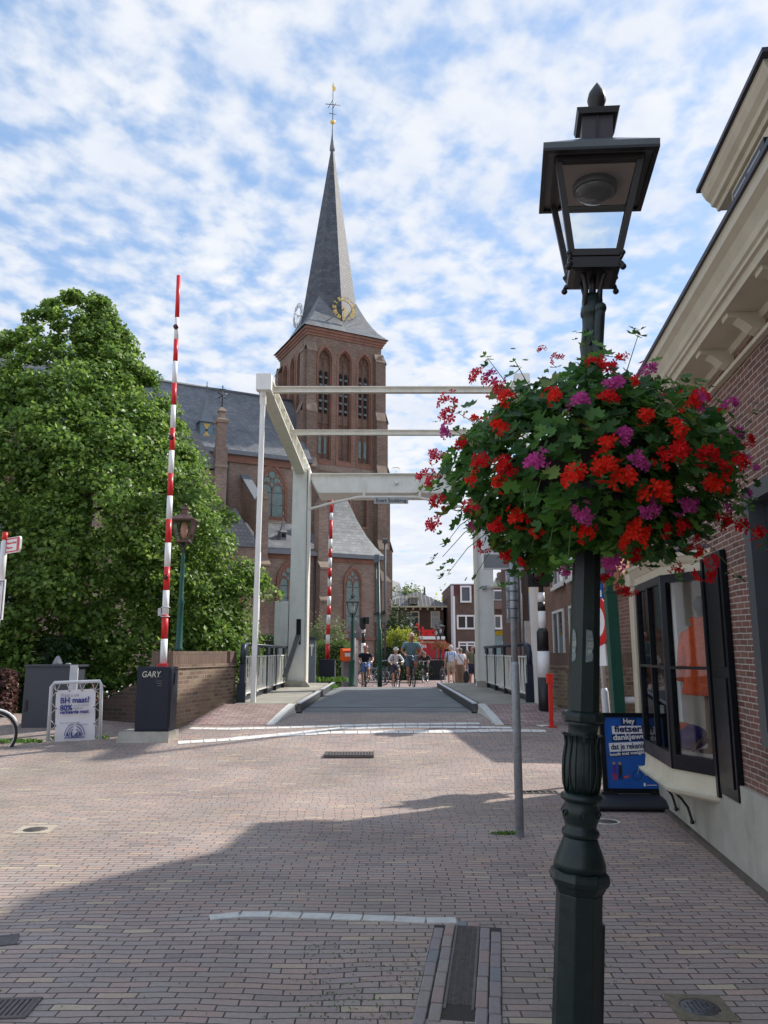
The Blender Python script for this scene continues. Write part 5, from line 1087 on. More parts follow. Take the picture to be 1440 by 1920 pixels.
# ------------------------------------------------------------ foreground lamp post
LB = Vector((.688, 3.1, 0)); lean = atan(.069)
FL = thing('street_lamp', 'tall dark green cast iron lamp post with square lantern in the right foreground', 'street lamp', LB)
ML = Matrix.Rotation(lean, 4, 'Y')
def oct_(prof, n=8, rot=pi/8, flat=True, c=(0, 0, 0)):
    mb = MB(ML); mb.lathe(prof, n, c=c, rot=rot, flat=flat); return mb
mb = oct_([(.105, -.05), (.105, .10), (.09, .14), (.087, .665)]); mb.build('base_shaft', dgreen, FL, bevel=.004)
mb = MB(ML); mb.box(.055, .092, -.03, .03, .12, .56); mb.build('inspection_door', dgreen, FL, bevel=.003)
mb = oct_([(0.0791, .655), (0.0930, .675), (0.1004, .69), (0.1097, .70), (0.1135, .715), (0.1097, .735), (0.0986, .745)]); mb.build('base_collar', dgreen, FL, bevel=.003)
mb = oct_([(0.0986, .744), (0.0967, .77), (0.0837, .805), (0.0716, .835), (0.0651, .855), (0.0632, .86)], 24, flat=False); mb.build('bell', dgreen, FL)
mb = oct_([(0.0614, .858), (0.0688, .866), (0.0716, .875), (0.0688, .885), (0.0595, .892), (0.0614, .91), (0.0679, .925), (0.0716, .945), (0.0707, .965), (0.0614, .985), (0.0651, .99), (0.0772, .995), (0.0800, 1.003), (0.0772, 1.013), (0.0614, 1.022)], 24, flat=False); mb.build('ring_moulding', dgreen, FL)
mb = oct_([(0.0595, 1.02), (0.0660, 1.05), (0.0698, 1.10), (0.0679, 1.15), (0.0605, 1.21), (0.0558, 1.245), (0.0614, 1.27), (0.0725, 1.285)], 24, flat=False)
vase = mb.build('vase', dgreen, FL)
for k in range(8):
    a = k*pi/4+.2; mb = MB(ML @ Matrix.Rotation(a, 4, 'Z'))
    pr = [(.061, 1.025), (.068, 1.05), (.0715, 1.10), (.0698, 1.15), (.063, 1.20), (.068, 1.232), (.078, 1.236)]; wd = [.006, .020, .027, .026, .022, .020, .010]
    vs = []
    for (r, z), w_ in zip(pr, wd):
        for q in (-1, -.5, 0, .5, 1): aa = q*w_/r; rr = r+.004*(1-abs(q)*.9)-.002; vs.append((rr*cos(aa), rr*sin(aa), z))
    mb.smooth = True; mb.add(vs, [(i*5+j, i*5+j+1, i*5+j+6, i*5+j+5) for i in range(6) for j in range(4)]); mb.smooth = False
    mb.tube([(r+.005, 0, z) for r, z in pr], .003, 5)
    for q in (-1, 1): mb.tube([((r+.002)*cos(q*w_/r), (r+.002)*sin(q*w_/r), z) for (r, z), w_ in zip(pr, wd)], .0028, 5)
    mb.build('cast_leaf', dgreen, vase)
for k in range(6):
    a = k*pi/3+.35; mb = MB(ML @ Matrix.Rotation(a, 4, 'Z')); mb.tube([(.0735, .018*cos(q*.7)*(1-q/12), .945+.018*sin(q*.7)*(1-q/12)) for q in range(11)], .003, 5); mb.build('cast_scroll', dgreen, vase)
mb = oct_([(.078, 1.284), (.083, 1.29), (.084, 1.305), (.078, 1.32), (.066, 1.326)]); mb.build('upper_collar', dgreen, FL, bevel=.003)
mb = oct_([(.062, 1.32), (.055, 1.9), (.049, 2.35)]); mb.build('shaft', dgreen, FL)
mb = oct_([(.05, 2.3), (.046, 2.55), (.052, 2.62), (.044, 2.66), (.040, 2.74), (.043, 2.80), (.049, 2.84), (.043, 2.86), (.039, 2.93), (.041, 2.97), (.047, 2.975), (.049, 2.99), (.047, 3.01), (.044, 3.015), (.044, 3.05), (.036, 3.055), (.034, 3.07)], 16, flat=False)
# knobbly cast relief on the upper shaft
for k in range(26):
    a = random.uniform(0, 2*pi); z = 2.5+.4*k/26; mb.ball((.045*cos(a), .045*sin(a), z), (.010, .010, .018), 6, 5)
mb.build('upper_shaft', dgreen, FL)
mb = MB(ML); mb.tube([(.012, -.052, 2.3), (.014, -.05, 2.75), (.02, -.05, 2.95), (.022, -.05, 2.99)], .022, 8); mb.ball((.022, -.05, 2.99), .027, 10, 6); mb.build('cable_pipe', dgreen, FL)
# lantern
yaw = R(-9); MLn = ML @ Matrix.Rotation(yaw, 4, 'Z'); zb0 = 3.195; b_, t_, h_ = .096, .172, .425
mb = MB(MLn); mb.lathe([(.11, zb0-.05), (.145, zb0-.045), (.150, zb0), (.14, zb0+.012)], 4, rot=pi/4, flat=True); lan = mb.build('lantern', black, FL)
mb = MB(MLn)
for sx in (-1, 1):
    for sy_ in (-1, 1): mb.bar((sx*b_, sy_*b_, zb0+.01), (sx*t_, sy_*t_, zb0+h_), .026)
for z, w_ in ((zb0+.02, b_), (zb0+h_-.012, t_)):
    for a, b in (((-1, -1), (1, -1)), ((1, -1), (1, 1)), ((1, 1), (-1, 1)), ((-1, 1), (-1, -1))): mb.bar((a[0]*w_, a[1]*w_, z), (b[0]*w_, b[1]*w_, z), .028, .03)
brn = mat('bronze_black', (.022, .018, .017), .45, var=.3)
mb.build('lantern_frame', brn, lan)
mb = MB(MLn); mb.add([(-b_, -b_, zb0+.01), (b_, -b_, zb0+.01), (b_, b_, zb0+.01), (-b_, b_, zb0+.01), (-t_, -t_, zb0+h_), (t_, -t_, zb0+h_), (t_, t_, zb0+h_), (-t_, t_, zb0+h_)], [(0, 1, 5, 4), (1, 2, 6, 5), (2, 3, 7, 6), (3, 0, 4, 7)]); mb.build('glass', clear, lan)
E_ = .235
mb = MB(MLn); r2 = 1.4142
mb.lathe([(E_*r2, zb0+h_+.001), (E_*r2, zb0+h_+.028), (.075*r2, zb0+h_+.155), (.075*r2, zb0+h_+.15)], 4, rot=pi/4, flat=True); mb.build('lamp_roof', mat('lamp_roof_paint', (.10, .11, .11), .32, var=.15), lan)
mb = MB(MLn); mb.box(-E_, E_, -E_-.002, -E_+.02, zb0+h_-.012, zb0+h_).box(-E_, E_, E_-.02, E_, zb0+h_-.012, zb0+h_).box(-E_, -E_+.02, -E_+.02, E_-.02, zb0+h_-.012, zb0+h_).box(E_-.02, E_, -E_+.02, E_-.02, zb0+h_-.012, zb0+h_); mb.build('roof_edge', black, lan)
mb = MB(MLn); mb.box(-.066, .066, -.066, .066, zb0+h_+.13, zb0+h_+.29); cm = mb.build('chimney', mat('chimney_brown', (.05, .042, .045), .5), lan)
mb = MB(MLn); mb.lathe([(.084*r2, zb0+h_+.275), (.092*r2, zb0+h_+.30), (.03, zb0+h_+.33)], 4, rot=pi/4, flat=True); mb.prism([(-.004, zb0+h_+.15), (.004, zb0+h_+.15), (.006, zb0+h_+.285), (-.006, zb0+h_+.285)], -.072, -.0661); mb.build('chimney_cap', black, cm)
mb = MB(MLn); z = zb0+h_+.32; mb.lathe([(.014, z), (.014, z+.02), (.034, z+.05), (.042, z+.08), (.036, z+.115), (.016, z+.15), (0, z+.175)], 16); mb.build('finial', brn, lan)
mb = MB(MLn); z = zb0+h_-.02; mb.box(-t_+.02, t_-.02, -t_+.02, t_-.02, z-.006, z+.006); pl2 = mb.build('ceiling_plate', mat('beige_plate', (.30, .23, .19), .6), lan)
mb = MB(MLn); mb.lathe([(.095, z-.006), (.095, z-.035), (.088, z-.04), (.08, z-.035), (.085, z-.008)], 24); mb.build('reflector_ring', brn, lan)
mb = MB(MLn); mb.lathe([(.085, z-.03), (.086, z-.045), (.07, z-.06), (.04, z-.07), (0, z-.072)], 24); mb.build('lamp_bowl', mat('lamp_bowl_glass', (.07, .065, .06), .12, var=.3), lan)
for a in range(4):
    mb = MB(MLn @ Matrix.Rotation(a*pi/2+pi/4, 4, 'Z')); mb.tube([(.040, 0, 3.01), (.042, 0, 3.09), (.058, 0, 3.14), (.09, 0, 3.17), (.150, 0, 3.165), (.158, 0, 3.15)], .0105, 6); mb.tube([(.12, 0, 3.165), (.145, 0, 3.19), (.155, 0, 3.205)], .009, 6); mb.ball((.158, 0, 3.145), .014, 8, 6); mb.ball((.155, 0, 3.21), .012, 8, 6); mb.build('lamp_scroll', black, lan)
mb = MB(MLn); mb.tube([(0, 0, 3.04), (0, 0, 3.2)], .016, 8); mb.build('stem', black, lan)
# torn sticker: two remnants on neighbouring facets
stk = mat('sticker_grey', (.22, .27, .28), .6, var=.3, scale=40); stl = mat('sticker_cream', (.50, .52, .40), .6, var=.2, scale=40)
zs = at(1085, 1205, 3.0).z
apo = .0598*cos(pi/8)
for ai, (w0, w1, words) in enumerate((( -.021, -.002, ('RO', 'O')), (-.009, .021, ('CKIT', 'AIR')))):
    ang = -pi/2+(-pi/4 if ai == 0 else 0)+(0)
    Mst = ML @ Matrix.Rotation(ang+pi/2, 4, 'Z') @ Matrix.Translation((0, -apo-.0012, zs))
    mb = MB(Mst); rag = [(w0, -.07), (w0+.004, -.072), (w1-.004, -.065), (w1-.001, -.045), (w1-.006, -.03), (w1, -.01), (w1-.002, .02), (w1-.008, .05), (w0, .055)]
    mb.prism(rag, -.0006, .0006); s1 = mb.build('torn_sticker', stk, FL)
    text(words[0], .026, stl, s1, Mst @ Matrix.Translation(((w0+w1)/2, -.0012, -.012)), bold=.0006, ext=.0003, width=(w1-w0)*.85); text(words[1], .016, stl, s1, Mst @ Matrix.Translation(((w0+w1)/2, -.0012, -.034)), bold=.0004, ext=.0003, width=(w1-w0)*.6)
    text('213', .010, stl, s1, Mst @ Matrix.Translation(((w0+w1)/2, -.0012, .016)), ext=.0003, width=(w1-w0)*.6)
# ------------------------------------------------------------ flower basket
bc = ML @ Vector((0, 0, 2.22))+LB
FB = thing('flower_basket', 'large round basket of red and pink geraniums fixed round the lamp post', 'flower basket', bc)
mb = MB(); mb.lathe([(.03, -.20), (.14, -.19), (.28, -.13), (.36, -.04), (.35, -.04), (.27, -.11), (.06, -.16)], 28); mb.build('basket_bowl', black, FB)
soil = mat('potting_soil', (.025, .018, .012), .95)
mb = MB(); mb.ball((0, 0, .02), (.36, .36, .20), 20, 10); mb.build('soil', soil, FB)
leafg = leafmat('geranium_leaf', [(0, (.025, .08, .022)), (.4, (.05, .145, .03)), (.75, (.08, .21, .035)), (.95, (.13, .29, .05)), (1, (.22, .22, .05))], rough=.45, transl=.42)
stemg = mat('geranium_stem', (.09, .16, .04), .6)
def env(th, ph):
    """radius of the foliage in direction (azimuth th, elevation ph)"""
    ce, se = cos(ph), sin(ph)
    rh, rv = .58, (.345 if se > 0 else .36)
    r = 1/sqrt((ce/rh)**2+(se/rv)**2)
    return r*(1+.10*sin(3*th+1)+.07*sin(5*th+4*ph)+.05*sin(9*th-3*ph))
def leaf_template():
    """lobed, cupped geranium leaf: centre + 2 rings"""
    nl = 7; pts = [(0, 0, 0)]
    for k in range(nl*2+1):
        a = R(-150)+R(300)*k/(nl*2); r = 1.0 if k % 2 else .74
        pts.append((r*cos(a), r*sin(a), .22*r+.05*(1 if k % 2 else -1)))
    fs = [(0, i, i+1) for i in range(1, nl*2+1)]
    return np.array(pts), np.array(fs)
lt, lf = leaf_template()
nL = 4200; P = []; Rm = []; Sc = []
for i in range(nL):
    th = random.uniform(0, 2*pi); ph = math.asin(random.uniform(-.92, .98)); r = env(th, ph)*random.uniform(.74, 1.05)
    if random.random() < .10: r *= random.uniform(1.03, 1.16)
    d = Vector((cos(th)*cos(ph), sin(th)*cos(ph), sin(ph))); p = d*r; p.z += .07
    nrm = (d*Vector((1, 1, .6))*.7+Vector((0, 0, .75))+Vector((random.gauss(0, .38), random.gauss(0, .38), random.gauss(0, .3)))).normalized()
    tx = nrm.orthogonal().normalized(); tx = (Matrix.Rotation(random.uniform(0, 2*pi), 3, nrm) @ tx); ty = nrm.cross(tx)
    P.append(p); Rm.append([[tx.x, ty.x, nrm.x], [tx.y, ty.y, nrm.y], [tx.z, ty.z, nrm.z]]); Sc.append(random.uniform(.019, .040)*(1.12 if random.random() < .3 else 1))
P = np.array([tuple(p) for p in P]); Rm = np.array(Rm); Sc = np.array(Sc)
V = np.einsum('nij,kj->nki', Rm, lt)*Sc[:, None, None]+P[:, None, :]
Fx = lf[None]+(np.arange(nL)*len(lt))[:, None, None]
raw_mesh('foliage', V.reshape(-1, 3), Fx.reshape(-1, 3), leafg, FB, smooth=True)
# stems and trailing sprigs with leaves
mb = MB(); sprigs = []
for i in range(60):
    th = random.uniform(0, 2*pi); ph = R(random.choice([random.uniform(-38, 5), random.uniform(-38, 5), random.uniform(5, 35)])); r = env(th, ph); d = Vector((cos(th)*cos(ph), sin(th)*cos(ph), sin(ph)))
    a = d*r*.8+Vector((0, 0, .07)); L_ = random.uniform(.06, .17); b = a+d*L_+Vector((0, 0, .03 if ph > 0 else -.03)); c = b+d*L_*.6+Vector((0, 0, .02 if ph > 0 else -.06)); mb.tube([a, b, c], [.0022, .0018, .0012], 5); sprigs.append(c)
mb.build('stems', stemg, FB)
P = []; Rm = []; Sc = []
for c in sprigs:
    for k in range(5):
        p = c+Vector((random.gauss(0, .02), random.gauss(0, .02), random.gauss(0, .018))); nrm = (Vector((0, 0, 1))+p.normalized()*.5+Vector((random.gauss(0, .4), random.gauss(0, .4), 0))).normalized(); tx = nrm.orthogonal().normalized(); ty = nrm.cross(tx)
        P.append(tuple(p)); Rm.append([[tx.x, ty.x, nrm.x], [tx.y, ty.y, nrm.y], [tx.z, ty.z, nrm.z]]); Sc.append(random.uniform(.010, .024))
P = np.array(P); Rm = np.array(Rm); Sc = np.array(Sc); V = np.einsum('nij,kj->nki', Rm, lt)*Sc[:, None, None]+P[:, None, :]; Fx = lf[None]+(np.arange(len(P))*len(lt))[:, None, None]
raw_mesh('sprig_leaves', V.reshape(-1, 3), Fx.reshape(-1, 3), leafg, FB, smooth=True)
def petalmat(name, col):
    return leafmat(name, [(0, tuple(c*.75 for c in col)), (1, col)], rough=.55, transl=.35, spec=.2)
pm = {'r': petalmat('red_petals', (.72, .012, .010)), 's': petalmat('scarlet_petals', (.85, .035, .010)), 'p': petalmat('pink_petals', (.62, .08, .34)), 'c': petalmat('coral_petals', (.75, .05, .07))}
def petal_tpl():
    pts = [(0, 0, 0), (.35, -.16, .05), (.35, .16, .05), (.75, -.30, .14), (.75, .30, .14), (1, -.12, .10), (1.02, .12, .10)]
    return np.array(pts), [(0, 1, 2), (1, 3, 4), (1, 4, 2), (3, 5, 6), (3, 6, 4)]
pt, pf = petal_tpl(); pf = np.array(pf)
def cluster(c, out, kind, size=1.0, nf=10):
    P = []; Rm = []; Sc = []; mb = MB(); root = c-out*.05
    out = out.normalized()
    for i in range(nf):
        q = (out+Vector((random.gauss(0, .65), random.gauss(0, .65), random.gauss(0, .5)))).normalized(); fc = c+q*.047*size*random.uniform(.5, 1.25)
        tx = q.orthogonal().normalized(); roll = random.uniform(0, 2*pi)
        for k in range(5):
            a = roll+k*2*pi/5+random.uniform(-.15, .15); u = (Matrix.Rotation(a, 3, q) @ tx); w_ = q.cross(u); tilt = random.uniform(.1, .5); u2 = (u*cos(tilt)+q*sin(tilt)); n2 = (q*cos(tilt)-u*sin(tilt))
            P.append(tuple(fc)); Rm.append([[u2.x, w_.x, n2.x], [u2.y, w_.y, n2.y], [u2.z, w_.z, n2.z]]); Sc.append(.0225*size*random.uniform(.8, 1.15))
    P = np.array(P); Rm = np.array(Rm); Sc = np.array(Sc); V = np.einsum('nij,kj->nki', Rm, pt)*Sc[:, None, None]+P[:, None, :]; Fx = pf[None]+(np.arange(len(P))*len(pt))[:, None, None]
    raw_mesh('flower_cluster', V.reshape(-1, 3), Fx.reshape(-1, 3), pm[kind], FB, smooth=True)
# clusters whose places follow the photographed plant, put on its rounded front surface
front = [(843,810,'p'),(873,838,'r'),(848,780,'c'),(845,755,'c'),(940,802,'s'),(953,752,'s'),(937,735,'c'),(900,712,'c'),(925,715,'p'),(1045,675,'c',.7),(1015,660,'c',.6),(1042,745,'s'),(1088,760,'p'),(1140,752,'r'),(1152,728,'p'),(1185,722,'s',.8),(1215,700,'p'),(1138,700,'r'),(1207,785,'s'),(1162,822,'p',1.1),(1138,830,'s'),(1268,808,'s'),(1290,755,'s'),(1308,752,'p'),(1365,760,'p'),(1350,768,'r',.7),(1375,815,'p'),(1395,830,'r'),(1005,868,'p',1.1),(905,870,'r'),(950,872,'r'),(945,905,'s'),(950,880,'r'),(822,858,'c'),(800,895,'c'),(818,905,'c'),(825,938,'c'),(822,985,'c',1.1),(1075,898,'s',1.2),(1128,875,'s',1.2),(1168,893,'s',1.3),(1192,872,'p'),(1225,925,'s',1.4),(1265,850,'r',1.2),(1245,862,'r'),(1318,858,'r',1.2),(1345,880,'r'),(1375,870,'r',1.1),(1335,912,'s',1.3),(1280,945,'p',1.1),(1215,955,'p'),(1090,962,'p'),(1095,998,'s'),(975,968,'s',1.2),(882,952,'r',.8),(935,988,'r'),(910,1025,'r'),(960,1035,'r',1.1),(985,1050,'r',.8),(893,985,'p',.7),(1190,1000,'s',1.3),(1180,1030,'r',1.2),(1273,985,'r'),(1345,975,'r',1.2),(1375,985,'r',1.2),(1405,1000,'r',1.2),(1410,880,'p',.7),(1395,925,'p',.8),(1145,1052,'p',1.2),(1095,1078,'s',1.2),(1125,1072,'s'),(1060,1060,'p'),(1265,1060,'r',.8),(1320,1075,'r'),(1330,1050,'c'),(1165,1100,'r',.8),(1182,1105,'r',.7),(1298,1005,'r',.7),(1050,935,'s',.5),(1160,960,'p',.5),(1330,830,'p',.6)]
for it in front[:78]:
    px, py, kd = it[:3]; sz = it[3] if len(it) > 3 else 1.0
    d = ray(px, py).normalized(); o_ = Vector((0, 0, CH))-(bc+Vector((0, 0, .07)))
    # intersect with the foliage envelope, else nearest approach
    best = None; t0 = None
    for k in range(200):
        tt_ = 2.2+k*.008; p = o_+d*tt_; r = p.length; ph = math.asin(max(-1, min(1, p.z/r))); th = atan2(p.y, p.x); gap = r-env(th, ph)*1.04
        if best is None or gap < best: best = gap; t0 = tt_
        if gap < 0: t0 = tt_; break
    p = o_+d*t0; out_ = (p.normalized()+Vector((0, 0, .35))-d*.3).normalized()
    cluster(p+Vector((0, 0, .07)), out_, kd, sz*.76, nf=int(11*sz+4))
for i in range(20):
    th = random.uniform(1.0*pi, 1.95*pi) if i % 4 else random.uniform(0, pi); ph = R(random.uniform(-42, 45)); r = env(th, ph)*1.05; d = Vector((cos(th)*cos(ph), sin(th)*cos(ph), sin(ph))); cluster(d*r+Vector((0, 0, .07)), d, random.choice('rrspc'), .7, 9)
mb = MB()
for i in range(16):
    th = random.uniform(pi, 2*pi); ph = R(random.uniform(-30, 60)); r = env(th, ph)*1.05; d = Vector((cos(th)*cos(ph), sin(th)*cos(ph), sin(ph))); c = d*r+Vector((0, 0, .09))
    for k in range(6): q = (d+Vector((random.gauss(0, .6), random.gauss(0, .6), random.gauss(0, .4)))).normalized(); mb.ball(c+q*.012, (.004, .004, .007), 5, 4)
mb.build('flower_buds', mat('bud_green', (.16, .24, .08), .6), FB)
# ------------------------------------------------------------ grey sign pole in front
g = ground(975, 1569); P0 = g; Yp = g.y
t = thing('sign_pole', 'galvanised pole with clamped brackets and a white panel under the flowers', 'sign pole', P0)
top = at(961, 1040, Yp)-P0
mid_ = at(968, 1243, Yp)-P0
mb = MB(); mb.tube([(0, 0, -.1), (0, 0, mid_.z-.02), (0, 0, mid_.z+.01)], [.036, .036, .028], 14); mb.tube([(0, 0, mid_.z), (0, 0, top.z)], .0275, 12); mb.build('pole', steel, t)
za, zb2, zc2 = at(960, 1070, Yp).z, at(960, 1101, Yp).z, at(960, 1167, Yp).z
for z1, z2, m_ in ((za, zb2, lsteel), (zb2-.005, (zb2+zc2)/2, steel), ((zb2+zc2)/2-.005, zc2, steel)):
    mb = MB(); mb.box(-.055, .055, .034, .04, z2, z1); q = mb.build('bracket_plate', m_, t)
    mb = MB()
    for zz_ in (z1-.03, z2+.04): mb.tube([(.030*cos(a*pi/8), .030*sin(a*pi/8), zz_) for a in range(17)], .004, 5); mb.tube([(-.045, .03, zz_), (-.045, .026, zz_)], .006, 6); mb.tube([(.045, .03, zz_), (.045, .026, zz_)], .006, 6)
    mb.build('clamp', dgrey, q)
    mb = MB(); mb.tube([(-.045, .033, z1-.03), (-.05, .005, z1-.05), (-.05, .005, z2+.05), (-.045, .033, z2+.03)], .005, 6); mb.build('handle', lsteel, q)
# white information panel on the same pole
a0 = at(904, 1068, Yp+.08); a1 = at(1018, 976, Yp+.08)
W_ = a1.x-a0.x+.12; H0, H1 = a0.z, a1.z; hs_ = H0+(H1-H0)*.30; Mo = Matrix.Translation((a0.x-P0.x, .06, -P0.z))
mb = MB(Mo); mb.box(0, W_, 0, .03, H0, H1); pn = mb.build('panel', plainwhite, t, bevel=.006)
mb = MB(Mo); mb.box(.015, W_-.015, -.004, -.001, H0+.015, hs_); mb.build('grey_strip', grey, pn)
text('coltb', .07, inkblack, pn, Mo @ Matrix.Translation((.10, -.003, hs_+.115)), align='LEFT', bold=.002); text('t au', .07, inkblack, pn, Mo @ Matrix.Translation((.10, -.003, hs_+.02)), align='LEFT', bold=.002)
# traffic light on black and white pole
Yt = 14.2; b_ = at(1022, 1322, Yt); gzt = gz(0, Yt)
t = thing('traffic_light', 'single dark traffic light on a black and white banded pole beside the right parapet', 'traffic light', (b_.x, Yt, gzt))
def zz(y, Y=Yt, g_=gzt): return at(1020, y, Y).z-g_
mb = MB(); mb.mi = 0; mb.tube([(0, 0, -.1), (0, 0, zz(1270))], .115, 14); mb.mi = 1; mb.tube([(0, 0, zz(1270)), (0, 0, zz(1221))], .112, 14); mb.mi = 0; mb.tube([(0, 0, zz(1221)), (0, 0, zz(1185)), (0, 0, zz(1178))], [.105, .105, .07], 14); mb.mi = 1; mb.tube([(0, 0, zz(1180)), (0, 0, zz(1146))], .07, 12); mb.mi = 0; mb.tube([(0, 0, zz(1146)), (0, 0, zz(1129))], .07, 12); mb.mi = 1; mb.tube([(0, 0, zz(1129)), (0, 0, zz(1111))], .065, 12); mb.mi = 0; mb.tube([(0, 0, zz(1111)), (0, 0, zz(1095))], .045, 12)
mb.build('pole', [black, plainwhite], t)
zc = zz(1080); mb = MB(); mb.box(-.27, .16, -.08, .1, zc-.2, zc+.24); hd = mb.build('signal_head', black, t, bevel=.02)
mb = MB(Matrix.Translation((-.05, -.081, zc+.0)) @ Matrix.Rotation(pi/2, 4, 'X')); mb.lathe([(.135, 0), (.14, .12), (.13, .12), (.125, 0)], 20); mb.build('hood', black, hd)
mb = MB(Matrix.Translation((-.05, -.085, zc+.0)) @ Matrix.Rotation(pi/2, 4, 'X')); mb.lathe([(0, .02), (.08, .012), (.125, 0)], 20); mb.build('lens', lens, hd)
# red bollard
g = ground(1034, 1363)
t = thing('bollard', 'slim bright red post with a red cap on the right pavement', 'bollard', g); t.rotation_euler = (0, R(.4), 0)
h = at(1031, 1263, g.y).z-g.z
mb = MB(); mb.box(-.032, .032, -.032, .032, -.05, h-.16); mb.build('post', scarlet, t, bevel=.004)
mb = MB(); mb.box(-.055, .042, -.045, .045, h-.16, h-.03).box(-.062, .048, -.05, .05, h-.03, h); mb.build('cap', scarlet, t, bevel=.004)
mb = MB(); mb.box(-.06, .09, -.06, .06, .0, .012); mb.build('foot_plate', scarlet, t)
# prohibition sign pole on the right
Yn = 9.7; gb_ = at(1143, 1360, Yn)
t = thing('road_sign', 'silver pole with a round red ringed sign and a blue plate, seen almost edge on', 'road sign', (gb_.x, Yn, 0)); t.rotation_euler = (0, R(-2.2), 0)
ztop = at(1125, 1060, Yn).z
mb = MB(); mb.tube([(0, 0, -.1), (0, 0, at(1140, 1297, Yn).z), (0, 0, at(1140, 1290, Yn).z)], [.045, .045, .03], 12); mb.tube([(0, 0, at(1140, 1295, Yn).z), (0, 0, ztop+.15)], .027, 12); mb.build('pole', lsteel, t)
zc = at(1123, 1164, Yn).z; rr = .30
Mr = Matrix.Translation((-.015, -.06, zc)) @ Matrix.Rotation(R(-75), 4, 'Z') @ Matrix.Translation((-.10, -.02, 0))
Mr = Matrix.Translation((-.06, -.05, zc)) @ Matrix.Rotation(R(-72), 4, 'Z')
mb = MB(Mr); mb.prism([(rr*cos(a*pi/16), rr*sin(a*pi/16)) for a in range(32)], -.0, .025); rs = mb.build('sign_disc', plainwhite, t)
mb = MB(Mr); mb.plate([(rr*.97*cos(a*pi/16), rr*.97*sin(a*pi/16)) for a in range(32)], [[(rr*.72*cos(a*pi/16), rr*.72*sin(a*pi/16)) for a in range(32)]], -.004, -.0008); mb.build('red_ring', red, rs)
mb = MB(Mr); mb.tube([(rr*cos(a*pi/16), .012, rr*sin(a*pi/16)) for a in range(33)], .018, 6, caps=False); mb.build('rim', red, rs)
mb = MB(Mr); mb.prism([(-.11, -.06), (.11, -.06), (.11, .0), (.07, .01), (.05, .07), (-.05, .07), (-.07, .01), (-.11, 0)], -.005, -.001); mb.box(-.1, -.06, -.005, -.001, -.1, -.06).box(.06, .1, -.005, -.001, -.1, -.06); mb.build('car_symbol', inkblack, rs)
zb_ = at(1120, 1103, Yn).z
Mb = Matrix.Translation((-.06, -.05, zb_)) @ Matrix.Rotation(R(-72), 4, 'Z'); mb = MB(Mb); mb.box(-.22, .22, 0, .015, -.14, .14); bs = mb.build('blue_plate', bluesign, t)
mb = MB(Mb); mb.box(-.2, .2, -.003, -.0008, -.12, -.04).box(-.1, .1, -.003, -.0008, .0, .09); mb.build('white_symbol', plainwhite, bs)
Mb = Matrix.Translation((-.06, -.045, at(1127, 1228, Yn).z)) @ Matrix.Rotation(R(-68), 4, 'Z'); mb = MB(Mb); mb.box(-.16, .16, 0, .02, -.13, .13); mb.build('lower_plate', plainwhite, t, bevel=.004)
mb = MB(); zq = at(1132, 1070, Yn).z; mb.box(-.0, .11, -.05, .05, zq-.1, zq+.12); mb.build('grey_box', grey, t, bevel=.006)
# square green post
Yg = 9.3; b_ = at(1164, 1370, Yg)
t = thing('green_post', 'thick square green steel post behind the blue board', 'post', (b_.x, Yg, 0)); t.rotation_euler = (0, R(-1), 0)
zt = at(1160, 1112, Yg).z
mb = MB(); mb.box(-.066, .066, -.066, .066, -.1, zt); mb.build('lower_tube', green, t, bevel=.006)
mb = MB(); mb.box(-.074, .074, -.074, .074, zt, zt+.02); mb.build('cap_plate', green, t)
mb = MB(); mb.box(-.045, .03, -.04, .04, zt+.02, zt+1.6); mb.build('upper_tube', green, t, bevel=.004)
# ------------------------------------------------------------ blue pavement board
gB = Vector((at(1190, 1500, 8.35).x, 8.35, 0)); 
t = thing('pavement_sign', 'blue advertising board in a black frame on a dark rubber base beside the bay window', 'pavement sign', gB, R(-3))
z0 = at(1190, 1487, 8.35).z; z1 = at(1190, 1337, 8.35).z; hw = .315
Mp = Matrix.Rotation(R(-2.5), 4, 'X')
mb = MB(Mp); mb.plate([(-hw, z0), (hw, z0), (hw, z1), (-hw, z1)], [[(-hw+.045, z0+.045), (hw-.045, z0+.045), (hw-.045, z1-.045), (-hw+.045, z1-.045)]], -.02, .02); fr = mb.build('frame', blackgloss, t, bevel=.006)
mb = MB(Mp); mb.box(-hw+.04, hw-.04, -.008, .008, z0+.04, z1-.04); pan = mb.build('poster', bluesign, t)
Hh = z1-z0; pw = .54
def strip(zf, hf, xf, wf, m, txt, tm, rot=0, tw=.86, sz=.07, bold=.002):
    M = Mp @ Matrix.Translation((xf*pw, -.010, z0+zf*Hh)) @ Matrix.Rotation(R(rot), 4, 'Y')
    mb = MB(M); mb.box(-wf*pw/2, wf*pw/2, -.0015, .0, 0, hf*Hh); mb.build('poster_strip', m, pan)
    text(txt, sz, tm, pan, M @ Matrix.Translation((0, -.003, hf*Hh*.26)), bold=bold, width=wf*pw*tw, ext=.0008)
strip(.845, .085, -.02, .29, inknavy, 'Hey', plainwhite, -1, .75, .072); strip(.735, .10, -.02, .66, plainwhite, 'fietser!', inknavy, -1, .85, .09, .003); strip(.645, .085, -.01, .70, inknavy, 'dankjewel', plainwhite, -3, .93, .078); strip(.52, .11, -.03, .78, plainwhite, 'dat je rekening', inknavy, -3, .92, .08); strip(.465, .05, -.01, .86, inknavy, 'houdt met voetgangers', plainwhite, -5, .95, .045, .0012)
mb = MB(Mp)
def dot(mb, x, z, r, n=10): mb.prism([(x+r*cos(a*2*pi/n), z+r*sin(a*2*pi/n)) for a in range(n)], -.0115, -.0095)
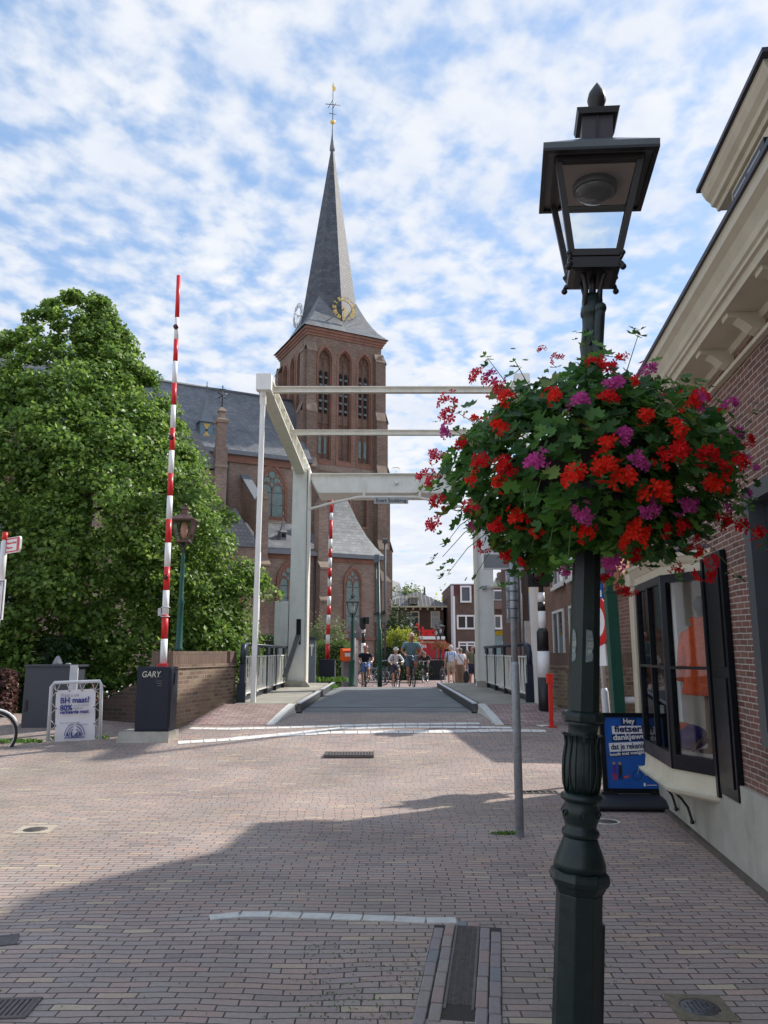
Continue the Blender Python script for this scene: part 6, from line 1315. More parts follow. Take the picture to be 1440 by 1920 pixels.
for (x, m_, m2) in ((-.19, mat('poster_purple', (.10, .02, .3), .5), red), (-.13, inkblack, inkblack)):
    zz0 = z0+.16*Hh; mb = MB(Mp); dot(mb, x, zz0+.165, .015); mb.build('printed_head', mat('poster_skin', (.5, .25, .15), .5), pan)
    mb = MB(Mp); mb.prism([(x-.022, zz0+.06), (x+.018, zz0+.06), (x+.02, zz0+.14), (x, zz0+.155), (x-.015, zz0+.14)], -.0115, -.0095); mb.build('printed_coat', m_, pan)
    mb = MB(Mp); mb.prism([(x-.02, zz0), (x-.008, zz0), (x, zz0+.05), (x+.01, zz0), (x+.02, zz0), (x+.015, zz0+.062), (x-.018, zz0+.062)], -.0115, -.0095); mb.build('printed_legs', m2, pan)
mb = MB(Mp); zz0 = z0+.16*Hh; mb.prism([(-.095, zz0+.02), (-.05, zz0+.02), (-.035, zz0+.05), (-.05, zz0+.05), (-.06, zz0+.038), (-.09, zz0+.04)], -.0115, -.0095); mb.build('printed_dog', mat('poster_orange', (.6, .08, .02), .5), pan)
mb = MB(Mp)
for x in (.04, .19): mb.tube([(x+.045*cos(a*pi/10), -.0105, zz0+.05+.045*sin(a*pi/10)) for a in range(21)], .0025, 4, caps=False)
mb.build('printed_wheels', inknavy, pan)
mb = MB(Mp); P_ = lambda x, z: (x, -.0108, zz0+z)
for a, b in (((.04, .05), (.07, .14)), ((.07, .13), (.12, .05)), ((.12, .05), (.19, .05)), ((.12, .05), (.15, .12)), ((.07, .12), (.15, .11)), ((.15, .11), (.19, .05)), ((.055, .14), (.095, .145))): mb.tube([P_(*a), P_(*b)], .0025, 4)
mb.build('printed_bicycle', mat('poster_pale', (.45, .6, .6), .5), pan)
mb = MB(Mp); mb.prism([(.13, zz0+.12), (.19, zz0+.12), (.2, zz0+.17), (.14, zz0+.175)], -.0115, -.0095); mb.build('printed_rider', mat('poster_teal', (.02, .3, .28), .5), pan)
mb = MB(Mp); mb.box(.10, .122, -.0115, -.0095, z0+.085*Hh, z0+.125*Hh).box(.135, .235, -.0115, -.0095, z0+.095*Hh, z0+.103*Hh); mb.build('printed_crest', plainwhite, pan)
mb = MB()
for s_ in (-1, 1):
    for q in (-.045, .02): mb.tube([(s_*.25+q, 0, .09), (s_*.25+q, 0, z0+.02)], .017, 8)
mb.build('spring_legs', black, t)
mb = MB()
for s_ in (-1, 1): mb.prism([(s_*.25-.085, z0+.01), (s_*.25+.085, z0+.01), (s_*.25+.05, z0-.05), (s_*.25-.05, z0-.05)], -.03, .03)
mb.build('leg_bracket', black, t)
bm1 = mat('rubber_base', (.018, .022, .028), .5, var=.15)
mb = MB(Matrix.Translation((-.02, -.12, 0)) @ Matrix.Diagonal((1.16, 1.05, .72, 1))); mb.add([(-.44, -.27, .02), (.44, -.27, .02), (.44, .27, .02), (-.44, .27, .02), (-.44, -.29, .07), (.44, -.29, .07), (.44, .29, .07), (-.44, .29, .07), (-.33, -.18, .14), (.33, -.18, .14), (.33, .18, .14), (-.33, .18, .14)], [(0, 3, 2, 1)]+[(j, (j+1) % 4, (j+1) % 4+4, j+4) for j in range(4)]+[(j+4, (j+1) % 4+4, (j+1) % 4+8, j+8) for j in range(4)]+[(8, 9, 10, 11)]); mb.build('base', bm1, t, bevel=.025)
for x in (-.47,):
    for y in (-.36, .15):
        mb = MB(); mb.tube([(x-.05, y, .045), (x+.0, y, .045)], .045, 14); mb.build('wheel', rubber, t)
# ------------------------------------------------------------ foliage
lime = leafmat('lime_leaf', [(0, (.055, .11, .022)), (.35, (.10, .19, .035)), (.7, (.16, .27, .05)), (.92, (.23, .35, .07)), (1, (.32, .42, .11))], rough=.42, transl=.45, spec=.4)
hedgem = leafmat('hedge_leaf', [(0, (.04, .09, .015)), (.6, (.08, .15, .025)), (1, (.14, .20, .04))], transl=.3)
beech = leafmat('copper_leaf', [(0, (.05, .016, .02)), (.5, (.10, .04, .04)), (.85, (.17, .09, .075)), (1, (.10, .14, .04))], transl=.25)
golden = leafmat('golden_leaf', [(0, (.20, .26, .03)), (1, (.42, .45, .06))], transl=.4)
darkl = leafmat('dark_leaf', [(0, (.015, .04, .012)), (1, (.05, .10, .03))], transl=.25)
palel = leafmat('pale_leaf', [(0, (.10, .16, .06)), (1, (.22, .28, .12))], transl=.3)
reddy = leafmat('reddish_bloom', [(0, (.10, .14, .03)), (.4, (.28, .12, .05)), (1, (.45, .10, .06))], transl=.3)
def leaves(name, centers, dirs, size, m, parent, droop=.35, jitter=.6):
    """folded leaf = two triangles pairs; numpy"""
    n = len(centers); c = np.asarray(centers); d = np.asarray(dirs)
    nrm = d*.5+rng.normal(0, jitter, (n, 3))+np.array([0, 0, .55]); nrm /= np.linalg.norm(nrm, axis=1)[:, None]
    u = rng.normal(0, 1, (n, 3)); u[:, 2] -= droop; u -= nrm*(u*nrm).sum(1)[:, None]; u /= np.linalg.norm(u, axis=1)[:, None]
    w = np.cross(nrm, u); s = (size*rng.uniform(.65, 1.3, n))[:, None]
    p0 = c-u*s*.5; p1 = c+w*s*.42+nrm*s*.10-u*s*.05; p2 = c+u*s*.62-nrm*s*.06; p3 = c-w*s*.42+nrm*s*.10-u*s*.05
    V = np.stack([p0, p1, p2, p3], 1).reshape(-1, 3); F_ = (np.arange(n)*4)[:, None]+np.array([[0, 1, 2, 3]])
    tri = np.concatenate([F_[:, [0, 1, 2]], F_[:, [0, 2, 3]]])
    return raw_mesh(name, V, tri, m, parent)
def crown_points(nc, per, env_fn, cl=.5, seed=0):
    """clumps on the outer part of an envelope; env_fn(rng)-> position, outward"""
    C_ = []; D_ = []
    for i in range(nc):
        p, o = env_fn(); hs_c = min(1, .5+.5*(TH_-p[2])/4.5); k = int(per*rng.uniform(.6, 1.4)*(.35+.65*hs_c)); r = cl*rng.uniform(.6, 1.35)*hs_c
        q = rng.normal(0, 1, (k, 3)); q /= np.linalg.norm(q, axis=1)[:, None]; rad = rng.uniform(.25, 1, (k, 1))**.5
        loc = q*rad*r*np.array([1.0, 1.0, .62]); out_ = (loc@o)[:, None]; loc = loc+np.outer(np.maximum(0, -out_[:, 0])*.4, o); loc[:, 2] -= .25*np.maximum(0, out_[:, 0])
        C_.append(p+loc); D_.append(q*.5+o*.7)
    return np.concatenate(C_), np.concatenate(D_)
# the large lime tree on the left
TC = Vector((-7.5, 19.0, -.4)); TH_ = 11.15
tr = thing('lime_tree', 'large dense green lime tree with a pointed crown filling the left side', 'tree', TC)
prof = [(0, 3.0), (.06, 3.6), (.22, 3.75), (.375, 3.75), (.48, 3.45), (.61, 2.6), (.73, 1.85), (.81, 1.35), (.91, .62), (.97, .18), (1.0, .02)]
def prad(h):
    for (a, ra), (b, rb_) in zip(prof, prof[1:]):
        if h <= b: return ra+(rb_-ra)*(h-a)/(b-a)
    return .1
def tenv():
    while True:
        h = rng.uniform(.01, 1)
        if rng.uniform() < (prad(h)+1.3)/5.2: break
    th = rng.uniform(0, 2*pi)
    if rng.uniform() < .55: th = rng.uniform(pi, 2*pi)
    lf_ = max(0, -cos(th))
    r = prad(max(.02, h*(1-.12*lf_)))*(1+.30*lf_)*(1+.07*sin(3*th+h*9)+.07*sin(5*th-h*14)+.05*sin(11*th+h*31)+.03*sin(h*46))*rng.choice([1.0, 1.0, 1.0, .9, .78, .6])
    o = np.array([cos(th), sin(th), .35]); o /= np.linalg.norm(o)
    return np.array([r*cos(th), r*sin(th), h*(TH_-.25)+.2]), o
c_, d_ = crown_points(1350, 150, tenv, cl=.50)
def taxis():
    h = rng.uniform(.66, .985); th = rng.uniform(0, 2*pi); r = prad(h)*rng.uniform(0, .8)*.9; o = np.array([cos(th)*.7, sin(th)*.7, .7]); return np.array([r*cos(th), r*sin(th), h*(TH_-.15)+.2]), o
c2_, d2_ = crown_points(120, 150, taxis, cl=.45); c_ = np.concatenate([c_, c2_]); d_ = np.concatenate([d_, d2_]); leaves('crown', c_, d_, .10, lime, tr)
mb = MB(); mb.tube([(0, 0, 0), (.05, 0, 2), (0, .1, 5), (.1, 0, 8), (0, 0, 10.6)], [.3, .24, .14, .06, .02], 10)
for i in range(18):
    a = random.uniform(0, 2*pi); z = random.uniform(1.5, 8.5); l = prad(z/TH_)*.6; mb.tube([(0, 0, z), (cos(a)*l*.5, sin(a)*l*.5, z+l*.18), (cos(a)*l, sin(a)*l, z+l*.22)], [.05, .03, .01], 6)
mb.build('trunk', bark, tr)
def boxhedge(name, label, cat, x0, x1, y0, y1, z0, z1, n, size, m, dz=None, core=darkl):
    t = thing(name, label, cat, ((x0+x1)/2, (y0+y1)/2, z0), 0, 'clipped hedges before the church' if name == 'clipped_hedge' else None); hx, hy, hz = (x1-x0)/2, (y1-y0)/2, z1-z0
    P = rng.uniform(-1, 1, (n, 3)); ax = rng.integers(0, 3, n); sg = np.sign(rng.uniform(-1, 1, n)); P[np.arange(n), ax] = sg; P[(ax == 2), 2] = 1
    P = P*(1+rng.normal(0, .03, (n, 1))); c = np.stack([P[:, 0]*hx, P[:, 1]*hy, (P[:, 2]*.5+.5)*hz], 1); c += rng.normal(0, size*.6, (n, 3))
    c[:, 2] = np.maximum(c[:, 2], .02); D = np.zeros((n, 3)); D[np.arange(n), ax] = sg; leaves('leaves', c, D, size, m, t)
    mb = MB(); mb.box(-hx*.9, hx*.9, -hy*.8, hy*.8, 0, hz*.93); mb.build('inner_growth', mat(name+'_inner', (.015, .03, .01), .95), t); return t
def bush(name, label, cat, loc, r, n, size, m, group=None):
    t = thing(name, label, cat, loc, group=group); q = rng.normal(0, 1, (n, 3)); q /= np.linalg.norm(q, axis=1)[:, None]; q[:, 2] = np.abs(q[:, 2])*1.0-.15
    th = np.arctan2(q[:, 1], q[:, 0]); k = (1+.16*np.sin(5*th+q[:, 2]*6)+.12*np.sin(9*th-q[:, 2]*11))[:, None]*rng.uniform(.55, 1.05, (n, 1))
    leaves('leaves', q*k*np.array(r), q, size, m, t)
    mb = MB(); mb.tube([(0, 0, -.3), (.02, 0, r[2]*.6)], [.05, .02], 6)
    for a in range(5): mb.tube([(0, 0, 0), (cos(a*1.3)*r[0]*.5, sin(a*1.3)*r[1]*.5, r[2]*.6)], [.03, .01], 5)
    mb.build('stems', bark, t); return t
boxhedge('copper_beech_hedge', 'dark reddish copper beech hedge at the far left behind the grey cabinet', 'hedge', -9.2, -6.75, 14.0, 14.4, -.3, 1.15, 5200, .07, beech)
bush('copper_shrub', 'reddish brown shrub above the sloping garden wall behind the banner', 'shrub', (-5.6, 14.7, .1), (.95, .4, .9), 2600, .07, beech)
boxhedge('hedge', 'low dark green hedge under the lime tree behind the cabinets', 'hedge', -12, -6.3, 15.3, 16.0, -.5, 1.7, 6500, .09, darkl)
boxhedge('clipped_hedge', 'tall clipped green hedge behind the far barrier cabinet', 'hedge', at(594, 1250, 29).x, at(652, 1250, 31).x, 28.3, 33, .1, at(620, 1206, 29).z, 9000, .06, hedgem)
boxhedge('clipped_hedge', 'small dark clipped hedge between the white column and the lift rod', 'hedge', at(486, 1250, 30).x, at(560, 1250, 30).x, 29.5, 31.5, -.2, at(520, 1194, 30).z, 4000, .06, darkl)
bush('golden_shrub', 'pale golden green shrub above the left parapet beside the lift rod', 'shrub', at(432, 1222, 18.5), (.42, .35, .75), 1800, .05, palel)
bush('red_leaf_shrub', 'small russet leaved plant just above the left brick parapet', 'shrub', at(398, 1226, 18.0), (.28, .25, .32), 700, .045, reddy)
bush('laurel_bush', 'green leafy shrub between the tree and the flagpole beyond the parapet', 'shrub', at(462, 1240, 24), (.55, .5, 1.6), 2200, .09, lime)
bush('climbing_plant', 'pale green climber in front of the church wall above the clipped hedge', 'shrub', at(607, 1225, 36), (1.4, .6, 1.9), 2600, .10, palel)
tuft(at(612, 1272, 26.0)-Vector((0, 0, .1)), 150, (.75, .3), .22, 'bright green weeds at the foot of the far barrier cabinet', w=.02)
tuft(at(628, 1290, 23.0), 90, (.10, .5), .14, 'weeds growing along the left bridge kerb', w=.01)
# ------------------------------------------------------------ far side of the canal
dbr = brickmat('dark_house_brick', [(0, (.085, .05, .04)), (1, (.13, .078, .06))], (.10, .08, .07), bw=.24, bh=.08, ms=.008, bump=.3, grain=.15)
mbr = brickmat('modern_brick', [(0, (.11, .07, .055)), (1, (.15, .095, .075))], (.12, .09, .075), bw=.24, bh=.08, ms=.008, bump=.3, grain=.15)
pant = brickmat('pantile', [(0, (.035, .036, .038)), (1, (.07, .07, .072))], (.20, .19, .17), bw=.30, bh=.36, ms=.045, bump=1, dist=.05, off=0, rough=.5)
curt = mat('net_curtain', (.40, .42, .42), .7, var=.1); buff = mat('buff_frame', (.62, .58, .40), .6); burg = mat('burgundy_cladding', (.13, .03, .03), .6)
def win(parent, x0, x1, z0, z1, y, fm, gm, bars=(), fw=.1, out_=.06):
    mb = MB(); mb.plate([(x0, z0), (x1, z0), (x1, z1), (x0, z1)], [[(x0+fw, z0+fw), (x1-fw, z0+fw), (x1-fw, z1-fw), (x0+fw, z1-fw)]], y-out_, y-.003)
    for b in bars:
        if b[0] == 'v': mb.box(b[1]-fw/2, b[1]+fw/2, y-out_*.95, y-.004, z0+fw, z1-fw)
        else: mb.box(x0+fw, x1-fw, y-out_*.9, y-.005, b[1]-fw/3, b[1]+fw/3)
    f_ = mb.build('window', fm, parent); mb = MB(); mb.box(x0+fw*.9, x1-fw*.9, y-.02, y-.006, z0+fw*.9, z1-fw*.9); mb.build('pane', gm, f_); return f_
# hip roofed house
YH = 60.0
def hx(px, Y=YH): return at(px, 1200, Y).x
def hz(py, Y=YH): return at(740, py, Y).z
hs = thing('house', 'dark brick house with a grey pantile hipped roof and cream windows behind the red shop', 'house', (hx(779), YH, 0))
ox = hs.location.x; x0, x1 = hx(715)-ox, hx(832)-ox; ze = hz(1138)
mb = MB(); mb.box(x0, x1, 0, 7, 0, ze); mb.build('wall', dbr, hs)
mb = MB(); zr = hz(1105)+.1; e = .45; A_ = [(x0-e, -e, ze+.05), (x1+e, -e, ze+.05), (x1+e, 7+e, ze+.05), (x0-e, 7+e, ze+.05), (hx(786)-ox, 3.4, zr), (hx(790)-ox, 4.4, zr)]
mb.add(A_, [(0, 1, 4), (1, 2, 5, 4), (2, 3, 5), (3, 0, 4, 5)]); rf = mb.build('roof', pant, hs)
mb = MB(); mb.box(hx(800)-ox, hx(803)-ox, 3.6, 3.9, zr-.4, zr+.35); mb.build('chimney', dgrey, rf)
mb = MB(); mb.box(x0-e, x1+e, -e-.06, -.001, ze-.06, ze+.04); mb.build('eaves', buff, hs)
mb = MB()
for k in range(9): x = x0+.2+(x1-x0-.3)*k/8; mb.box(x-.06, x+.06, -.35, -.001, ze-.24, ze-.061)
mb.build('eaves_block', buff, hs)
for px in (729.5, 769.5, 808): win(hs, hx(px)-ox+.0, hx(px+17)-ox, hz(1177), hz(1146), 0, buff, curt if px > 800 else glass, bars=[('h', hz(1157))], fw=.09)
mb = MB(); mb.box(hx(769)-ox, hx(784)-ox, -.3, 1.4, hz(1132), hz(1121)).box(hx(767)-ox, hx(787)-ox, -.45, 1.6, hz(1121), hz(1119)); dm = mb.build('dormer', buff, hs)
mb = MB(); mb.box(hx(770)-ox, hx(776)-ox, -.33, -.301, hz(1131), hz(1122)).box(hx(777)-ox, hx(783)-ox, -.33, -.301, hz(1131), hz(1122)); mb.build('pane', glass, dm)
# low white roof glimpsed between the church and the house
mb = MB(); mb.add([(hx(722, 75), 75, hz(1143, 75)), (hx(764, 75), 75, hz(1138, 75)), (hx(752, 75), 82, hz(1100, 75)+1), (hx(722, 75), 82, hz(1090, 75)+1)], [(0, 1, 2, 3)]); 
t = thing('far_roof_house', 'pale roofed house glimpsed between the church tower and the pantiled roof', 'house', (0, 0, 0)); mb.build('roof', mat('pale_roof', (.3, .3, .28), .8), t); mb = MB(); mb.box(hx(722, 75.1), hx(762, 75.1), 75.1, 80, 0, hz(1143, 75)); mb.build('wall', mat('far_cream', (.5, .47, .35), .8), t)
# red shop front: low building in front of the house
YR = 55.0
def rx(px): return at(px, 1200, YR).x
def rz_(py): return at(740, py, YR).z
rs = thing('red_shop', 'red shop front with red letters above a white band', 'shop', (rx(800), YR, 0)); ox = rs.location.x
mb = MB(); mb.box(rx(775)-ox, rx(834)-ox, 0, 3, 0, rz_(1200)); mb.build('shop_front', mat('shop_red', (.38, .012, .015), .5, var=.2), rs)
mb = MB(); mb.box(rx(780)-ox, rx(834)-ox, -.25, 3.1, rz_(1199), rz_(1193)); mb.build('white_band', white, rs)
text("'t Brouck", .85, mat('sign_letters_red', (.8, .01, .015), .4), rs, Matrix.Translation((rx(800)-ox, -.1, rz_(1191.5))), bold=.03, ext=.05, width=rx(816)-rx(782))
text('merken', .30, mat('menu_letters', (.5, .36, .22), .6), rs, Matrix.Translation((rx(801)-ox, -.02, rz_(1206))), bold=.01, width=rx(814)-rx(787)); text('Dirk', .34, plainwhite, rs, Matrix.Translation((rx(794)-ox, -.02, rz_(1214.5))), bold=.01, width=rx(800)-rx(789)); text('en.', .3, plainwhite, rs, Matrix.Translation((rx(791)-ox, -.02, rz_(1222))), bold=.01, width=rx(795)-rx(787.5))
mb = MB(); mb.tube([(rx(779)-ox, -.1, rz_(1175)), (rx(782)-ox, -.1, rz_(1169)), (rx(785)-ox, -.1, rz_(1174)), (rx(785.5)-ox, -.1, rz_(1180))], .06, 6); mb.build('neon_hook', scarlet, rs)
# modern block
YM = 56.0
def mx_(px): return at(px, 1200, YM).x
def mz(py): return at(740, py, YM).z
mo = thing('apartment_block', 'brown brick block with a burgundy top storey and white windows behind the right column', 'building', (mx_(900), YM, 0)); ox = mo.location.x
xa, xb = mx_(847)-ox, mx_(1010)-ox
mb = MB(); mb.box(xa, xb, 0, 9, 0, mz(1115)); mb.build('wall', mbr, mo)
mb = MB(); mb.box(xa+.05, xb, .03, 9, mz(1115), mz(1096)); mb.build('top_storey', burg, mo)
mb = MB(); mb.box(xa-.02, xb, -.05, 9, mz(1096), mz(1094.5)).box(xa-.02, mx_(852)-ox, -.04, .02, mz(1290), mz(1098)); mb.build('roof_edge', lsteel, mo)
mb = MB(); mb.box(mx_(869)-ox, mx_(880)-ox, 3, 4, mz(1096), mz(1088)); mb.build('chimney', slateblue, mo)
win(mo, mx_(864)-ox, mx_(885)-ox, mz(1130), mz(1098.5), -.08, plainwhite, mat('grey_blind', (.10, .11, .13), .5), fw=.12, out_=.12)
for a, b in ((857, 892), (926, 955), (960, 990)): win(mo, mx_(a)-ox, mx_(b)-ox, mz(1180), mz(1153), 0, plainwhite, glass, bars=[('v', mx_((a+b)/2)-ox)], fw=.12)
for a, b in ((859, 892), (926, 955)): win(mo, mx_(a)-ox, mx_(b)-ox, mz(1250), mz(1203), 0, plainwhite, glass, bars=[('v', mx_((a+b)/2)-ox), ('h', mz(1210))], fw=.12)
win(mo, mx_(926)-ox, mx_(948)-ox, mz(1127), mz(1106), 0, plainwhite, glass, fw=.1)
mb = MB(); mb.box(mx_(850)-ox, mx_(854)-ox, -.08, -.01, 0, mz(1118)); mb.build('downpipe', plainwhite, mo)
mb = MB(); mb.box(mx_(925)-ox, mx_(958)-ox, -1.0, -.001, mz(1143), mz(1127)); mb.build('balcony', mat('balcony_brown', (.16, .11, .09), .7), mo)
mb = MB(); mb.box(mx_(942)-ox, mx_(952)-ox, 1, 2, mz(1095), mz(1070)); mb.build('stair_tower', mbr, mo)
# right: red brick house beside the bridge
hbr = brickmat('house_brick', [(0, (.17, .075, .05)), (.5, (.22, .10, .068)), (1, (.27, .14, .095))], (.30, .25, .20), bw=.21, bh=.065, ms=.007, bump=.5, grain=.2, stain=(.15, .09, .07), stainamt=.4, stscale=.5)
h2 = thing('brick_house', 'red brick house with white windows beyond the right parapet', 'house', (4.75, 17.2, 0), R(-4))
mb = MB(); mb.box(0, 6, 0, 9, 0, 7.0); mb.build('wall', hbr, h2)
mb = MB(); mb.add([(-.3, -.3, 7), (6.3, -.3, 7), (6.3, 9.3, 7), (-.3, 9.3, 7), (3, 1, 9), (3, 8, 9)], [(0, 1, 4), (1, 2, 5, 4), (2, 3, 5), (3, 0, 4, 5), (0, 3, 2, 1)]); mb.build('roof', tiles, h2)
PLx = Matrix(((0, 1, 0, 0), (1, 0, 0, 0), (0, 0, 1, 0), (0, 0, 0, 1)))
def sidewin(y0, y1, z0, z1, bars=()):
    mb = MB(PLx); mb.plate([(y0, z0), (y1, z0), (y1, z1), (y0, z1)], [[(y0+.07, z0+.07), (y1-.07, z0+.07), (y1-.07, z1-.07), (y0+.07, z1-.07)]], -.06, -.003)
    for b in bars: mb.box(b-.035, b+.035, -.055, -.004, z0+.07, z1-.07)
    mb.box(y0-.08, y1+.08, -.12, -.061, z0-.1, z0); f_ = mb.build('window', plainwhite, h2); mb = MB(PLx); mb.box(y0+.06, y1-.06, -.03, -.006, z0+.06, z1-.06); mb.build('pane', glass, f_)
sidewin(1.2, 3.4, 3.45, 5.3, (2.3,)); sidewin(4.2, 6.2, 3.45, 5.3, (5.2,)); sidewin(1.0, 3.6, 1.0, 2.75, (1.9, 2.8)); sidewin(4.6, 6.6, 1.0, 2.75, (5.6,))
mb = MB(); mb.tube([(-.02, .55, 3.0), (-.18, .55, 3.05), (-.22, .55, 2.95)], .012, 5); mb.lathe([(.03, -.2), (.07, 0), (.08, .02), (.02, .08)], 6, c=(-.24, .55, 2.9)); mb.build('wall_lamp', black, h2)
bush('window_plant', 'small green plant against the right brick house above the parapet', 'plant', (4.55, 18.2, 1.25), (.2, .25, .55), 500, .05, lime)
an = thing('brick_annex', 'low brick annex with a white eaves board and orange tiles behind the green post', 'building', (4.1, 12.6, 0), R(-4))
mb = MB(); mb.box(0, 4, 0, 4.2, 0, 2.55); mb.build('wall', hbr, an)
mb = MB(); mb.box(-.1, 4.1, -.28, -.001, 2.46, 2.62); mb.build('eaves_board', plainwhite, an)
mb = MB(); mb.add([(-.12, -.3, 2.63), (4.1, -.3, 2.63), (4.1, 4.2, 4.3), (-.12, 4.2, 4.3), (-.12, 4.2, 2.6), (-.12, -.3, 2.6)], [(0, 1, 2, 3), (0, 3, 4, 5)]); mb.build('roof', brickmat('orange_tile', [(0, (.28, .09, .04)), (1, (.42, .17, .08))], (.12, .06, .04), bw=.24, bh=.3, ms=.02, bump=1, dist=.03), an)
mb = MB(); mb.plate(arch(.35, .62, .5, 1.75, k=1.2), [arch(.35, .5, .56, 1.72, k=1.2)], -.05, -.003)
for q in range(1, 4): mb.box(.10, .60, -.04, -.02, .5+q*.36, .52+q*.36)
mb.box(.34, .36, -.04, -.02, .56, 1.95); f_ = mb.build('window', black, an); mb = MB(); mb.prism(arch(.35, .52, .56, 1.72, k=1.2), -.018, -.005); mb.build('pane', glass, f_)
mb = MB(); mb.plate(arch(.35, .86, 1.72, 1.8, k=1.2), [arch(.35, .64, 1.6, 1.79, k=1.2)], -.02, -.003); mb.build('arch_bricks', mat('arch_orange', (.36, .17, .08), .9, bump=.4), an)
mb = MB(); mb.tube([(-.3, -.04, 1.02), (4, -.04, 1.02)], .012, 5); mb.build('wall_cable', lsteel, an)
# shop gable far right across the bridge: white front with drainpipes
wf = thing('white_facade', 'white rendered house front with drainpipes between the right lift rod and the brick house', 'building', (at(1000, 1200, 27).x, 27, 0))
mb = MB(); mb.box(0, .55, 0, 4, 0, 4.9); mb.build('wall', white, wf)
mb = MB(); mb.box(-.45, -.001, .2, 4, 0, 5.1); mb.build('wall', mat('brown_boards', (.13, .08, .07), .7), wf)
mb = MB(); mb.box(-.28, -.05, -.1, .199, 1.1, 2.6); mb.build('meter_box', mat('pale_grey_box', (.55, .55, .55), .5), wf)
mb = MB(); mb.tube([(-.08, .0, .3), (-.08, .0, 4.8)], .04, 6); mb.tube([(-.36, .1, .3), (-.36, .1, 4.8)], .035, 6); mb.build('downpipe', steel, wf)
mb = MB(); mb.ball((-.05, -.1, 3.7), (.08, .06, .30), 10, 8); mb.build('yellow_lamp', yellow, wf)
t = thing('yellow_post', 'bright yellow post seen between the right column and the sign pole', 'post', (at(955, 1250, 30).x, 30, .1))
mb = MB(); mb.box(-.07, .07, -.05, .05, 0, at(955, 1168, 30).z-.1).box(-.35, -.071, -.04, .04, .6, 1.15); mb.build('post', yellow, t)
t = thing('parasol', 'closed dark teal parasol behind the right railing', 'parasol', (at(970, 1250, 32).x, 32, .1))
mb = MB(); mb.lathe([(.03, 0), (.03, .7), (.26, .75), (.30, 1.2), (.26, 2.0), (.05, 2.5), (0, 2.6)], 12); mb.build('cloth', mat('teal_cloth', (.005, .05, .06), .8), t)
t = thing('notice_board', 'pale blue and white notice board with a yellow top behind the right railing', 'sign', (at(933, 1250, 31).x, 31, .1))
mb = MB(); mb.box(-.22, .22, 0, .05, .3, at(933, 1191, 31).z-.1); mb.build('board', mat('pale_blue_board', (.45, .6, .62), .5), t); mb = MB(); z_ = at(933, 1191, 31).z-.1; mb.prism([(-.25, z_), (.25, z_), (.35, z_+.22), (-.1, z_+.12)], -.02, .06); mb.build('yellow_top', yellow, t)
t = thing('arm_sign', 'small stack of pale pointing signs on an iron bracket beside the right column', 'sign', at(952, 1122, 40))
mb = MB(); mb.box(-.2, .3, 0, .05, -.1, .12).box(-.26, .3, 0, .05, .14, .36).box(-.16, .3, 0, .05, .38, .6); mb.build('plates', mat('sign_flesh', (.75, .62, .55), .6), t); mb = MB(); mb.tube([(-.95, 0, -.14), (-.2, 0, -.12)], .025, 5); mb.build('bracket', black, t)
# distant trees
for px, py, Y, r, m_, lb_ in ((766, 1112, 80, (2.2, 2, 2.6), palel, 'sparse pale green tree top above the pantiled roof'), (842, 1150, 90, (2.4, 2, 5.0), golden, 'yellow green tree top between the two far houses')):
    t = bush('background_tree', lb_, 'tree', at(px, py, Y)-Vector((0, 0, 1.5)), r, 1100, .35, m_)
    mb = MB(); mb.tube([(0, 0, -at(px, py, Y).z+1.5), (0, 0, 0)], .2, 6); mb.build('trunk', bark, t)
bush('tall_shrub', 'dark blue green shrub between the church and the dark brick house', 'shrub', at(745, 1240, 44), (1.2, .9, 3.4), 5200, .12, darkl)
bush('golden_shrub', 'bright yellow green shrub in front of the dark brick house', 'shrub', at(750, 1208, 41), (.85, .6, .95), 2200, .10, golden)
bush('dark_bush', 'dark green bush under the golden shrub behind the cyclists', 'shrub', at(750, 1262, 40.3), (1.35, .8, 1.75), 4200, .10, darkl)
# ------------------------------------------------------------ far street furniture
simple_lamp((at(660, 1280, 27).x, 27.0, gz(0, 27)), at(660, 1150, 27).z-gz(0, 27)+.2, 'dark green street lamp beside the orange mailbox across the bridge', 1.05, green, dgrey, dgrey, r=.06)
simple_lamp((at(771, 1280, 47).x, 47, 0.04), at(771, 1178, 47).z+.2, 'distant street lamp standing above the golden shrub', 1.3, dgrey, dgrey, group='distant street lamps', r=.05)
simple_lamp((at(827, 1280, 45).x, 45, 0.04), at(827, 1190, 45).z+.2, 'distant street lamp to the right of the red shop sign, the taller of a pair', 1.15, dgrey, dgrey, group='distant street lamps', r=.05)
simple_lamp((at(819, 1280, 49).x, 49, 0.04), at(819, 1193, 49).z+.2, 'distant street lamp to the right of the red shop sign, the shorter of a pair', 1.1, dgrey, dgrey, group='distant street lamps', r=.05)
for px, py, Y, lb_ in ((827, 1207, 45, 'rust coloured hanging flower basket on a distant lamp beside the plaid shirted man'), (773, 1196, 47, 'red flower basket behind the head of the man in the blue shirt')):
    q = at(px, py, Y); bush('flower_basket', lb_, 'flower basket', q-Vector((0, 0, .25)), (.55 if px > 800 else .62, .5, .48), 1500, .06, reddy)
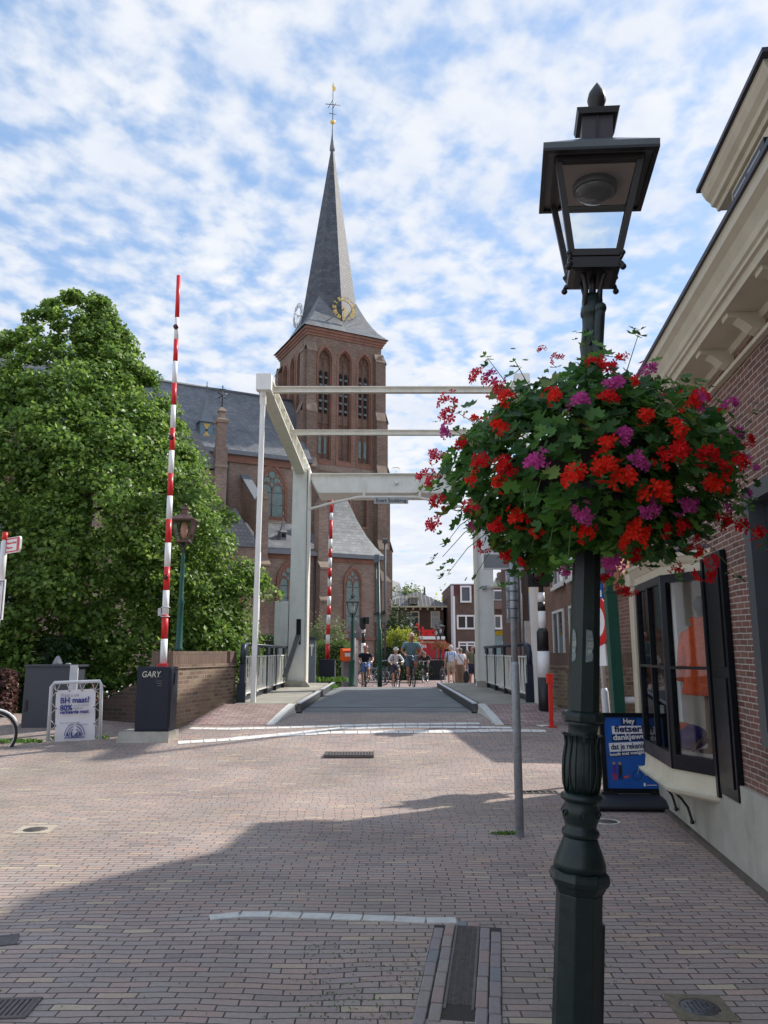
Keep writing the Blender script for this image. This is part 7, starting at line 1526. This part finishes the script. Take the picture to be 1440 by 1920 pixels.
# green mast with cameras
t = thing('camera_mast', 'slim dark green mast with dark camera boxes right of the far lamp', 'mast', (at(712, 1280, 28).x, 28, gz(0, 28)))
z = lambda y: at(712, y, 28).z-gz(0, 28)
mb = MB(); mb.tube([(0, 0, 0), (0, 0, z(1180)), (-.02, 0, z(1178)), (-.06, 0, z(1048))], [.085, .08, .055, .045], 12); mb.build('pole', green, t)
mb = MB(); mb.box(-.2, -.02, -.12, .1, z(1055), z(1040)); mb.build('camera_box', slateblue, t, bevel=.02)
mb = MB(); mb.box(-.20, .22, .1, .14, z(1166), z(1151)); mb.build('sign_back', grey, t)
mb = MB(); mb.prism([(-.23, z(1151)), (-.05, z(1147)), (-.05, z(1151)), (-.2, z(1151)-.03)], -.1, .1); mb.prism([(.05, z(1147)), (.2, z(1145)), (.2, z(1151)), (.05, z(1151))], -.1, .1); mb.build('solar_lamp', black, t)
t = thing('flood_light_pole', 'thin dark pole with a floodlight at the right corner of the church', 'mast', (at(722, 1280, 40).x, 40, 0))
mb = MB(); mb.tube([(0, 0, 0), (0, 0, at(722, 1018, 40).z)], .06, 8); mb.build('pole', dgrey, t); mb = MB(); zt = at(722, 1018, 40).z; mb.cbox((0, -.05, zt+.1), (.28, .2, .22), rx=.4); mb.build('floodlight', dgrey, t)
t = thing('traffic_light', 'small black hooded signal on a black and white pole behind the dark shirted cyclist', 'traffic light', (at(681, 1280, 34).x, 34, .05))
z = lambda y: at(681, y, 34).z-.05
mb = MB(); mb.mi = 1; mb.tube([(0, 0, 0), (0, 0, z(1206))], .10, 10); mb.mi = 0; mb.tube([(0, 0, z(1206)), (0, 0, z(1187))], .07, 10); mb.mi = 1; mb.tube([(0, 0, z(1187)), (0, 0, z(1180))], .09, 10); mb.build('pole', [black, plainwhite], t)
mb = MB(); mb.box(-.15, .1, -.2, .2, z(1180), z(1158)).box(-.02, .26, -.2, .15, z(1170), z(1157)); mb.build('signal_head', black, t, bevel=.03)
t = thing('warning_sign', 'grey backs of a triangular sign and a plate mounted behind the far green lamp', 'road sign', (at(663, 1280, 28.5).x, 28.5, .1))
z = lambda y: at(663, y, 28.5).z-.1
mb = MB(); mb.prism([(-.32, z(1184)), (.30, z(1184)), (.0, z(1155))], 0, .02); mb.build('triangle_back', grey, t); mb = MB(); mb.box(-.20, .24, 0, .02, z(1196), z(1186)); mb.build('plate_back', slateblue, t); mb = MB(); mb.tube([(.04, .03, 0), (.04, .03, z(1160))], .03, 8); mb.build('post', lsteel, t)
t = thing('notice_post', 'narrow post with white and cream notices beside the far green lamp', 'sign', (at(668, 1280, 29.5).x, 29.5, .1)); z = lambda y: at(668, y, 29.5).z-.1
mb = MB(); mb.box(-.06, .06, 0, .04, 0, z(1200)); mb.build('post', lsteel, t); mb = MB(); mb.box(-.05, .05, -.01, -.001, z(1226), z(1215)).box(-.05, .05, -.01, -.001, z(1212), z(1203)); mb.build('notices', plainwhite, t)
# mailbox
Ym = 28.0; t = thing('mailbox', 'bright orange mailbox on twin posts across the bridge', 'mailbox', (at(649, 1280, Ym).x, Ym, gz(0, Ym)), R(18)); z = lambda y: at(649, y, Ym).z-gz(0, Ym)
mb = MB(); za, zb_ = z(1240), z(1216); hw_ = .19
mb.add([(-hw_, -.2, za+.06), (hw_, -.2, za+.06), (hw_, .2, za+.06), (-hw_, .2, za+.06), (-hw_*.8, -.17, za), (hw_*.8, -.17, za), (hw_*.8, .17, za), (-hw_*.8, .17, za), (-hw_, -.2, zb_-.08), (hw_, -.2, zb_-.08), (hw_, .2, zb_), (-hw_, .2, zb_), (-hw_, -.12, zb_), (hw_, -.12, zb_)], [(4, 7, 6, 5), (0, 1, 5, 4), (1, 2, 6, 5), (2, 3, 7, 6), (3, 0, 4, 7), (0, 8, 9, 1), (1, 9, 13, 10, 2), (2, 10, 11, 3), (3, 11, 12, 8, 0), (8, 12, 13, 9), (12, 11, 10, 13)]); bx = mb.build('box', orange, t, bevel=.02)
mb = MB(); mb.box(-.1, .16, -.208, -.2005, zb_-.13, zb_-.11); mb.build('slot', black, bx); mb = MB(); mb.box(-.11, .15, -.206, -.2005, zb_-.28, zb_-.15); mb.build('label_plate', plainwhite, bx)
mb = MB(); mb.box(-.16, -.11, -.1, .1, 0, za).box(.11, .16, -.1, .1, 0, za).box(-.11, .11, .02, .06, 0, za); mb.build('stand', grey, t)
# blue grey capstan post with painted top at the left bridgehead
t = thing('gate_post', 'slate blue post with a white painted ornament beside the left white column', 'post', (at(584, 1280, 24.9).x, 24.9, .44)); z = lambda y: at(584, y, 24.9).z-.44
mb = MB(); mb.box(-.12, .12, -.1, .1, -.3, z(1200)); p_ = mb.build('post', slateblue, t, bevel=.01); mb = MB(); mb.box(-.16, .16, -.14, .14, z(1200), z(1196)).box(-.1, .1, -.1, .1, z(1196), z(1194)); mb.build('cap', navy, t)
mb = MB()
for a in range(5): mb.prism([(-.01, z(1203)-.05), (.01, z(1203)-.05), (.02+.05*cos(a*pi/4)*1.4, z(1203)-.16+.09*sin(a*pi/4)), (.05*cos(a*pi/4)*1.4-.02, z(1203)-.16+.09*sin(a*pi/4))], -.112, -.101)
mb.prism([(-.012, z(1203)-.45), (.012, z(1203)-.45), (.03, z(1203)-.1), (-.03, z(1203)-.1)], -.113, -.102); mb.build('painted_ornament', plainwhite, p_)
# flag
t = thing('flag', 'limp red white flag hanging from a slim white pole left of the white column', 'flag', (at(481, 1280, 27).x, 27, -.2)); z = lambda y: at(481, y, 27).z+.2
mb = MB(); mb.tube([(0, 0, 0), (-.02, 0, z(1036))], .045, 8); mb.build('pole', plainwhite, t)
fr_r = mat('flag_red', (.45, .02, .06), .8); fr_w = mat('flag_cloth_white', (.7, .68, .68), .8)
for k, (x_, w_, m_, y0_, y1_) in enumerate(((-.07, .06, fr_r, 1042, 1128), (-.13, .045, fr_w, 1050, 1142), (-.10, .04, fr_r, 1090, 1150))):
    mb = MB(); mb.tube([(x_+.05, .0, z(y0_)), (x_+.02, -.02, z(y0_+20)), (x_, .0, z((y0_+y1_)/2)), (x_-.03, .02, z(y1_))], [.02, w_, w_, w_*.5], 7); mb.build('cloth_fold', m_, t)
# iron fence behind the cyclists
t = thing('iron_fence', 'low black iron fence with planters behind the cyclists', 'fence', (at(760, 1280, 43).x, 43, .03)); xa = at(700, 1280, 43).x-t.location.x; xb = at(836, 1280, 43).x-t.location.x
mb = MB(); mb.box(xa, xb, -.02, .02, 1.15, 1.19).box(xa, xb, -.02, .02, .35, .38); mb.build('rail', black, t)
mb = MB(); x = xa
while x < xb: mb.box(x-.012, x+.012, -.012, .012, 0, 1.15); x += .13
mb.build('fence_bars', black, t); mb = MB(); mb.box(xa, xb, .1, .5, 0, 1.05); mb.build('dark_planter', mat('planter', (.02, .025, .03), .8), t)
# ------------------------------------------------------------ bicycles
chrome = mat('chrome', (.5, .5, .52), .25, metal=.8)
def bicycle(label, loc, rz, framem=black, tyre=rubber, group=None, name='bicycle', s=1.0, rim=chrome, basket=False, lean=0):
    t = thing(name, label, 'bicycle', loc, rz, group); t.rotation_euler = (0, R(lean), rz); t.scale = (s, s, s)
    for yw in (.54, -.54):
        w_ = MB(Matrix.Translation((0, yw, .345))); w_.tube([(0, .325*cos(a*pi/12), .325*sin(a*pi/12)) for a in range(25)], .021, 6, caps=False); w = w_.build('wheel', tyre, t)
        w_ = MB(Matrix.Translation((0, yw, .345))); w_.tube([(0, .302*cos(a*pi/12), .302*sin(a*pi/12)) for a in range(25)], .011, 5, caps=False); w_.build('rim', rim, w)
        w_ = MB(Matrix.Translation((0, yw, .345)))
        for a in range(16): w_.tube([(.015*(1 if a % 2 else -1), 0, 0), (0, .3*cos(a*pi/8), .3*sin(a*pi/8))], .0018, 3)
        w_.tube([(-.04, 0, 0), (.04, 0, 0)], .02, 8); w_.build('spokes', chrome, w)
        w_ = MB(Matrix.Translation((0, yw, .345))); w_.tube([(0, .365*cos(R(a)), .365*sin(R(a))) for a in range(20 if yw > 0 else 10, 150 if yw > 0 else 185, 12)], .017, 5); w_.build('mudguard', framem, t)
    mb = MB(); H = (0, .36, .88); S_ = (0, -.22, .86); B_ = (0, -.05, .30)
    mb.tube([B_, S_], .018, 7); mb.tube([B_, (0, .38, .72)], .018, 7); mb.tube([(0, -.18, .72), H], .016, 7); mb.tube([(0, .33, .95), (0, .40, .68)], .02, 7)
    for x in (-.05, .05): mb.tube([(x*.3, .40, .68), (x, .44, .6), (x, .54, .345)], .011, 6); mb.tube([(x*.3, -.2, .82), (x, -.54, .345)], .009, 6); mb.tube([(x*.3, -.05, .30), (x, -.54, .345)], .010, 6)
    mb.build('frame', framem, t)
    mb = MB(); mb.tube([(0, .33, .95), (0, .32, 1.06)], .013, 6); mb.tube([(-.28, .20, 1.08), (-.26, .28, 1.09), (-.12, .34, 1.07), (.12, .34, 1.07), (.26, .28, 1.09), (.28, .20, 1.08)], .012, 7); mb.build('handlebar', chrome, t)
    mb = MB(); mb.tube([(0, -.2, .8), (0, -.23, .94)], .012, 6); mb.ball((0, -.27, .965), (.085, .12, .035), 10, 6); mb.ball((0, -.15, .965), (.035, .10, .025), 8, 5); mb.build('saddle', black, t)
    mb = MB(); mb.tube([(-.06, -.05, .3), (.06, -.05, .3)], .012, 6); mb.tube([(.07, -.05, .3), (.07, -.02, .15)], .01, 5); mb.tube([(-.07, -.05, .3), (-.07, -.08, .45)], .01, 5); mb.cbox((.12, -.02, .15), (.09, .06, .02)); mb.cbox((-.12, -.08, .45), (.09, .06, .02)); mb.lathe([(.085, -.004), (.085, .004)], 16); mb.build('crank', chrome, t)
    mb = MB(); mb.ball((0, .42, .93), (.035, .03, .035), 8, 6); mb.build('headlamp', chrome, t)
    mb = MB(); mb.box(-.06, .06, -.75, -.3, .74, .755).tube([(.05, -.72, .74), (.05, -.56, .36)], .006, 4).tube([(-.05, -.72, .74), (-.05, -.56, .36)], .006, 4); mb.build('rear_rack', framem, t)
    return t
# ------------------------------------------------------------ people
skinm = mat('skin', (.52, .28, .19), .6, var=.05); skin2 = mat('tanned_skin', (.42, .19, .12), .6, var=.05)
def skinobj(name, nodes, edges, m, parent, sub=1, root=0):
    me = bpy.data.meshes.new(name); me.from_pydata([n[0] for n in nodes], edges, []); o = bpy.data.objects.new(name, me); C.objects.link(o); o.parent = parent
    md = o.modifiers.new('skin', 'SKIN'); md.use_smooth_shade = True
    for sv, n in zip(me.skin_vertices[0].data, nodes): sv.radius = (n[1], n[1]) if not isinstance(n[1], tuple) else n[1]; sv.use_root = False
    me.skin_vertices[0].data[root].use_root = True
    if sub: s_ = o.modifiers.new('sub', 'SUBSURF'); s_.levels = sub; s_.render_levels = sub
    me.materials.append(m); return o
def chain(nodes, edges, start, pts):
    k = start
    for p, r in pts: nodes.append((tuple(p), r)); edges.append((k, len(nodes)-1)); k = len(nodes)-1
    return k
def person(label, loc, rz, h=1.75, pose=None, shirt=None, sleeves=.5, legs='shorts', legm=None, shoem=None, hairm=None, helmet=None, hat=None, skin=skinm, long_sleeve=False, wide=1.0, socks=None, group=None):
    """local frame: facing +y. pose: dict of joints in metres for 1.75 m"""
    t = thing('person', label, 'person', loc, rz, group); s = h/1.75; t.scale = (s, s, s)
    P = dict(pelvis=(0, 0, .95), waist=(0, .0, 1.10), chest=(0, .01, 1.33), neck=(0, .0, 1.49), head=(0, .02, 1.62), ls=(-.18, 0, 1.42), rs=(.18, 0, 1.42), le=(-.24, -.03, 1.14), re=(.24, -.03, 1.14), lw=(-.25, .05, .90), rw=(.25, .05, .90), lh=(-.09, 0, .90), rh=(.09, 0, .90), lk=(-.10, .03, .49), rk=(.10, .03, .49), la=(-.10, -.02, .09), ra=(.10, -.02, .09))
    P.update(pose or {}); V = {k: Vector(v) for k, v in P.items()}
    w = wide
    nodes = [(P['pelvis'], .12*w), (P['waist'], .115*w), (P['chest'], .13*w), (P['neck'], .055), (tuple(V['head']-Vector((0, 0, .05))), .078), (tuple(V['head']+Vector((0, 0, .05))), .085), (tuple(V['head']+Vector((0, 0, .11))), .06)]
    edges = [(0, 1), (1, 2), (2, 3), (3, 4), (4, 5), (5, 6)]
    for sd_ in 'lr':
        e = chain(nodes, edges, 2, [(P[sd_+'s'], .062*w), (P[sd_+'e'], .045), (P[sd_+'w'], .029)])
        d = (V[sd_+'w']-V[sd_+'e']).normalized(); sg = -1 if sd_ == 'l' else 1; lat = Vector((1, 0, 0)) if abs(d.x) < .8 else Vector((0, 1, 0)); lat = (lat-d*lat.dot(d)).normalized()
        pk = chain(nodes, edges, e, [(tuple(V[sd_+'w']+d*.055), (.036))])
        for j, L_ in enumerate((.058, .07, .074, .066)): off = lat*(.026-.0175*j)*sg; a = V[sd_+'w']+d*.085+off; dn = (d+Vector((0, 0, -.25))).normalized(); chain(nodes, edges, pk, [(tuple(a), .0105), (tuple(a+dn*L_*.9), .008)])
        a = V[sd_+'w']+d*.03-lat*sg*.03; chain(nodes, edges, e, [(tuple(a), .012), (tuple(a+d*.05-lat*sg*.012), .009)])
        f = Vector((0, 1, 0)); chain(nodes, edges, 0, [(P[sd_+'h'], .092*w), (P[sd_+'k'], .058), (P[sd_+'a'], .037), (tuple(V[sd_+'a']+f*.10+Vector((0, 0, -.045))), .034), (tuple(V[sd_+'a']+f*.17+Vector((0, 0, -.055))), .028)])
    skinobj('body', nodes, edges, skin, t)
    hd = V['head']; fm = mat('face_dark', (.05, .03, .03), .5) if 'face_dark' not in bpy.data.materials else bpy.data.materials['face_dark']
    mb = MB(); 
    for x in (-.03, .03): mb.ball((hd.x+x, hd.y+.078, hd.z+.01), (.012, .01, .007), 6, 4)
    mb.box(hd.x-.022, hd.x+.022, hd.y+.070, hd.y+.08, hd.z-.062, hd.z-.055); mb.build('eyes_and_mouth', fm, t)
    mb = MB(); mb.ball((hd.x, hd.y+.088, hd.z-.02), (.012, .017, .02), 6, 5)
    for x in (-1, 1): mb.ball((hd.x+x*.082, hd.y, hd.z-.01), (.01, .018, .028), 6, 5)
    mb.build('nose_and_ears', skin, t)
    if shirt:
        nodes = [(tuple(V['pelvis']+Vector((0, 0, .0))), .155*w), (P['waist'], .145*w), (P['chest'], .150*w), (tuple(V['neck']-Vector((0, 0, .045))), .07)]; edges = [(0, 1), (1, 2), (2, 3)]
        for sd_ in 'lr':
            end = V[sd_+'w'] if long_sleeve else V[sd_+'s'].lerp(V[sd_+'e'], .75); pts = [(P[sd_+'s'], .082*w)]
            if long_sleeve: pts += [(P[sd_+'e'], .062), (tuple(V[sd_+'e'].lerp(V[sd_+'w'], .92)), .045)]
            else: pts += [(tuple(end), .07)]
            chain(nodes, edges, 2, pts)
        skinobj('shirt', nodes, edges, shirt, t)
    if legs in ('shorts', 'trousers'):
        nodes = [(tuple(V['pelvis']-Vector((0, 0, .02))), .14*w)]; edges = []
        for sd_ in 'lr':
            pts = [(P[sd_+'h'], .118*w)]
            pts += [(tuple(V[sd_+'h'].lerp(V[sd_+'k'], .85)), .095)] if legs == 'shorts' else [(P[sd_+'k'], .082), (tuple(V[sd_+'k'].lerp(V[sd_+'a'], .93)), .06)]
            chain(nodes, edges, 0, pts)
        skinobj('shorts' if legs == 'shorts' else 'trousers', nodes, edges, legm, t)
    elif legs == 'skirt':
        mb = MB(); n = 28; prof_ = [(.15, 1.0), (.19, .88), (.20, .6), (.235, .14)] if socks != 'short' else [(.15, 1.0), (.19, .85), (.22, .52)]
        vs = [(r*w*cos(2*pi*j/n)*(1+.05*sin(j*2.6)*(1 if z < .9 else 0)), r*w*.75*sin(2*pi*j/n)*(1+.05*sin(j*2.6)), z) for r, z in prof_ for j in range(n)]
        mb.smooth = True; mb.add(vs, [(i*n+j, i*n+(j+1) % n, (i+1)*n+(j+1) % n, (i+1)*n+j) for i in range(len(prof_)-1) for j in range(n)]); mb.build('skirt', legm, t)
    for sd_ in 'lr':
        a = V[sd_+'a']; nodes = [(tuple(a+Vector((0, -.03, -.04))), .042), (tuple(a+Vector((0, .08, -.055))), .044), (tuple(a+Vector((0, .18, -.062))), .034)]
        if socks and socks != 'short': nodes.append((tuple(a+Vector((0, 0, .07))), .045)); skinobj('shoe', nodes, [(0, 1), (1, 2), (0, 3)], shoem, t)
        else: skinobj('shoe', nodes, [(0, 1), (1, 2)], shoem, t)
    if hairm: mb = MB(); mb.ball((hd.x, hd.y-.018, hd.z+.045), (.098, .10, .105), 14, 10); mb.build('hair', hairm, t)
    if helmet:
        mb = MB(); mb.ball((hd.x, hd.y-.0, hd.z+.09), (.115, .14, .085), 14, 8); hl = mb.build('helmet', helmet[0], t)
        mb = MB()
        for a in (-.06, 0, .06): mb.tube([(hd.x+a, hd.y+.14*cos(q), hd.z+.092+.088*sin(q)) for q in [.2+i*.45 for i in range(7)]], .012, 5)
        mb.build('helmet_vent', helmet[1], hl)
    return t
sit = dict(pelvis=(0, -.22, 1.0), waist=(0, -.18, 1.13), chest=(0, -.08, 1.34), neck=(0, -.02, 1.50), head=(0, .02, 1.63), ls=(-.19, -.06, 1.42), rs=(.19, -.06, 1.42), le=(-.33, .05, 1.22), re=(.33, .05, 1.22), lw=(-.27, .22, 1.12), rw=(.27, .22, 1.12), lh=(-.10, -.20, .96), rh=(.10, -.20, .96), lk=(-.13, .17, .80), rk=(.12, .02, .58), la=(-.12, -.05, .52), ra=(.12, -.06, .24))
tsh = mat('navy_tshirt', (.008, .012, .03), .85); grt = mat('grey_teal_tshirt', (.16, .27, .31), .85, var=.06, scale=5); whs = mat('white_shirt', (.68, .66, .68), .8); blu = mat('blue_shorts', (.13, .22, .50), .8); dks = mat('dark_shorts', (.06, .07, .10), .85); beige = mat('beige_shorts', (.42, .34, .25), .85); blk = mat('black_clothes', (.02, .02, .024), .85); olive = mat('olive_shirt', (.13, .13, .075), .85); hairg = mat('grey_hair', (.50, .47, .43), .8); hairm_ = mat('grey_brown_hair', (.20, .17, .15), .8); shoe_w = mat('white_shoes', (.65, .65, .68), .6); shoe_b = mat('dark_shoes', (.03, .03, .04), .6); shoe_t = mat('tan_shoes', (.55, .38, .18), .6)
def cyc(px, Y, label, blabel, rz, s=1.0, pose=None, framem=black, bname='bicycle', **kw):
    g = gz(0, Y); p = Vector((at(px, 1283, Y).x, Y, g)); bicycle(blabel, p, rz, framem, s=s); ps = dict(sit); ps.update(pose or {}); pp = person(label, p, rz, pose=ps, group='cyclists riding towards the bridge', **kw); return pp
cyc(685, 32.5, 'cyclist in navy t-shirt, blue shorts and red white helmet', 'dark bicycle ridden by the navy shirted cyclist', pi+.06, h=1.72, shirt=tsh, legs='shorts', legm=blu, shoem=shoe_b, helmet=(mat('helmet_pink', (.55, .35, .33), .4), red), wide=1.08)
cl_ = cyc(742, 32.0, 'cyclist in a white blouse with a backpack strap and a white helmet', 'black bicycle ridden by the cyclist in the white blouse', pi+.16, h=1.62, shirt=whs, legs='shorts', legm=dks, shoem=shoe_w, helmet=(plainwhite, dgrey), long_sleeve=True)
mb = MB(); mb.tube([(-.12, .08, 1.18), (-.13, .09, 1.35), (-.12, -.02, 1.47)], .018, 6); mb.tube([(.12, .08, 1.18), (.13, .09, 1.35), (.12, -.02, 1.47)], .018, 6); mb.build('backpack_strap', shoe_b, cl_)
mb = MB(); mb.ball((0, -.30, 1.28), (.15, .10, .2), 10, 8); mb.build('backpack', shoe_b, cl_)
up = dict(head=(0, .04, 1.70), neck=(0, .0, 1.55), chest=(0, -.06, 1.38), waist=(0, -.16, 1.17), ls=(-.22, -.04, 1.46), rs=(.22, -.04, 1.46), le=(-.36, .06, 1.24), re=(.36, .06, 1.24))
cyc(772, 28.3, 'tall tanned man in a grey blue t-shirt riding a bicycle towards the camera', 'large dark bicycle ridden by the man in the grey blue t-shirt', pi+.10, s=1.05, h=1.84, pose=up, shirt=grt, legs='shorts', legm=mat('denim_shorts', (.09, .14, .20), .85), shoem=shoe_t, hairm=mat('thin_blond_hair', (.62, .42, .32), .7), skin=skin2, wide=1.12)
cyc(797, 39.0, 'person in black clothes bending over a bicycle with white tyres behind the cyclists', 'bicycle with pale tyres under the person in black', pi-.25, s=.98, h=1.60, shirt=blk, legs='trousers', legm=blk, shoem=shoe_w, hairm=hairm_, long_sleeve=True, pose=dict(head=(0, .15, 1.50), neck=(0, .08, 1.40), chest=(0, .0, 1.28)))
walk = dict(lk=(-.10, .08, .50), la=(-.10, .02, .09), rk=(.10, .02, .49), ra=(.10, -.17, .14))
plaid = brickmat('plaid_cloth', [(0, (.10, .20, .45)), (1, (.30, .42, .62))], (.62, .68, .78), bw=.10, bh=.14, ms=.022, src='Object', bump=0, off=0, grain=.05)
def ped(px, Y, label, **kw): return person(label, Vector((at(px, 1280, Y).x, Y, gz(0, Y))), kw.pop('rz', 0), group='pedestrians walking away beyond the bridge', **kw)
ped(846, 35.5, 'grey haired man in a blue plaid shirt and beige shorts walking away', h=1.80, pose=walk, shirt=plaid, legs='shorts', legm=beige, shoem=shoe_b, hairm=hairg, socks=True, wide=1.12)
skst = brickmat('striped_skirt', [(0, (.12, .07, .045)), (.5, (.26, .17, .11)), (1, (.40, .30, .21))], (.10, .06, .04), bw=.05, bh=3, ms=.004, off=0, bump=0)
wl = ped(864, 34.8, 'woman in white top and brown striped skirt with a black shoulder strap', h=1.66, pose=dict(rw=(.20, .22, 1.08), re=(.27, .02, 1.14)), shirt=whs, legs='skirt', legm=skst, shoem=shoe_w, hairm=hairm_, wide=1.2)
mb = MB(); mb.tube([(-.12, -.10, 1.46), (-.02, -.185, 1.30), (.12, -.19, 1.12), (.20, -.13, .98)], .014, 5); mb.build('shoulder_strap', blk, wl)
ped(858, 37.5, 'person with pinkish grey hair half hidden behind the woman in the striped skirt', h=1.68, shirt=mat('dusty_shirt', (.3, .2, .2), .8), legs='trousers', legm=blk, shoem=shoe_b, hairm=mat('ash_hair', (.45, .36, .33), .8))
ped(877, 36.5, 'person in a pale blue skirt between the striped skirt and the man in olive', h=1.58, shirt=mat('pale_top', (.45, .42, .38), .8), legs='skirt', legm=mat('pale_blue_skirt', (.40, .44, .52), .85), shoem=shoe_w, hairm=hairm_, socks='short')
po = ped(887, 33.5, 'bald man in olive shirt and dark shorts beside the right column', h=1.76, shirt=olive, legs='shorts', legm=mat('navy_shorts', (.015, .02, .05), .85), shoem=shoe_w, skin=skin2, wide=1.1)
bgp = thing('bag', 'large black shopping bag hanging from the hand of the man in olive', 'bag', po.location+Vector((-.28, .05, .12)))
mb = MB(); mb.ball((0, 0, .30), (.13, .16, .30), 12, 8); mb.build('bag_body', blk, bgp); mb = MB(); mb.tube([(-.04, 0, .55), (0, 0, .80), (.04, 0, .55)], .012, 5); mb.build('bag_handle', plainwhite, bgp)
# parked bicycles
for i, (px, Y, a, lb_) in enumerate(((700, 36, 1.0, 'parked black bicycle between the navy shirted cyclist and the green mast'), (722, 38, .7, 'parked dark bicycle with bright handlebars right of the green mast'), (816, 44, .2, 'parked bicycle left of the plaid shirted man, near the distant lamp'), (838, 40, -.5, 'parked bicycle partly behind the plaid shirted man'), (729, 41, 1.3, 'dark parked bicycle against the fence behind the white bloused cyclist'))):
    bicycle(lb_, (at(px, 1280, Y).x, Y, gz(0, Y)), a, black if i % 2 else slateblue, group='bicycles parked across the canal')
# bicycle cut by the left edge
Yb = 11.6; xw = at(-16, 1355, Yb).x
bl = bicycle('bicycle with white mudguards cut off by the left edge of the frame', (xw-.54-.02, Yb, 0), -pi/2+.25, plainwhite, rubber)
